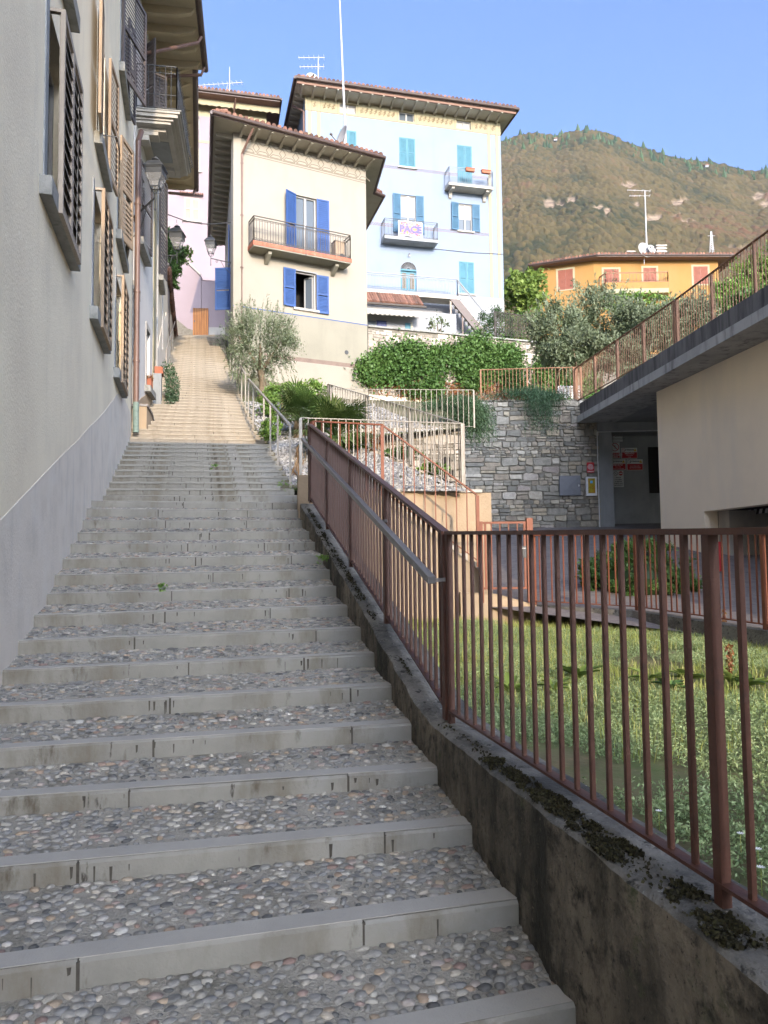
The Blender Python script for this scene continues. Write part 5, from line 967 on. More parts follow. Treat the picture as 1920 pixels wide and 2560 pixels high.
vs_ = MB(); n = 80; uu = [-6+10.9*i/n for i in range(n+1)]
for i in range(n): vs_.prism([PNK.pt(uu[i], ez+.22, .5), PNK.pt(uu[i+1], ez+.22, .5), PNK.pt(uu[i+1], ez-.06-.09*abs(math.sin((i+1)*1.2)), .5), PNK.pt(uu[i], ez-.06-.09*abs(math.sin(i*1.2)), .5)], Vector((PNK.n.x, PNK.n.y, 0))*.02)
obj('valance', vs_, 'plaster_pale', h)
o = [PNK.pt(-6.5, 0, 1), PNK.pt(4.9, 0, 1), PNK.pt(4.9, 0, -8.6), PNK.pt(-6.5, 0, -8.6)]; hip_roof(h, [(p.x, p.y) for p in o], 26.3, .22, ridge=[tuple(PNK.pt(-3, 27.3, -4)), tuple(PNK.pt(2, 27.3, -4))], sof='soffit_brown')
pipe('downpipe', [PNK.pt(2.4, 26.2, .95), PNK.pt(2.35, 25.9, .6), PNK.pt(2.3, 25.5, .1), PNK.pt(2.3, 12, .1)], .05, 'copper', h)
a = PNK.uv(503, 700); obj('ledge', MB().fb(PNK, a[0], a[0]+3, a[1]-.25, a[1], 0, .7), 'plaster_pink', h)
# lower pink wall with the wooden door
LP = Pl((PY(425, 780, 38.2).x, 38.2), (1, .06)); t = thing('lower_wall', 'pink rendered wall with sloping top that holds the wooden door', 'wall', LP.pt(1, 9))
uvp = lambda x, y: LP.uv(x, y); pts = [(410, 560), (461, 650), (503, 691), (503, 900), (410, 900)]; pp = [LP.pt(*uvp(*q)) for q in pts]; pp[3].z = 9; pp[4].z = 9
obj('wall', MB().prism(pp, (0, .3, 0)), 'plaster_pink', t); obj('coping', MB().prism([pp[0], pp[1], pp[2], pp[2]+U*.12, pp[1]+U*.12, pp[0]+U*.12], (0, -.1, 0)), 'concrete_light', t)
c0, c1 = uvp(503, 800)[0], uvp(640, 800)[0]; obj('wall', MB().fb(LP, c0+.003, c1, 9, uvp(520, 702)[1], -.5, -.05), 'plaster_pink', t); obj('plinth', MB().fb(LP, uvp(522, 800)[0], c1, 9, uvp(540, 819)[1], -.048, .05), 'concrete_light', t)
q = [LP.pt(*uvp(*p), .003) for p in ((425, 785), (470, 822), (484, 826), (484, 900), (425, 900))]; obj('stone_base', MB().prism(q, (0, -.05, 0)), 'stone_mortar', t)
a, b = uvp(483, 771), uvp(521, 771); dd = obj('door', MB().fb(LP, a[0], b[0], 9.9, a[1], .01, .06), 'wood_door', t); gr_ = MB()
for i in range(1, 9): u = a[0]+(b[0]-a[0])*i/9; gr_.fb(LP, u-.006, u+.006, 9.9, a[1], .0605, .062)
obj('board_joint', gr_, 'interior', dd); obj('handle', MB().box(LP.pt(a[0]+.09, uvp(485, 804)[1], .08), .05, .05, .08), 'dark_metal', dd)
# ================================================================ YELLOW OCHRE BUILDING
YB = Pl((PY(*C7(820, 850), 66.7).x, 66.7), (1, .02)); YA = Pl((YB.o.x, YB.o.y), (.94, -.34)); YU = 8.65
h = thing('ochre_building', 'wide ochre yellow house with brick red shutters and a long balcony below the mountain', 'building', YB.pt(0, 18)); ez = 26.5
yw = [(-1.9, -.2, 24.0, 25.88), (1.68, 3.2, 24.05, 26.0), (6.2, 7.85, 24.2, 26.1)]; ya = [(-5.98, -4.32, 24.1, 26.2)]
inn = lambda r, m=.17: (r[0]+m, r[1]-m, r[2]+m*.6, r[3]-m)
wall('wall', YB, -2.6, YU, 17, ez, [inn(r) for r in yw], .3, 'plaster_ochre', h)
YA2 = Pl((YB.pt(-2.6, 0).x, YB.pt(-2.6, 0).y), (.94, -.34)); sh = 2.6/.98; ya2 = [(a+sh, b+sh, c, d) for a, b, c, d in ya]
wall('wall', YA2, -4.9, 0, 17, ez, [inn(r) for r in ya2], .3, 'plaster_ochre', h); obj('core', MB().fb(YB, -5, YU-.1, 17, ez, -9, -2.3), 'interior', h)
for pl, rs in ((YB, yw), (YA2, ya2)):
    for r in rs:
        i = inn(r); s = MB(); s.fb(pl, r[0], i[0], r[2], r[3], 0, .03).fb(pl, i[1], r[1], r[2], r[3], 0, .03).fb(pl, i[0], i[1], i[3], r[3], 0, .03).fb(pl, i[0], i[1], r[2], i[2], 0, .03); obj('surround', s, 'plaster_pale', h); window(h, pl, i, 'closed', 'shutter_red', sill=False, slats=22, mid=False)
obj('right_wall', MB().pbox(YB.pt(YU, 17, 0), (0, 9, 0), (-.3, 0, 0), (0, 0, ez-17)), 'plaster_ochre', h)
yz = YB.uv(*C7(880, 1045)); yt = YB.uv(*C7(880, 1008)); bu = [YB.uv(*C7(x, 1040))[0] for x in (690, 1085)]
bb = obj('balcony', MB().prism([YB.pt(bu[0], yz[1], 0), YB.pt(bu[0]+.2, yz[1], 1.1), YB.pt(bu[1]-.5, yz[1], 1.3), YB.pt(bu[1], yz[1], 0)], (0, 0, yt[1]-yz[1])), 'plaster_ochre', h)
obj('slab', MB().prism([YB.pt(bu[0], yz[1]-.4, 0), YB.pt(bu[0]+.2, yz[1]-.4, 1.15), YB.pt(bu[1]-.5, yz[1]-.4, 1.35), YB.pt(bu[1], yz[1]-.4, 0)], (0, 0, .395)), 'plaster_pale', bb)
r = MB(); q = [YB.pt(bu[0], yt[1], .05), YB.pt(bu[0]+.2, yt[1], 1.05), YB.pt(bu[1]-.5, yt[1], 1.25), YB.pt(bu[1], yt[1], .05)]
for a, b in zip(q, q[1:]): scroll_rail(r, a, b, .9, .03, .3, False)
obj('railing', r, 'rust_metal', bb)
for (x0, y0, x1, y1, m) in ((1240, 1115, 1310, 1200, 'frame_white'), (1205, 1120, 1240, 1200, 'shutter_red'), (1310, 1118, 1350, 1200, 'shutter_red')): r_ = YB.rect(C7(x0, y0), C7(x1, y1)); obj('ground_floor_door', MB().fb(YB, r_[0], r_[1], r_[2], r_[3], 0, .05), m, h)
ol = [YA2.pt(-5.6, 0, .8), YB.pt(-2.6, 0, 1.0), YB.pt(YU+1.5, 0, .9), YB.pt(YU+1.5, 0, -9.5), YB.pt(-7.5, 0, -9.5)]
hip_roof(h, [(p.x, p.y) for p in ol], ez, .2, ridge=[tuple(YB.pt(-1, 27.9, -4.5)), tuple(YB.pt(5, 27.9, -4.5))], sof='soffit_brown', gutter='brown_metal', tsz=.3)
for x, y0, y1, w_, lab in ((895, 770, 830, .75, 'rust'), (1072, 735, 830, .95, 'grey')):
    a = YB.uv(*C7(x, y0)); c = MB().box(YB.pt(a[0], (a[1]+26.3)/2, -1.5), w_*.8, .7, a[1]-26.5); ch = obj('chimney', c, 'concrete_light' if lab == 'grey' else 'trim_brown', h); cap = MB()
    for i in range(3 if lab == 'grey' else 1): cap.box(YB.pt(a[0], a[1]-.18-i*.28+.1, -1.5), w_*1.05, .9, .12)
    obj('cap', cap, 'concrete_light', ch)
# ================================================================ AERIALS AND DISHES
def dish(name, label, c, aim, r, mat='frame_white', group='satellite dishes on the roofs', mast=None):
    t = thing(name, label, 'satellite dish', c, group); c = Vector(c); aim = Vector(aim).normalized(); obj('dish', MB().lathe(c, [(r*.02, -.16*r), (r*.5, -.11*r), (r*.85, 0), (r, .08*r), (r, .10*r), (r*.85, .03*r), (r*.5, -.08*r), (.01, -.13*r)], 24, aim), mat, t, True)
    f = c+aim*r*1.1-U*r*.25; obj('arm', MB().bar(c-U*r*.9, f, .03).lathe(f, [(.05, 0), (.05, .1)], 8, -aim), 'iron', t); obj('mast', MB().tube([c-aim*r*.2+U*.1, c-aim*r*.2-U*(mast or r*1.6)], .03, 6), 'pole_metal', t)
def aerial(label, foot, hgt, arms, r=.022, group='television aerials on the roofs', lean=(0, 0)):
    t = thing('television_aerial', label, 'aerial', foot, group); f = Vector(foot); tp = f+U*hgt+Vector((lean[0], 0, lean[1])); obj('mast', MB().tube([f, tp], [r*1.3, r*.7], 6), 'pole_metal', t)
    for hh, L, ang, n in arms:
        c = f+(tp-f)*hh; d = Vector((math.cos(ang), math.sin(ang), .0)); x = Vector((-d.y, d.x, 0)); m = MB().bar(c-d*L*.25, c+d*L*.75, .03)
        for i in range(n): p = c+d*L*(-.22+.94*i/max(1, n-1)); e = .28*(1-.5*i/n); m.bar(p-x*e-U*.0, p+x*e, .014); m.bar(p-U*e*.5, p+U*e*.5, .012)
        obj('antenna', m, 'pole_metal', t)
pp = PY(*C3(1378, 700), 33); tp = PY(848, -30, 33); aerial('very tall thin mast rising from the cream house roof in front of the sky', pp-U*.6, tp.z-pp.z+.6, [], .045, lean=(tp.x-pp.x, 0))
c = PY(*C3(1347, 662), 31.5); dish('satellite_dish', 'white satellite dish tilted sideways on the cream house roof beside the tall mast', c, (-.82, -.45, .25), .52)
c = PY(*C3(1126, 225), 44); dish('satellite_dish', 'small pale dish at the left end of the blue villa roof', c, (.3, -.9, .2), .38)
f = PY(*C3(1172, 250), 44); aerial('two armed rake aerial above the left end of the blue villa roof', f, PY(*C3(1157, 65), 44).z-f.z, [(.97, 1.6, math.pi, 6), (.6, 1.5, math.pi, 7)], .03)
f = PY(*C3(515, 350), 45); aerial('aerial with one long boom on the pink building roof', f, PY(*C3(508, 140), 45).z-f.z, [(.42, 3.4, math.pi*.97, 12)], .03)
c = PY(*C3(490, 330), 45); dish('satellite_dish', 'thin dish seen edge on above the pink building roof', c, (-.9, -.3, .2), .42)
c = PY(*C7(950, 797), 66); dish('satellite_dish', 'large white dish on the ochre house roof', c, (.35, -.9, .25), .75)
c = PY(*C7(988, 790), 66); dish('satellite_dish', 'small white dish right of the large dish on the ochre house roof', c, (.35, -.9, .25), .42)
f = PY(*C7(960, 775), 66.5); aerial('tall aerial pole with two booms on the ochre house roof', f, PY(*C7(967, 450), 66.5).z-f.z, [(.99, 2.2, math.pi*1.03, 4), (.9, 1.9, math.pi, 5)], .06)
# ================================================================ IVY WALL AND UPPER GARDEN
IV = Pl((CRM.pt(WC+.02, 0).x, CRM.pt(WC+.02, 0).y), (.914, .407)); t = thing('garden_retaining_wall', 'long rubble stone and render retaining wall below the pale blue building', 'wall', IV.pt(3, 4))
obj('render', MB().prism([IV.pt(0, 3.5), IV.pt(14, 3.5), IV.pt(14, 9.75), IV.pt(0, 9.36)], Vector((-IV.n.x, -IV.n.y, 0))*.4), 'stone_mortar', t)
masonry('rubble', IV, 0, 9.3, 6.6, 9.5, 'stone_warm', t, .22, .03, topz=lambda u: 9.36+u*.028)
obj('lower_render', MB().fb(IV, 0, 14, 3.5, 6.6, 0, .06), 'plaster_beige', t)
obj('coping', MB().prism([IV.pt(-.0, 9.362, .08), IV.pt(14, 9.752, .08), IV.pt(14, 9.82, .08), IV.pt(0, 9.43, .08)], Vector((-IV.n.x, -IV.n.y, 0))*.5), 'sill', t)
a = PY(*C6(1350, 1290), 33.6); b = PY(*C6(1800, 1330), 36.5); fence('garden_railing', 'dark grey green garden railing in front of the clipped hedge', 'railing', [a, b], 1.15, 'iron', gap=.13, bw=.02, pw=.05, foot=.1, every=3)
# ================================================================ STONE WALL
ST = Pl((PY(1160, 1100, 22).x, 22), (1, 0)); SU = ST.uv(1500, 1200)[0]
t = thing('stone_wall', 'grey dry stone retaining wall facing the viewer beside the garage entrance', 'wall', ST.pt(2, .7)); ZT = 4.62
obj('mortar_core', MB().fb(ST, 0, SU, -.3, ZT-.02, -.4, 0), 'stone_mortar', t)
bx = [ST.rect((1395, 1186), (1455, 1243))]; masonry('masonry', ST, 0, SU, .3, ZT, 'stone', t, .165, .045)
obj('corner_block', MB().fb(ST, -.04, .22, ZT-.33, ZT+.01, -.42, .06), 'concrete_light', t)
SB = Pl((PY(925, 1100, 15.62).x, 15.62), (1, .03)); ub = SB.uv(1162, 1150)[0]
t2 = thing('stone_wall', 'shorter brownish stone wall with a small drain arch behind the beige railings', 'wall', SB.pt(1, .5)); obj('mortar_core', MB().fb(SB, -.85, ub, -1, 2.72, -.3, 0), 'stone_mortar', t2)
v = SB.uv(*CK(140, 1100)); masonry('masonry', SB, -.85, ub, .4, 2.74, 'stone_warm', t2, .14, .03, holes=[(v[0]-.14, v[0]+.14, v[1]-.3, v[1]+.25)])
obj('corner_return', MB().pbox(SB.pt(ub, -1), (-.25, 0, 0), (.25, 6.4, 0), (0, 0, 3.72)), 'stone_mortar', t2)
ac = [(v[0]+.13*math.cos(math.pi*i/8), v[1]+.12+.13*math.sin(math.pi*i/8)) for i in range(9)]+[(v[0]-.13, v[1]-.3), (v[0]+.13, v[1]-.3)]; obj('drain_arch', MB().prism([SB.pt(x, z, .012) for x, z in ac], (0, -.004, 0)), 'interior', t2)
a, b, c = PY(1203, 1000, 22.1), PY(1454, 1000, 22.1), None
fence('terrace_railing', 'rusty railing along the top of the grey stone wall', 'railing', [Vector((a.x, 22.12, 4.5)), Vector((b.x, 22.12, 4.55))], 1.04, 'rust_metal', gap=.107, bw=.013, pw=.045, foot=.06, every=1.4, group='rusty railings above the garage and stone wall')
# ================================================================ GARAGE
G = Pl((PY(1645, 1100, 17.9).x, 17.9), (.112, -.994)); BM = lambda y: 5.66+.069*(22-y)
g = thing('parking_garage', 'concrete parking garage with beige wall, heavy weathered concrete roof edge and dark entrance', 'garage', (7, 14, -1)); ZL = 3.9
wall('wall', G, 0, 22, -2.2, ZL, [(1.94, 9.5, -2.3, .925)], .3, 'plaster_garage', g)
def beam(x0, z0, z1, wd, mat, name, y0=-4, y1=22.0):
    return obj(name, MB().prism([Vector((BM(y1)+x0, y1, z0)), Vector((BM(y0)+x0, y0, z0)), Vector((BM(y0)+x0, y0, z1)), Vector((BM(y1)+x0, y1, z1))], (wd, 0, 0)), mat, g)
beam(0, ZL+.005, ZL+.20, 1.1, 'concrete_ledge', 'ledge'); beam(.10, ZL+.203, ZL+.58, .35, 'concrete_beam', 'roof_edge')
obj('ceiling', MB().prism([Vector((BM(22)+.3, 23.4, ZL+.02)), Vector((BM(-4)+.3, -4, ZL+.02)), Vector((24, -4, ZL+.02)), Vector((24, 23.4, ZL+.02))], (0, 0, .18)), 'concrete_plain', g)
obj('deck', MB().prism([Vector((BM(22)+.46, 23.4, ZL+.21)), Vector((BM(-4)+.46, -4, ZL+.21)), Vector((24, -4, ZL+.21)), Vector((24, 23.4, ZL+.21))], (0, 0, .2)), 'earth', g)
RC = Pl((PY(1522, 1100, 22.9).x, 22.9), (1, 0)); rw = RC.uv(1660, 1100)[0]
obj('recess_wall', MB().fb(RC, -.3, 6, -.3, ZL, -.3, 0), 'concrete_plain', g); pl_ = PY(1497, 1200, 22); obj('pillar', MB().pbox((pl_.x, 21.98, -.2), (.42, 0, 0), (0, .9, 0), (0, 0, ZL-.25+.2)), 'concrete_plain', g)
obj('lintel', MB().pbox((pl_.x-.02, 21.9, ZL-.25), (2.4, 0, 0), (0, 1.0, 0), (0, 0, .25)), 'concrete_plain', g)
obj('return_wall', MB().pbox(G.pt(.02, -1, -.301), (3, 0, 0), (0, .25, 0), (0, 0, ZL+.99)), 'concrete_plain', g)
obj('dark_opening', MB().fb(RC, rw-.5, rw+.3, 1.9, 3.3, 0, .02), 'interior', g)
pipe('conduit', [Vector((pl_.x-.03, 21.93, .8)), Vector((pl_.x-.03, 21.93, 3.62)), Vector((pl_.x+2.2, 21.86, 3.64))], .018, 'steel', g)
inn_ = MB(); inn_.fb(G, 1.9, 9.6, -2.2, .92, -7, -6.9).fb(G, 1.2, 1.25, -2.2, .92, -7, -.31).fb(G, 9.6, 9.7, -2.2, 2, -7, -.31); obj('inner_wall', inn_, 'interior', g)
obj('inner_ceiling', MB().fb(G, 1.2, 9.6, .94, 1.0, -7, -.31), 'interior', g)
obj('entrance_pier', MB().fb(G, 1.94, 2.35, -2.2, .92, -1.2, -.31), 'concrete_light', g)
HZ = Pl((G.o.x+.9, G.o.y), (.112, -.994)); a = HZ.uv(*CD(1450, 770)); b = HZ.uv(*CD(1720, 790)); hz = thing('height_barrier', 'black and white striped height limit board in the garage entrance', 'barrier', HZ.pt(a[0], a[1]))
zz0 = HZ.uv(*CD(1460, 792))[1]; zz1 = HZ.uv(*CD(1450, 743))[1]; obj('board', MB().fb(HZ, a[0], a[0]+2.6, zz0, zz1, -.04, 0), 'black', hz); sp = MB()
for i in range(13): u = a[0]+i*.2; N_ = Vector((HZ.n.x, HZ.n.y, 0)); sp.prism([HZ.pt(u, zz0), HZ.pt(u+.1, zz0), HZ.pt(u+.16, zz1), HZ.pt(u+.06, zz1)], N_*.004)
obj('white_stripes', sp, 'white', hz)
a, b = PY(*CE(1385, 150), 13.4), PY(*CE(1432, 300), 13.4); t = thing('fire_cabinet', 'bright red cabinet just inside the dark garage entrance', 'cabinet', (a.x, 13.4, b.z)); obj('body', MB().pbox((a.x, 13.4, b.z), (b.x-a.x, 0, 0), (0, .2, 0), (0, 0, a.z-b.z)), 'red', t); obj('door', MB().pbox((a.x+.02, 13.396, b.z+.03), (b.x-a.x-.04, 0, 0), (0, -.01, 0), (0, 0, a.z-b.z-.06)), 'red', t)
fence('terrace_railing', 'rusty railing along the garage roof edge rising towards the upper right', 'railing', [Vector((BM(22)+.02, 22.1, 4.5)), Vector((BM(16)+.25, 16, 4.46)), Vector((BM(10)+.25, 10, 4.42)), Vector((BM(4)+.25, 4, 4.38))], 1.04, 'rust_metal', gap=.107, bw=.013, pw=.05, foot=.06, every=1.55, group='rusty railings above the garage and stone wall')
# ================================================================ SIGNS AND BOXES
def plate(pl, x0, y0, x1, y1, cr=CD, off=.03): r = pl.rect(cr(x0, y0), cr(x1, y1)); return r
def sign(label, r, pl, bg, off=.025, cat='sign', group='warning signs in the garage recess', name='warning_sign'):
    t = thing(name, label, cat, pl.pt((r[0]+r[1])/2, r[2], off), group); obj('plate', MB().fb(pl, r[0], r[1], r[2], r[3], .002, off), bg, t); return t
def ring(pl, par, u, z, r, mat, off=.028, w_=.15, slash=True, ang=-45):
    m = MB(); n = 24; N_ = Vector((pl.n.x, pl.n.y, 0))
    for i in range(n):
        a, b = 2*math.pi*i/n, 2*math.pi*(i+1)/n; m.add([pl.pt(u+r*math.cos(a), z+r*math.sin(a), off), pl.pt(u+r*math.cos(b), z+r*math.sin(b), off), pl.pt(u+r*(1-w_)*math.cos(b), z+r*(1-w_)*math.sin(b), off), pl.pt(u+r*(1-w_)*math.cos(a), z+r*(1-w_)*math.sin(a), off)], [(0, 1, 2, 3)])
    if slash: a = math.radians(ang); dx, dz = math.cos(a)*r*.95, math.sin(a)*r*.95; ex, ez_ = -math.sin(a)*r*.08, math.cos(a)*r*.08; m.add([pl.pt(u-dx-ex, z-dz-ez_, off), pl.pt(u+dx-ex, z+dz-ez_, off), pl.pt(u+dx+ex, z+dz+ez_, off), pl.pt(u-dx+ex, z-dz+ez_, off)], [(0, 1, 2, 3)])
    return obj('ring', m, mat, par)
def tri(pl, par, u, z, s_, off=.028):
    obj('warning_triangle', MB().add([pl.pt(u-s_, z-s_*.8, off), pl.pt(u+s_, z-s_*.8, off), pl.pt(u, z+s_, off)], [(0, 1, 2)]), 'yellow', par); obj('mark', MB().add([pl.pt(u-s_*.1, z-s_*.45, off+.002), pl.pt(u+s_*.1, z-s_*.45, off+.002), pl.pt(u, z+s_*.5, off+.002)], [(0, 1, 2)]), 'black', par)
r = plate(RC, 420, 152, 498, 205); s = sign('small white sign at the top of the recess wall above the red signs', r, RC, 'white'); text('ZONA', RC, (r[0]+r[1])/2+.04, r[2]+.2*.9, .085, 'black', s, .027); text('VIDEOSORVEGLIATA', RC, (r[0]+r[1])/2, r[2]+.08, .045, 'black', s, .027)
r = plate(RC, 397, 212, 477, 337); s = sign('tall white and red no open flames sign at the upper left of the sign group', r, RC, 'white'); w_ = r[1]-r[0]; hh = r[3]-r[2]; ring(RC, s, (r[0]+r[1])/2, r[3]-w_*.5, w_*.43, 'red'); text('!', RC, (r[0]+r[1])/2, r[3]-w_*.5, w_*.55, 'black', s, .027)
obj('red_panel', MB().fb(RC, r[0]+.01, r[1]-.01, r[2]+.01, r[2]+hh*.34, .0255, .028), 'red', s); text('VIETATO FUMARE', RC, (r[0]+r[1])/2, r[2]+hh*.25, .055, 'white', s, .031); text('O USARE FIAMME', RC, (r[0]+r[1])/2, r[2]+hh*.16, .055, 'white', s, .031); text('LIBERE', RC, (r[0]+r[1])/2, r[2]+hh*.07, .055, 'white', s, .031)
for (x0, y0, x1, y1, lab, l1, l2) in ((487, 256, 615, 338, 'red and white attention sign at the upper right of the sign group', ('VIETATO',), ('USARE FIAMME', 'LIBERE')), (396, 347, 523, 430, 'red and white attention sign in the lower left of the sign group', ('VIETATO',), ('DEPOSITARE', 'MATERIALE INFIAMMABILE')), (531, 347, 660, 432, 'bright red attention sign in the lower right of the sign group', (), ('NON USARE ACQUA', 'PER SPEGNERE INCENDI'))):
    r = plate(RC, x0, y0, x1, y1); s = sign(lab, r, RC, 'white'); w_ = r[1]-r[0]; hh = r[3]-r[2]; c = (r[0]+r[1])/2
    obj('red_panel', MB().fb(RC, r[0]+.008, r[1]-.008, r[2]+.008, r[2]+hh*.58, .0255, .028), 'red', s); ring(RC, s, r[0]+w_*.14, r[3]-hh*.2, hh*.17, 'red' if y0 < 300 else 'black'); tri(RC, s, r[1]-w_*.13, r[3]-hh*.21, hh*.15)
    text('ATTENZIONE', RC, c, r[3]-hh*.2, w_*.095, 'black', s, .027, bold=.002)
    if l1: text(l1[0], RC, c, r[2]+hh*.46, w_*.15, 'white', s, .031, bold=.002)
    for i, q in enumerate(l2): text(q, RC, c, r[2]+hh*(.27-.16*i+(.1 if not l1 else 0)), w_*.065, 'white', s, .031)
r = plate(RC, 420, 437, 508, 567); s = sign('white no access for pedestrians sign at the bottom of the sign group', r, RC, 'white'); w_ = r[1]-r[0]; hh = r[3]-r[2]; c = (r[0]+r[1])/2
ring(RC, s, r[0]+w_*.25, r[3]-hh*.17, w_*.2, 'black'); obj('no_entry_disc', MB().lathe(RC.pt(r[0]+w_*.73, r[3]-hh*.17, .026), [(w_*.2, 0), (w_*.2, .003)], 20, (0, -1, 0)), 'red', s); obj('white_bar', MB().fb(RC, r[0]+w_*.58, r[0]+w_*.88, r[3]-hh*.2, r[3]-hh*.14, .03, .033), 'white', s)
for i, q in enumerate(('VIETATO', "L'ACCESSO", 'A PERSONE', 'E MEZZI NON', 'AUTORIZZATI')): text(q, RC, c, r[2]+hh*(.57-.115*i), w_*.125, 'black', s, .027, bold=.001)
S2 = ST.shift(.06); r = plate(S2, 212, 372, 272, 452); s = sign('red fire hose sign with white spiral on the stone wall above the glazed box', r, S2, 'red', group=None, name='fire_hose_sign'); c = (r[0]+r[1])/2; w_ = r[1]-r[0]; hh = r[3]-r[2]
sp = MB(); X0 = Vector((1, 0, 0)); o_ = S2.pt(c, r[3]-hh*.42, .028); sp.tube([o_+X0*math.cos(t_)*(.006+.0033*t_)+U*math.sin(t_)*(.006+.0033*t_) for t_ in [i*.35 for i in range(72)]], .0045, 4, False); 
bpy_sp = obj('spiral', sp, 'white', s); bpy_sp.scale = (1, 1, 1); text('IDRANTE', S2, c, r[2]+hh*.1, w_*.2, 'white', s, .028, bold=.001)
r = plate(S2, 203, 487, 290, 636); t = thing('hose_cabinet', 'glazed yellow green fire hose cabinet with white frame on the stone wall', 'cabinet', S2.pt(r[0], r[2])); obj('frame', MB().fb(S2, r[0], r[1], r[2], r[3], -.05, .08), 'steel', t); obj('glass_door', MB().fb(S2, r[0]+.05, r[1]-.05, r[2]+.07, r[3]-.05, .081, .086), pm('hose_panel', (.34, .27, .03), .5, 6, rough=.2, bump=0, stains=[((.45, .16, .03), 8, .5, .65, None)]), t)
obj('label', MB().fb(S2, r[0]+.11, r[1]-.12, r[3]-.19, r[3]-.12, .087, .09), 'sky_blue', t)
r = plate(S2, -10, 478, 165, 635); t = thing('meter_cabinet', 'dark grey flat metal meter cabinet on the stone wall', 'cabinet', S2.pt(r[0], r[2])); obj('door', MB().fb(S2, r[0], r[1], r[2], r[3], -.05, .05), 'grey_box', t, bevel=.01)
q = [S2.pt(r[0]+.03, r[2]+.03, .0505), S2.pt(r[1]-.03, r[2]+.03, .0505), S2.pt(r[1]-.03, r[3]-.03, .0505), S2.pt((r[0]+r[1])/2, (r[2]+r[3])/2, .065), S2.pt(r[0]+.03, r[3]-.03, .0505)]; obj('embossing', MB().add(q, [(0, 1, 3), (1, 2, 3), (2, 4, 3), (4, 0, 3)]), 'grey_box', t); obj('lock', MB().box(S2.pt(r[1]-.06, (r[2]+r[3])/2, .06), .03, .03, .06), 'steel', t)
# ================================================================ GRAVEL BED
def stair_at(y):
    for k in range(1, 76):
        a, b = NOS[k][1], NOS[k+1][1]
        if a.y <= y <= b.y: t = (y-a.y)/(b.y-a.y); return a.lerp(b, t)
f1 = FR1
def bed_x1(y): return f1.x+(g1.x-f1.x)*(y-f1.y)/(g1.y-f1.y) if y < g1.y else 1.65
def bed_z(x, y):
    a = stair_at(y); zr_ = (1.0+(g1.z-1.04)*(y-11.3)/(15.5-11.3)) if y < g1.y else 2.70+(y-15.6)*.29; zr_ = min(zr_, 4.75); x1 = bed_x1(y); t = min(1, max(0, (x-a.x)/(x1-a.x))); return (a.z-.06)*(1-t)+zr_*t
ys = [11.85, 12.2, 12.6, 13, 14, 15, 15.5, 15.62, 16.5, 18, 20, 22, 24, 26, 28, 30, 31]
rows = []
for y in ys:
    a = stair_at(y); x1 = bed_x1(y); rows.append([(a.x-.05+(x1-a.x+.05)*i/8, y, bed_z(a.x-.05+(x1-a.x+.05)*i/8, y)) for i in range(9)])
rows.insert(0, [(q.x, 11.02+.8*i/8*.8, q.z) for i, q in enumerate([Vector(rows[0][j]) for j in range(9)])])
rows[0] = [(x, y+.12, 1.0+(z-1.0)*.3) for x, y, z in rows[0]]
sheet('planting_bed', rows, 'earth')
def scatter_stones(n, fn, smin, smax, name, mat, label, cat, kind='stuff'):
    P = np.array([fn() for _ in range(n)]); s_ = rng.uniform(smin, smax, (n, 1, 1)); q = pbase[None]*s_*rng.uniform(.55, 1.1, (n, 1, 3)); c, s2 = np.cos(a_ := rng.uniform(0, 6.28, n))[:, None], np.sin(a_)[:, None]
    Q = np.stack([q[..., 0]*c-q[..., 1]*s2, q[..., 0]*s2+q[..., 1]*c, q[..., 2]*.8+s_[..., 0]*.2], -1)+P[:, None]; Q += rng.normal(0, .1, Q.shape)*s_
    o = npmesh(name, Q.reshape(-1, 3), (pf[None]+np.arange(n)[:, None, None]*28).reshape(-1, 3), mat, None, np.repeat(rng.random(n), 28)); return tag(o, label, cat, kind=kind)
def fb_():
    while True:
        y = 11.3+9.5*random.random()**1.6; a = stair_at(y).x; x = a+.03+random.random()*min(bed_x1(y)-a-.06, 3.6)
        return (x, y, bed_z(x, y))
scatter_stones(11000, fb_, .018, .042, 'gravel', 'gravel', 'white and bluish broken gravel spread over the palm bed', 'gravel')
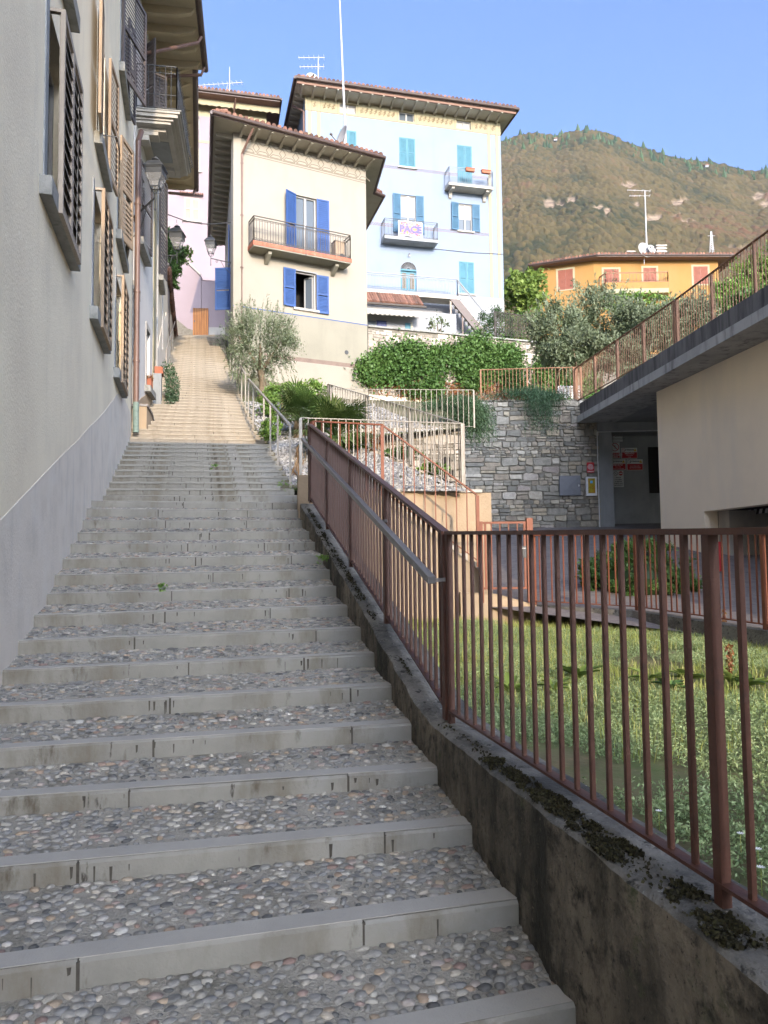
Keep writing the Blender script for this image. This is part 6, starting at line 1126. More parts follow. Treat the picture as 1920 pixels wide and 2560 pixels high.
# ================================================================ PLANTS
def plant(name, label, cat, base, group=None): return thing(name, label, cat, base, group)
def tree(name, label, base, c, rad, n, clumps, size, mat, trunk=.07, group=None, shoots=0, bark='bark', forks=3, spread=.3, asp=.35, cat='tree', hollow=.4):
    t = thing(name, label, cat, base, group); b = Vector(base); c = Vector(c); m = MB(); fk = b.lerp(c-U*rad[2]*.55, .8)
    mid = b.lerp(fk, .5)+Vector((random.uniform(-1, 1), 0, 0))*trunk*.8; m.tube([b-U*.2, b+U*.02, mid, fk], [trunk*1.5, trunk*1.25, trunk, trunk*.95], 9); obj('trunk', m, bark, t, True)
    for i in range(forks):
        a = 2*math.pi*(i+.3*random.random())/forks; e = c+Vector((math.cos(a)*rad[0]*.6, math.sin(a)*rad[1]*.6, rad[2]*random.uniform(-.1, .4))); k = fk.lerp(e, .45)+U*rad[2]*random.uniform(-.15, .1); obj('limb', MB().tube([fk-U*.03, k, e], [trunk*.75, trunk*.45, trunk*.15], 7), bark, t, True)
    P, r = blobs(c, rad, n, clumps, spread, hollow); D = None
    if shoots:
        sp, sr, sd = [], [], []
        for i in range(shoots):
            d = rng.normal(size=3); d[2] = abs(d[2])*.9+.2 if rng.random() < .8 else -abs(d[2]); d /= np.linalg.norm(d); o_ = np.array(c)+d*np.array(rad)*.8; dd = d*np.array([.8, .8, 1])+np.array([0, 0, .55 if d[2] > 0 else -.9]); L = rng.uniform(.25, .62)*rad[2]; k = 26
            tt = np.linspace(0, 1, k)[:, None]; sp.append(o_+dd*tt*L+rng.normal(0, .02, (k, 3))*rad[2]); sr.append(rng.random(k)*.5+.5); sd.append(np.repeat(dd[None], k, 0)+rng.normal(0, .7, (k, 3)))
        P = np.concatenate([P]+sp); r = np.concatenate([r]+sr); D = np.concatenate([rng.normal(size=(n, 3)), np.concatenate(sd)])
    foliage('crown', P, r, size, mat, t, asp, D); return t
def bush(name, label, c, rad, n, clumps, size, mat, group=None, cat='shrub', stem=True, spread=.35, hollow=.5, asp=.5, core=False):
    t = thing(name, label, cat, (c[0], c[1], c[2]-rad[2]), group); P, r = blobs(c, rad, n, clumps, spread, hollow); P[:, 2] = np.maximum(P[:, 2], c[2]-rad[2]*1.02); foliage('leaves', P, r, size, mat, t, asp)
    if core: q = MB(); q.lathe((c[0], c[1], c[2]), [(math.cos(a)*.66, math.sin(a)*rad[2]*.7) for a in [(-1.5+i*.3) for i in range(11)]], 16); obj('dark_core', q, 'leaf_dark', t)  # dark solid core added inside the leaves to block see-through
    if stem: m = MB(); [m.tube([(c[0], c[1], c[2]-rad[2]*1.1), (c[0]+rad[0]*.5*math.cos(i*1.6), c[1]+rad[1]*.5*math.sin(i*1.6), c[2]+rad[2]*.3)], [.03, .012], 5) for i in range(4)]; obj('stem', m, 'bark', t)
    return t
# olive beside the stairs
b = PY(657, 990, 21); c = PY(650, 868, 21); tree('olive_tree', 'small grey green olive tree with twiggy shoots in front of the cream house', b, (c.x, 21, c.z), (1.0, .92, .86), 8600, 60, .085, 'leaf_olive', .10, shoots=230, forks=4, spread=.3, asp=.26)
# olives on the terrace
for i, (x, y, rx_, rz, Y, lab) in enumerate(((440, 1290, 150, 150, 25.5, 'olive tree at the left end of the terrace, next to the ivy'), (690, 1225, 170, 180, 27.0, 'largest silvery olive tree in the middle of the terrace'), (560, 1390, 150, 100, 24.3, 'low olive growing right above the stone wall'), (880, 1280, 130, 150, 26, 'olive tree right behind the corner of the rusty railings'), (1060, 1260, 130, 130, 25, 'olive tree behind the middle of the sloping rusty railing'), (1240, 1225, 120, 120, 25, 'olive tree in front of the white garage door of the ochre house'), (800, 1420, 130, 90, 24.5, 'low silvery olive behind the railing above the concrete roof edge'))):
    c = PY(*C7(x, y), Y); k = .434*Y/F*1.1; tree('olive_tree', lab, (c.x, Y, 4.6), tuple(c), (rx_*k, rx_*k*.8, rz*k), 8500, 46, .125, 'leaf_olive', .07, 'olive trees on the garden terrace', shoots=90, spread=.34)
c = PY(*C7(690, 1040), 27.4); P = np.array([[c.x+rng.normal()*.35, 27.4+rng.normal()*.3, c.z+rng.uniform(-.9, .5)] for _ in range(500)])
# fig, pergola, far bushes
c = PY(*C7(255, 1030), 47); k = .434*47/F; tree('fig_tree', 'bright yellow green fig tree between the blue villa and the ochre house', (c.x, 47, c.z-5), tuple(c), (125*k, 1.3, 125*k), 3600, 38, .26, 'leaf_fig', .13, spread=.34, asp=.75)
c = PY(*C7(915, 1098), 60); bush('pergola_vine', 'bright green vine on a small pergola in front of the ochre house', tuple(c), (2.9, 1.2, .75), 1800, 26, .26, 'leaf_bright', asp=.8); 
for i, (x, y, rx_, rz, Y, m_, lab) in enumerate(((1460, 1060, 120, 110, 42, 'leaf_bright', 'sunlit green bush behind the post of the rusty railing at the right'), (1600, 960, 130, 150, 46, 'leaf_fig', 'yellow green bush at the right edge behind the rusty railing'), (1560, 1110, 150, 90, 38, 'leaf_green', 'darker bush low behind the right part of the rusty railing'), (1750, 930, 160, 170, 46, 'leaf_bright', 'bush just beyond the right edge behind the rusty railing'))):
    c = PY(*C7(x, y), Y); k = .434*Y/F; tree('leafy_tree', lab, (c.x, Y, c.z-4), tuple(c), (rx_*k, rx_*k*.7, rz*k), 5000, 44, .19, m_, .1, 'green bushes on the slope at the right', spread=.34, asp=.6)
c = PY(*C6(1330, 1200), 35.2); bush('clipped_hedge', 'rounded dark clipped hedge end at the foot of the outside stair', (c.x+.1, c.y, c.z-.1), (.8, .6, .95), 4200, 40, .09, 'leaf_dark', cat='hedge', hollow=.8)
c = PY(*C6(1560, 1215), 36); bush('clipped_hedge', 'long clipped hedge behind the dark garden railing', (c.x+.7, c.y+.2, c.z-.1), (2.6, .5, 1.0), 8500, 90, .10, 'leaf_green', cat='hedge', hollow=.75)
c = PY(*C6(805, 1210), 33.5); t = bush('young_shrub', 'young slender shrub standing before the white annex wall', tuple(c), (.42, .2, .7), 260, 16, .16, 'leaf_olive')
# ivy
t = plant('ivy', 'thick green ivy mass hanging over the garden wall above the gravel bed', 'ivy', IV.pt(4, 6.5, .1)); cl = []
for i in range(150):
    u = random.uniform(-.2, 11.5); top = 8.75+.12*math.sin(u*1.7)+.12*math.sin(u*4.1)-(.9 if u < .25 else .35 if u < .8 else 0)+u*.02+(.35 if u > 4.5 else 0); bot = 6.85+.2*math.sin(u*1.3+1)+(.25 if u > 3 else -.15)+.12*math.sin(u*5); 
    if u > 7: bot = 5.4
    cl.append((u, random.uniform(bot+.25, top-.12), random.uniform(.18, .5), random.random()))
cl = np.array(cl); n = 42000; k = rng.integers(0, len(cl), n); u = cl[k, 0]+rng.normal(0, .27, n); z = cl[k, 1]+rng.normal(0, .23, n); o_ = .06+.8*cl[k, 2]*np.abs(rng.normal(.6, .45, n)).clip(0, 1.3)
P = np.array(IV.pt(0, 0))+np.stack([IV.d.x*u+IV.n.x*o_, IV.d.y*u+IV.n.y*o_, z], 1); foliage('leaves', P, np.clip(cl[k, 3]*.45+rng.random(n)*.5, 0, 1), .13, 'leaf_green', t, .75)
n = 3500; u = rng.uniform(0, 9.5, n); P = np.array(IV.pt(0, 0))+np.stack([IV.d.x*u+IV.n.x*.12, IV.d.y*u+IV.n.y*.12, 6.9+.25*np.sin(u*1.3+1)+rng.normal(0, .28, n)+.1], 1); foliage('dry_leaves', P, rng.random(n), .12, 'leaf_rust', t, .6)
# hanging rosemary
def hang(label, tops, Y, n, sz=.055, mound=.16):
    t = thing('trailing_rosemary', label, 'shrub', PY(*tops[0][:2], Y), 'trailing rosemary over the stone walls'); Ps, Ds = [], []
    for i in range(n):
        x, y, ln = tops[random.randrange(len(tops))]; p = np.array(PY(x+random.gauss(0, 13), y+random.gauss(0, 5), Y+random.uniform(-.15, .35))); L = ln*random.uniform(.3, 1.1); m = max(8, int(L/.022)); d = np.array([random.gauss(0, .5), -abs(random.gauss(.5, .3)), random.uniform(.1, .8)]); q = p.copy(); st_ = L/m
        for j in range(m): d = d*.86+np.array([random.gauss(0, .05), 0, -.16]); d /= np.linalg.norm(d); q = q+d*st_; Ps.append(q+rng.normal(0, .014, 3)); Ds.append(d+rng.normal(0, .6, 3))
    foliage('sprays', np.array(Ps), rng.random(len(Ps)), sz, 'leaf_rosemary', t, .22, np.array(Ds))
hang('dark green rosemary mound spilling over the shorter wall behind the pale railing', [(1075, 1018, .3), (1100, 1010, .35), (1125, 1003, .4), (1150, 998, .5), (1170, 1000, .75), (1185, 1015, .95), (1195, 1030, .9), (1130, 1022, .5), (1165, 1020, .8), (1180, 1040, .8)], 16.6, 1100)
hang('green rosemary curtain hanging from the top of the grey stone wall', [(1262, 985, .25), (1285, 983, .35), (1310, 980, .5), (1325, 980, .7), (1340, 982, 1.0), (1350, 984, 1.35), (1358, 986, 1.3), (1375, 986, .45), (1392, 992, .4), (1230, 990, .15), (1325, 975, .3)], 21.85, 620, .06)
P = np.array([PY(random.uniform(1395, 1450), random.uniform(965, 995), 22.5) for _ in range(500)]); tag(foliage('white_flowers', P, None, .06, 'petal', None, .8), 'pale dry flower heads behind the railing on top of the stone wall', 'flowers', kind='stuff')
# palms
def palm(label, base, R, nf, tilt=0):
    t = thing('fan_palm', label, 'palm', base, 'fan palms in the gravel bed'); b = Vector(base); m = MB().tube([b-U*.1, b+U*.35], [.13, .11], 9); obj('trunk', m, 'bark', t); hub = b+U*.38; vs, fs, rn_ = [], [], []; pe = MB()
    for i in range(nf):
        a = i*2.399+random.uniform(-.2, .2); el = random.uniform(.05, 1.35) if i > nf*.25 else random.uniform(-.35, .1); d = Vector((math.cos(a)*math.cos(el), math.sin(a)*math.cos(el), math.sin(el))); L = R*random.uniform(.35, .55); e = hub+d*L; pe.tube([hub, e], [.012, .008], 4, False); s_ = d.cross(U).normalized(); up = s_.cross(d).normalized(); tone = random.uniform(.1, .9); ns = 22
        for j in range(ns):
            th = (j/(ns-1)-.5)*math.radians(230); dd = (d*math.cos(th)+s_*math.sin(th)).normalized(); ln = R*random.uniform(.42, .55)*(1-.25*abs(th)/2); tip = e+dd*ln+up*.04*R-U*ln*.12*(1+abs(th)); md = e+dd*ln*.55+up*.06*R; wv = dd.cross(up).normalized()*.014*R*1.2; k = len(vs)
            vs += [e, md-wv, md+wv, tip]; fs.append((k, k+1, k+3, k+2)); rn_ += [min(1, max(0, tone+random.uniform(-.15, .15)))]*4
    npmesh('fronds', np.array([tuple(v) for v in vs]), fs, 'leaf_palm', t, rn_); obj('leaf_stalks', pe, 'leaf_palm', t)
x = PY(838, 1085, 13.6); palm('large fan palm behind the beige railing on the right of the bed', (x.x, 13.6, bed_z(x.x, 13.6)), .98, 46)
x = PY(748, 1040, 15.8); palm('smaller fan palm to the left of the large one', (x.x, 15.8, bed_z(x.x, 15.8)), .95, 38)
x = PY(745, 1160, 12.2); b = Vector((x.x, 12.2, bed_z(x.x, 12.2)+.05)); t = thing('dry_frond', 'dry brown palm frond hanging onto the gravel', 'dead leaf', b); P, D = [], []
for i in range(60): a = random.uniform(-.4, .4); P.append((b.x+random.gauss(0, .04), b.y+random.gauss(0, .05), b.z+random.uniform(0, .42))); D.append((a, .1, -1))
foliage('segments', np.array(P), None, .22, 'dead_leaf', t, .12, np.array(D))
# bushes in the bed
for i, (x, y, rx_, rz, Y, m_, n, lab) in enumerate(((705, 1000, 55, 38, 18.5, 'leaf_bright', 4200, 'bright green spreading bush below the olive tree'), (770, 990, 60, 32, 19, 'leaf_bright', 4200, 'low bright green bush with a few orange leaves behind the palms'), (680, 1075, 26, 30, 15, 'leaf_bright', 900, 'small weed clump at the edge of the gravel by the handrail'), (880, 1125, 45, 25, 14.3, 'leaf_bright', 1300, 'low weeds at the foot of the large palm'), (1085, 1190, 40, 14, 12.4, 'leaf_bright', 1000, 'weeds along the right edge of the gravel bed'), (1010, 1160, 45, 14, 13.5, 'leaf_green', 900, 'weeds between gravel and the diagonal railing'), (920, 1120, 30, 22, 14.6, 'leaf_rust', 500, 'reddish dry plant to the right of the large palm'))):
    c = PY(x, y, Y); k = Y/F; bush('low_bush', lab, (c.x, Y, max(c.z, bed_z(c.x, Y)+.05)), (rx_*k, rx_*k*.7, rz*k), n, 26, .07, m_, stem=rz > 30)
# climbing plant on the left garden wall
t = plant('climbing_plant', 'dark green climbing plant tumbling over the garden wall behind the lantern', 'climber', B4.pt(.3, 9, .1)); Ps = []
for (x, y, rx_, ry_, n) in ((1345, 300, 40, 70, 1500), (1365, 400, 60, 70, 1900), (1395, 450, 60, 60, 1500), (1395, 560, 45, 90, 1900), (1380, 620, 35, 60, 900), (1460, 420, 55, 35, 420), (1510, 410, 25, 30, 150), (1480, 500, 40, 30, 90), (1405, 680, 20, 20, 160)):
    c = np.array(PY(*C2(x, y), 28.0)); k = .3134*28/F; P, _ = blobs(c, (rx_*k, .35, ry_*k), n, 12, .5, .3); Ps.append(P)
P = np.concatenate(Ps); foliage('leaves', P, rng.random(len(P)), .11, 'leaf_green', t, .5)
# round hedge by the road
c = PY(1600, 1445, 11.8); bush('round_shrub', 'dense rounded dark green cotoneaster shrub behind the far railing of the lawn', (c.x, 11.9, c.z), (.83, .62, .56), 34000, 150, .055, 'leaf_green', hollow=.84, spread=.13, core=True)
# ================================================================ LAWN COVER
lt = thing('lawn', 'patchy lawn of low grey green ground cover and yellowing grass inside the red railings', 'lawn', (2, 5, -1)); lt['kind'] = 'stuff'
def on_lawn(n, y0=.3, y1=10.6, pw_=.8):
    y = y0+(y1-y0)*rng.random(n)**(1/pw_ if pw_ > 1 else 1); x0 = np.array([lx0(t)+.02 for t in y]); x1 = np.array([rx(t)-.1 for t in y]); x = x0+(x1-x0)*rng.random(n); return x, y
def vn(x, y, s_, seed=0):
    r = np.random.default_rng(seed).random((64, 64)); xi, yi = x/s_, y/s_; i, j = np.floor(xi).astype(int), np.floor(yi).astype(int); f, g = xi-i, yi-j; f, g = f*f*(3-2*f), g*g*(3-2*g); a = lambda p, q: r[p % 64, q % 64]
    return (a(i, j)*(1-f)+a(i+1, j)*f)*(1-g)+(a(i, j+1)*(1-f)+a(i+1, j+1)*f)*g
fbm = lambda x, y, s_, sd=0, o=4: sum(vn(x, y, s_/2**k, sd+k)*.5**k for k in range(o))/sum(.5**k for k in range(o))
# ground cover: little upright sprigs in tufts
nt_ = 34000; x, y = on_lawn(nt_, .8, 10.6); keep = fbm(x, y, 1.1, 3)+.10*rng.random(nt_)-.02*(y-4) > .48; x, y = x[keep], y[keep]; m = 15; tx = np.repeat(x, m)+rng.normal(0, .018, len(x)*m); ty = np.repeat(y, m)+rng.normal(0, .018, len(x)*m); hz_ = rng.uniform(.005, .07, len(tx))*np.repeat(.5+fbm(x, y, .8, 9), m)
P = np.stack([tx, ty, lz(tx, ty)+hz_], 1); foliage('ground_cover', P, np.clip(np.repeat(rng.random(len(x)), m)*.5+rng.random(len(tx))*.3+hz_*3, 0, 1), .018, 'cover', lt, .35)
n = 34000; x, y = on_lawn(n, .8, 10.7); w_ = fbm(x, y, 1.4, 21); keep = (w_+.25*rng.random(n)+.05*(y-4.5)-.12*(y < 3.5)) > .66; x, y = x[keep], y[keep]; n = len(x); h_ = rng.uniform(.04, .12, n)*(.6+.8*fbm(x, y, .9, 5)); a = rng.uniform(0, 6.28, n); ln = rng.uniform(.1, .7, n)*h_; bw_ = rng.uniform(.0018, .0035, n); z0_ = lz(x, y)
dx, dy = np.cos(a), np.sin(a); B_ = np.stack([x, y, z0_], 1); s_ = np.stack([-dy*bw_, dx*bw_, 0*x], 1); mid_ = B_+np.stack([dx*ln*.35, dy*ln*.35, h_*.62], 1); tp = B_+np.stack([dx*ln, dy*ln, h_], 1)
V_ = np.stack([B_-s_, B_+s_, mid_+s_*.8, mid_-s_*.8, tp+s_*.1, tp-s_*.1], 1).reshape(-1, 3); k = np.arange(n)[:, None]*6; npmesh('grass', V_, np.concatenate([k+np.array([[0, 1, 2, 3]]), k+np.array([[3, 2, 4, 5]])]), 'grass', lt, np.repeat(rng.random(n), 6))
def weed(label, p, R, n, mat='leaf_bright', spike=0, up=.8):
    t = thing('broad_leaved_weed', label, 'weed', p, 'broad leaved weeds in the lawn'); vs, fs, rn_ = [], [], []
    for i in range(n):
        a = i*2.399+random.uniform(-.3, .3); L = R*random.uniform(.6, 1.1); d = Vector((math.cos(a), math.sin(a), 0)); s_ = Vector((-d.y, d.x, 0)); wv = L*random.uniform(.13, .2); e = random.uniform(.3, 1.3)*up; r_ = random.random(); k = len(vs); q = Vector(p)+U*.03
        for j, (tt, ww) in enumerate(((0, .15), (.25, .7), (.55, 1), (.82, .6), (1, .05))):
            c_ = q+d*L*tt*math.cos(e*(1-.45*tt))+U*(L*math.sin(e)*tt-.35*L*tt*tt*(1.2-e*.5)+.01); vs += [c_-s_*wv*ww+U*.01*ww, c_-U*.006, c_+s_*wv*ww+U*.01*ww]; rn_ += [r_]*3
        for j in range(4): b_ = k+j*3; fs += [(b_, b_+1, b_+4, b_+3), (b_+1, b_+2, b_+5, b_+4)]
    npmesh('leaves', np.array([tuple(v) for v in vs]), fs, mat, t, rn_, True)
    if spike: P = np.array([(p[0]+random.gauss(0, .012), p[1]+random.gauss(0, .012), p[2]+random.uniform(.08, spike)) for _ in range(160)]); foliage('seed_spike', P, None, .025, 'leaf_rust', t, .7)
for x, y, R, n, sp, lab in ((700, 880, .34, 9, 0, 'upright pale green weed in the middle of the lawn, left of the bent leaf'), (355, 930, .30, 9, 0, 'broad bluish green weed behind the third bar from the corner post'), (1060, 880, .26, 7, 0, 'broad pale weed left of the thick railing post'), (1250, 870, .30, 10, 0, 'tufted weed just left of the thick near post'), (1470, 880, .30, 11, .3, 'weed with a rusty seed spike right of the thick near post'), (1565, 900, .30, 10, 0, 'weed with large pale leaves at the right edge of the lawn'), (1440, 650, .34, 10, .32, 'weed with a red seed spike by the far kerb at the right'), (1050, 600, .28, 8, 0, 'weed with dark leaves under the far kerb'), (495, 525, .26, 8, 0, 'light green weed below the gate post'), (690, 545, .22, 7, 0, 'small weed below the far railing near the gate'), (1170, 930, .24, 6, 0, 'flat weed in front of the tufted one'), (580, 930, .24, 7, 0, 'low dark weed in the left half of the lawn')):
    p = PZ(*CE(x, y), -.93); weed(lab, (p.x, p.y, float(lz(p.x, p.y))), R*.6, n+4, 'leaf_fig' if n > 6 else 'leaf_green', sp)
cf = crop(1200, 1800, .434)
for x, y, lab in ((1500, 655, 'small white daisy between the thick post and the last bar at the lower right'), (1600, 745, 'white daisy just right of the last bar, above the daisy at the edge'), (1618, 850, 'white daisy at the right edge, the lowest of the daisies'), (1030, 525, 'lone white daisy seen through the bars left of the thick post')):
    p = PZ(*cf(x, y), -.86); t = thing('daisy', lab, 'flower', (p.x, p.y, -.94), 'white daisies in the lawn'); P = MB()
    for j in range(9): a = j*.7; P.add([p, p+Vector((math.cos(a-.25)*.009, math.sin(a-.25)*.009, .002)), p+Vector((math.cos(a)*.013, math.sin(a)*.013, .003)), p+Vector((math.cos(a+.25)*.009, math.sin(a+.25)*.009, .002))], [(0, 1, 2, 3)])
    obj('petals', P, 'petal', t); obj('stem', MB().tube([(p.x, p.y, -.95), p], .0015, 4), 'grass', t)
# weeds in the joints of the steps
for x, y, Y, s_, lab in ((537, 1168, 11.3, .12, 'small tuft of weeds in the joint of a high step'), (405, 1467, 5.8, .07, 'tiny tuft of weeds on a pebbled tread'), (812, 1400, 7.2, .16, 'green weeds growing at the foot of the parapet'), (735, 1217, 10.2, .22, 'feathery green weed where the parapet ends'), (707, 1212, 10.6, .12, 'weed tuft at the right end of a step')):
    c = PY(x, y, Y); s_ *= .6; bush('weed_tuft', lab, tuple(c), (s_, s_*.6, s_*.7), 110, 8, .025, 'leaf_bright', stem=False)
# ================================================================ MOUNTAIN
RP = [(-2600, 620), (-1200, 560), (200, 480), (900, 420), (1150, 370), (1261, 354), (1300, 340), (1343, 336), (1387, 343), (1426, 333), (1478, 328), (1521, 336), (1560, 357), (1590, 367), (1634, 381), (1677, 395), (1721, 404), (1777, 408), (1825, 419), (1873, 432), (1920, 427), (2050, 440), (2500, 520), (3600, 640)]
RA = []
for x, y in RP: r = ray(x, y); RA.append((math.atan2(r.x, r.y), r.z/math.hypot(r.x, r.y)))
RA = np.array(RA); A0 = math.radians(-50); A1 = math.radians(58); fa = math.radians(7); fb2 = math.radians(30)
az = np.concatenate([np.linspace(A0, fa, 90, endpoint=False), np.linspace(fa, fb2, 560, endpoint=False), np.linspace(fb2, A1, 60)]); t_ = np.linspace(0, 1, 400); AZ, T = np.meshgrid(az, t_); RR = 320+1180*T**1.15
rt = np.interp(AZ, RA[:, 0], RA[:, 1]); gx = RR*AZ; gy = RR
e_ = .10+(rt-.10)*(T**.62)+.045*(fbm(gx, gy, 420, 31, 4)-.5)*np.sin(np.pi*T)**.6*1.6+.035*(fbm(gx+2*gy*.15, gy*.25, 120, 77, 3)-.5)*np.sin(np.pi*T)**.5
Z = e_*RR
cs = 8.5; ci, cj = np.floor(gx/cs).astype(int), np.floor(gy/cs).astype(int); best = np.full(gx.shape, 9.); rid = np.zeros(gx.shape)
hsh = lambda i, j, s_: np.modf(np.abs(np.sin(i*127.1+j*311.7+s_*74.7)*43758.5453))[0]
for di in (-1, 0, 1):
    for dj in (-1, 0, 1):
        i, j = ci+di, cj+dj; px_, py_ = (i+hsh(i, j, 1))*cs, (j+hsh(i, j, 2))*cs; d = np.hypot(gx-px_, (gy-py_)*.75)/cs; m_ = d < best; best = np.where(m_, d, best); rid = np.where(m_, hsh(i, j, 3), rid)
crown = np.sqrt(np.clip(1-best*1.2, 0, 1))*(2.6+5.2*rid)
rock = np.zeros(gx.shape); 
for (x, y, rx_, ry_) in ((400, 520, 46, 66), (460, 530, 30, 30), (525, 510, 32, 26), (735, 590, 26, 28), (905, 540, 30, 24), (865, 420, 55, 34), (1000, 620, 50, 22), (1150, 600, 55, 30), (1185, 635, 50, 18), (1150, 530, 50, 22), (1600, 490, 45, 40), (1640, 540, 40, 30), (155, 270, 22, 12), (1440, 790, 50, 22), (1530, 790, 60, 30), (680, 560, 30, 10), (1230, 640, 20, 12)):
    r = ray(*C7(x, y)); a_, e0_ = math.atan2(r.x, r.y), r.z/math.hypot(r.x, r.y); k = .434/F; rock = np.maximum(rock, 1.15-np.hypot((AZ-a_)/(rx_*k*1.05), (e_-e0_)/(ry_*k*1.15)))
rk = np.clip((rock+2.4*(fbm(gx, Z, 30, 51, 5)-.5)-.55)*3, 0, 1)*np.clip(rock*3, 0, 1); Z = Z+crown*(1-rk*.85)+rk*10*(fbm(gx, Z, 22, 61, 4)-.5)
X = RR*np.sin(AZ); Yg = RR*np.cos(AZ); Rn, Cn = X.shape; V_ = np.stack([X, Yg, Z], -1).reshape(-1, 3); V2 = V_.reshape(Rn, Cn, 3)
back = V2[-1].copy(); back[:, :2] *= 1.12; back[:, 2] *= .6; V_ = np.concatenate([V_, back]); ii = np.arange(Rn)[:, None]*Cn+np.arange(Cn-1)[None]; Fq = np.stack([ii, ii+1, ii+1+Cn, ii+Cn], -1).reshape(-1, 4)
col = np.clip(.5*rid+.85*(fbm(gx, gy, 260, 91, 4)-.5)+.25+.5*(vn(gx, gy, 60, 15)-.5), 0, 1)
mt = bpy.data.materials.new('mountain_forest'); mt.use_nodes = True; nt = mt.node_tree; N = nt.nodes; L_ = nt.links; b = N['Principled BSDF']; b.inputs['Roughness'].default_value = .95; b.inputs['Specular IOR Level'].default_value = .05
at = N.new('ShaderNodeAttribute'); at.attribute_name = 'rnd'; r1 = _ramp(nt, [(0, (.020, .026, .012)), (.22, (.046, .043, .018)), (.42, (.076, .058, .024)), (.6, (.086, .067, .027)), (.8, (.100, .062, .030)), (1, (.112, .050, .028))]); L_.new(at.outputs['Fac'], r1.inputs[0])
a2 = N.new('ShaderNodeAttribute'); a2.attribute_name = 'rock'; tc = N.new('ShaderNodeTexCoord'); n1 = N.new('ShaderNodeTexNoise'); n1.inputs['Scale'].default_value = .12; n1.inputs['Detail'].default_value = 6; L_.new(tc.outputs['Object'], n1.inputs[0]); r3_ = _ramp(nt, [(.35, (.14, .10, .065)), (.6, (.28, .21, .145))]); L_.new(n1.outputs[0], r3_.inputs[0])
mx = N.new('ShaderNodeMix'); mx.data_type = 'RGBA'; L_.new(a2.outputs['Fac'], mx.inputs[0]); L_.new(r1.outputs[0], mx.inputs[6]); L_.new(r3_.outputs[0], mx.inputs[7]); L_.new(mx.outputs[2], b.inputs['Base Color'])
o = npmesh('mountain', V_, np.concatenate([Fq, np.stack([np.arange(Cn-1)+(Rn-1)*Cn, np.arange(Cn-1)+1+(Rn-1)*Cn, np.arange(Cn-1)+1+Rn*Cn, np.arange(Cn-1)+Rn*Cn], -1)]), mt, None, np.concatenate([col.ravel(), col[-1]])); struct(o)
ra_ = o.data.attributes.new('rock', 'FLOAT', 'POINT'); ra_.data.foreach_set('value', np.concatenate([rk.ravel(), rk[-1]]).astype(np.float32))
# conifers on the crest
cn = MB(); 
for i in range(230):
    x = random.uniform(1240, 1940); a_ = math.atan2(ray(x, 400).x, ray(x, 400).y); r0_ = 1500; e0_ = float(np.interp(a_, RA[:, 0], RA[:, 1])); j = int(np.argmin(np.abs(az-a_))); q = V2[-1-random.randrange(0, 25), j]; hh = random.uniform(9, 19)*(.6 if random.random() < .5 else 1)
    cn.lathe((q[0], q[1], q[2]-5), [(hh*.22, 0), (hh*.24, hh*.25), (hh*.14, hh*.6), (.2, hh)], 5)
tag(obj('crest_conifers', cn, 'leaf_dark', None, org=(500, 1350, 700)), 'dark conifers standing along the mountain crest', 'forest', kind='stuff')
for x, y, lab in ((1388, 345, 'tiny white house on the left part of the mountain crest'), (1766, 411, 'tiny white house farther right on the mountain crest')):
    q = PY(x, y+6, 1330); t = thing('mountain_hut', lab, 'house', q); obj('wall', MB().box(q, 6, 5, 3), 'plaster_white', t); obj('roof', MB().prism([q+Vector((-4.6, -3.5, 2)), q+Vector((4.6, -3.5, 2)), q+Vector((0, -3.5, 4))], (0, 7, 0)), 'tile', t)
# pylon and power lines
q0, q1 = PY(*C7(1332, 800), 330), PY(*C7(1332, 688), 330); t = thing('pylon', 'slender lattice power pylon on the lower mountain slope', 'pylon', q0); m = MB(); H = q1.z-q0.z
for sx, sy in ((-1, -1), (1, -1), (1, 1), (-1, 1)): m.bar(q0+Vector((sx*1.0, sy*1.0, -6)), q1+Vector((sx*.15, sy*.15, 0)), .16)
for i in range(9): w0, w1 = 1.0*(1-i/9.5), 1.0*(1-(i+1)/9.5); m.bar(q0+Vector((-w0, -w0, H*i/9)), q0+Vector((w1, -w1, H*(i+1)/9)), .12); m.bar(q0+Vector((w0, -w0, H*i/9)), q0+Vector((-w1, -w1, H*(i+1)/9)), .12)
obj('lattice', m, 'pole_metal', t); obj('cross_arm', MB().bar(q1+Vector((-1.6, 0, -2)), q1+Vector((1.6, 0, -2)), .15), 'pole_metal', t)
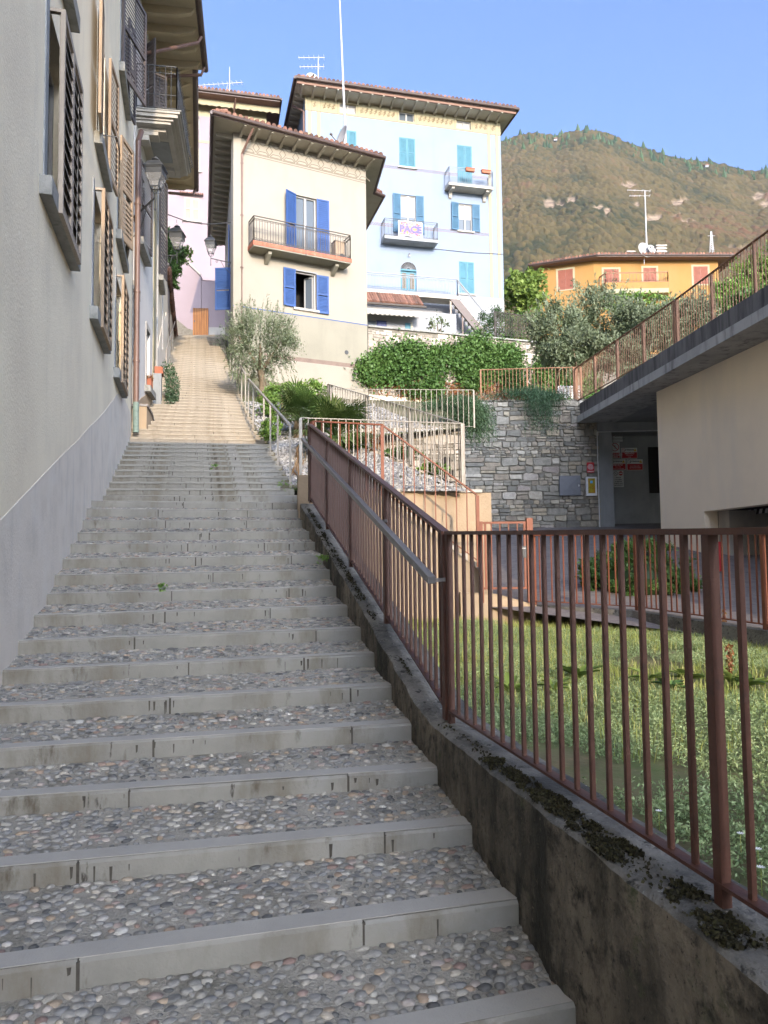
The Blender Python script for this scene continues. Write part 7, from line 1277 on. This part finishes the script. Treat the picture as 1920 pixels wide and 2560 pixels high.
for i, (y0, y1, sg) in enumerate(((430, 540, 45), (455, 562, 45), (480, 600, 50), (505, 625, 50), (545, 660, 45))):
    a = PY(*C7(60, y0), 290); b_ = PY(*C7(1720, y1), 290); n = 24; pts = [a.lerp(b_, j/n)-U*(4*sg*.434*290/F*(j/n)*(1-j/n)*.5) for j in range(n+1)]
    tag(obj('power_line', MB().tube(pts, .035, 4, False), 'iron', None, org=a), 'thin power line crossing in front of the mountain, %s of the five' % ('topmost', 'second from the top', 'middle', 'fourth from the top', 'lowest')[i], 'power line', 'power lines before the mountain')
# ================================================================ SHADE BLOCKS ADDED BEHIND THE VIEWER (unseen, house-shaped, to shade steps and stone wall)
def block(name, label, x0, x1, y0, y1, z0, z1, group=None):
    t = thing(name, label, 'house', ((x0+x1)/2, (y0+y1)/2, z0)); obj('wall', MB().box(((x0+x1)/2, (y0+y1)/2, (z0+z1)/2), x1-x0, y1-y0, z1-z0), 'plaster_beige', t)
    obj('roof', MB().add([(x0-.5, y0-.5, z1), (x1+.5, y0-.5, z1), (x1+.5, y1+.5, z1), (x0-.5, y1+.5, z1), (x0+2, (y0+y1)/2, z1+1.2), (x1-2, (y0+y1)/2, z1+1.2)], [(0, 1, 5, 4), (1, 2, 5), (2, 3, 4, 5), (3, 0, 4), (3, 2, 1, 0)]), 'tile', t)
block('shade_block', 'long plain beige block added behind the viewer to shade the lower steps', -70, 16.5, -62, -45, -10, 19.15)
block('shade_block', 'plain beige block added at the right behind the viewer to shade the stone wall', 14.8, 27, -22.5, -20, -4, 15.8)
# ================================================================ HAZE
hz_o = MB(); X0_, X1_, Y0_, Y1_, Z0_, Z1_ = -1900, 1900, -1900, 1900, -6, 1000
me = bpy.data.meshes.new('haze'); me.from_pydata([(x, y, z) for z in (Z0_, Z1_) for y in (Y0_, Y1_) for x in (X0_, X1_)], [], [(0, 2, 3, 1), (4, 5, 7, 6), (0, 1, 5, 4), (2, 6, 7, 3), (0, 4, 6, 2), (1, 3, 7, 5)])
hm = bpy.data.materials.new('haze'); hm.use_nodes = True; nt = hm.node_tree; nt.nodes.clear(); ou = nt.nodes.new('ShaderNodeOutputMaterial'); pv = nt.nodes.new('ShaderNodeVolumePrincipled'); pv.inputs['Density'].default_value = .00007; pv.inputs['Color'].default_value = (.82, .88, .95, 1); pv.inputs['Anisotropy'].default_value = 0; nt.links.new(pv.outputs[0], ou.inputs['Volume'])
ho = link('haze', me, hm); tag(ho, 'thin pale haze softening the mountain behind the village', 'haze', kind='stuff')
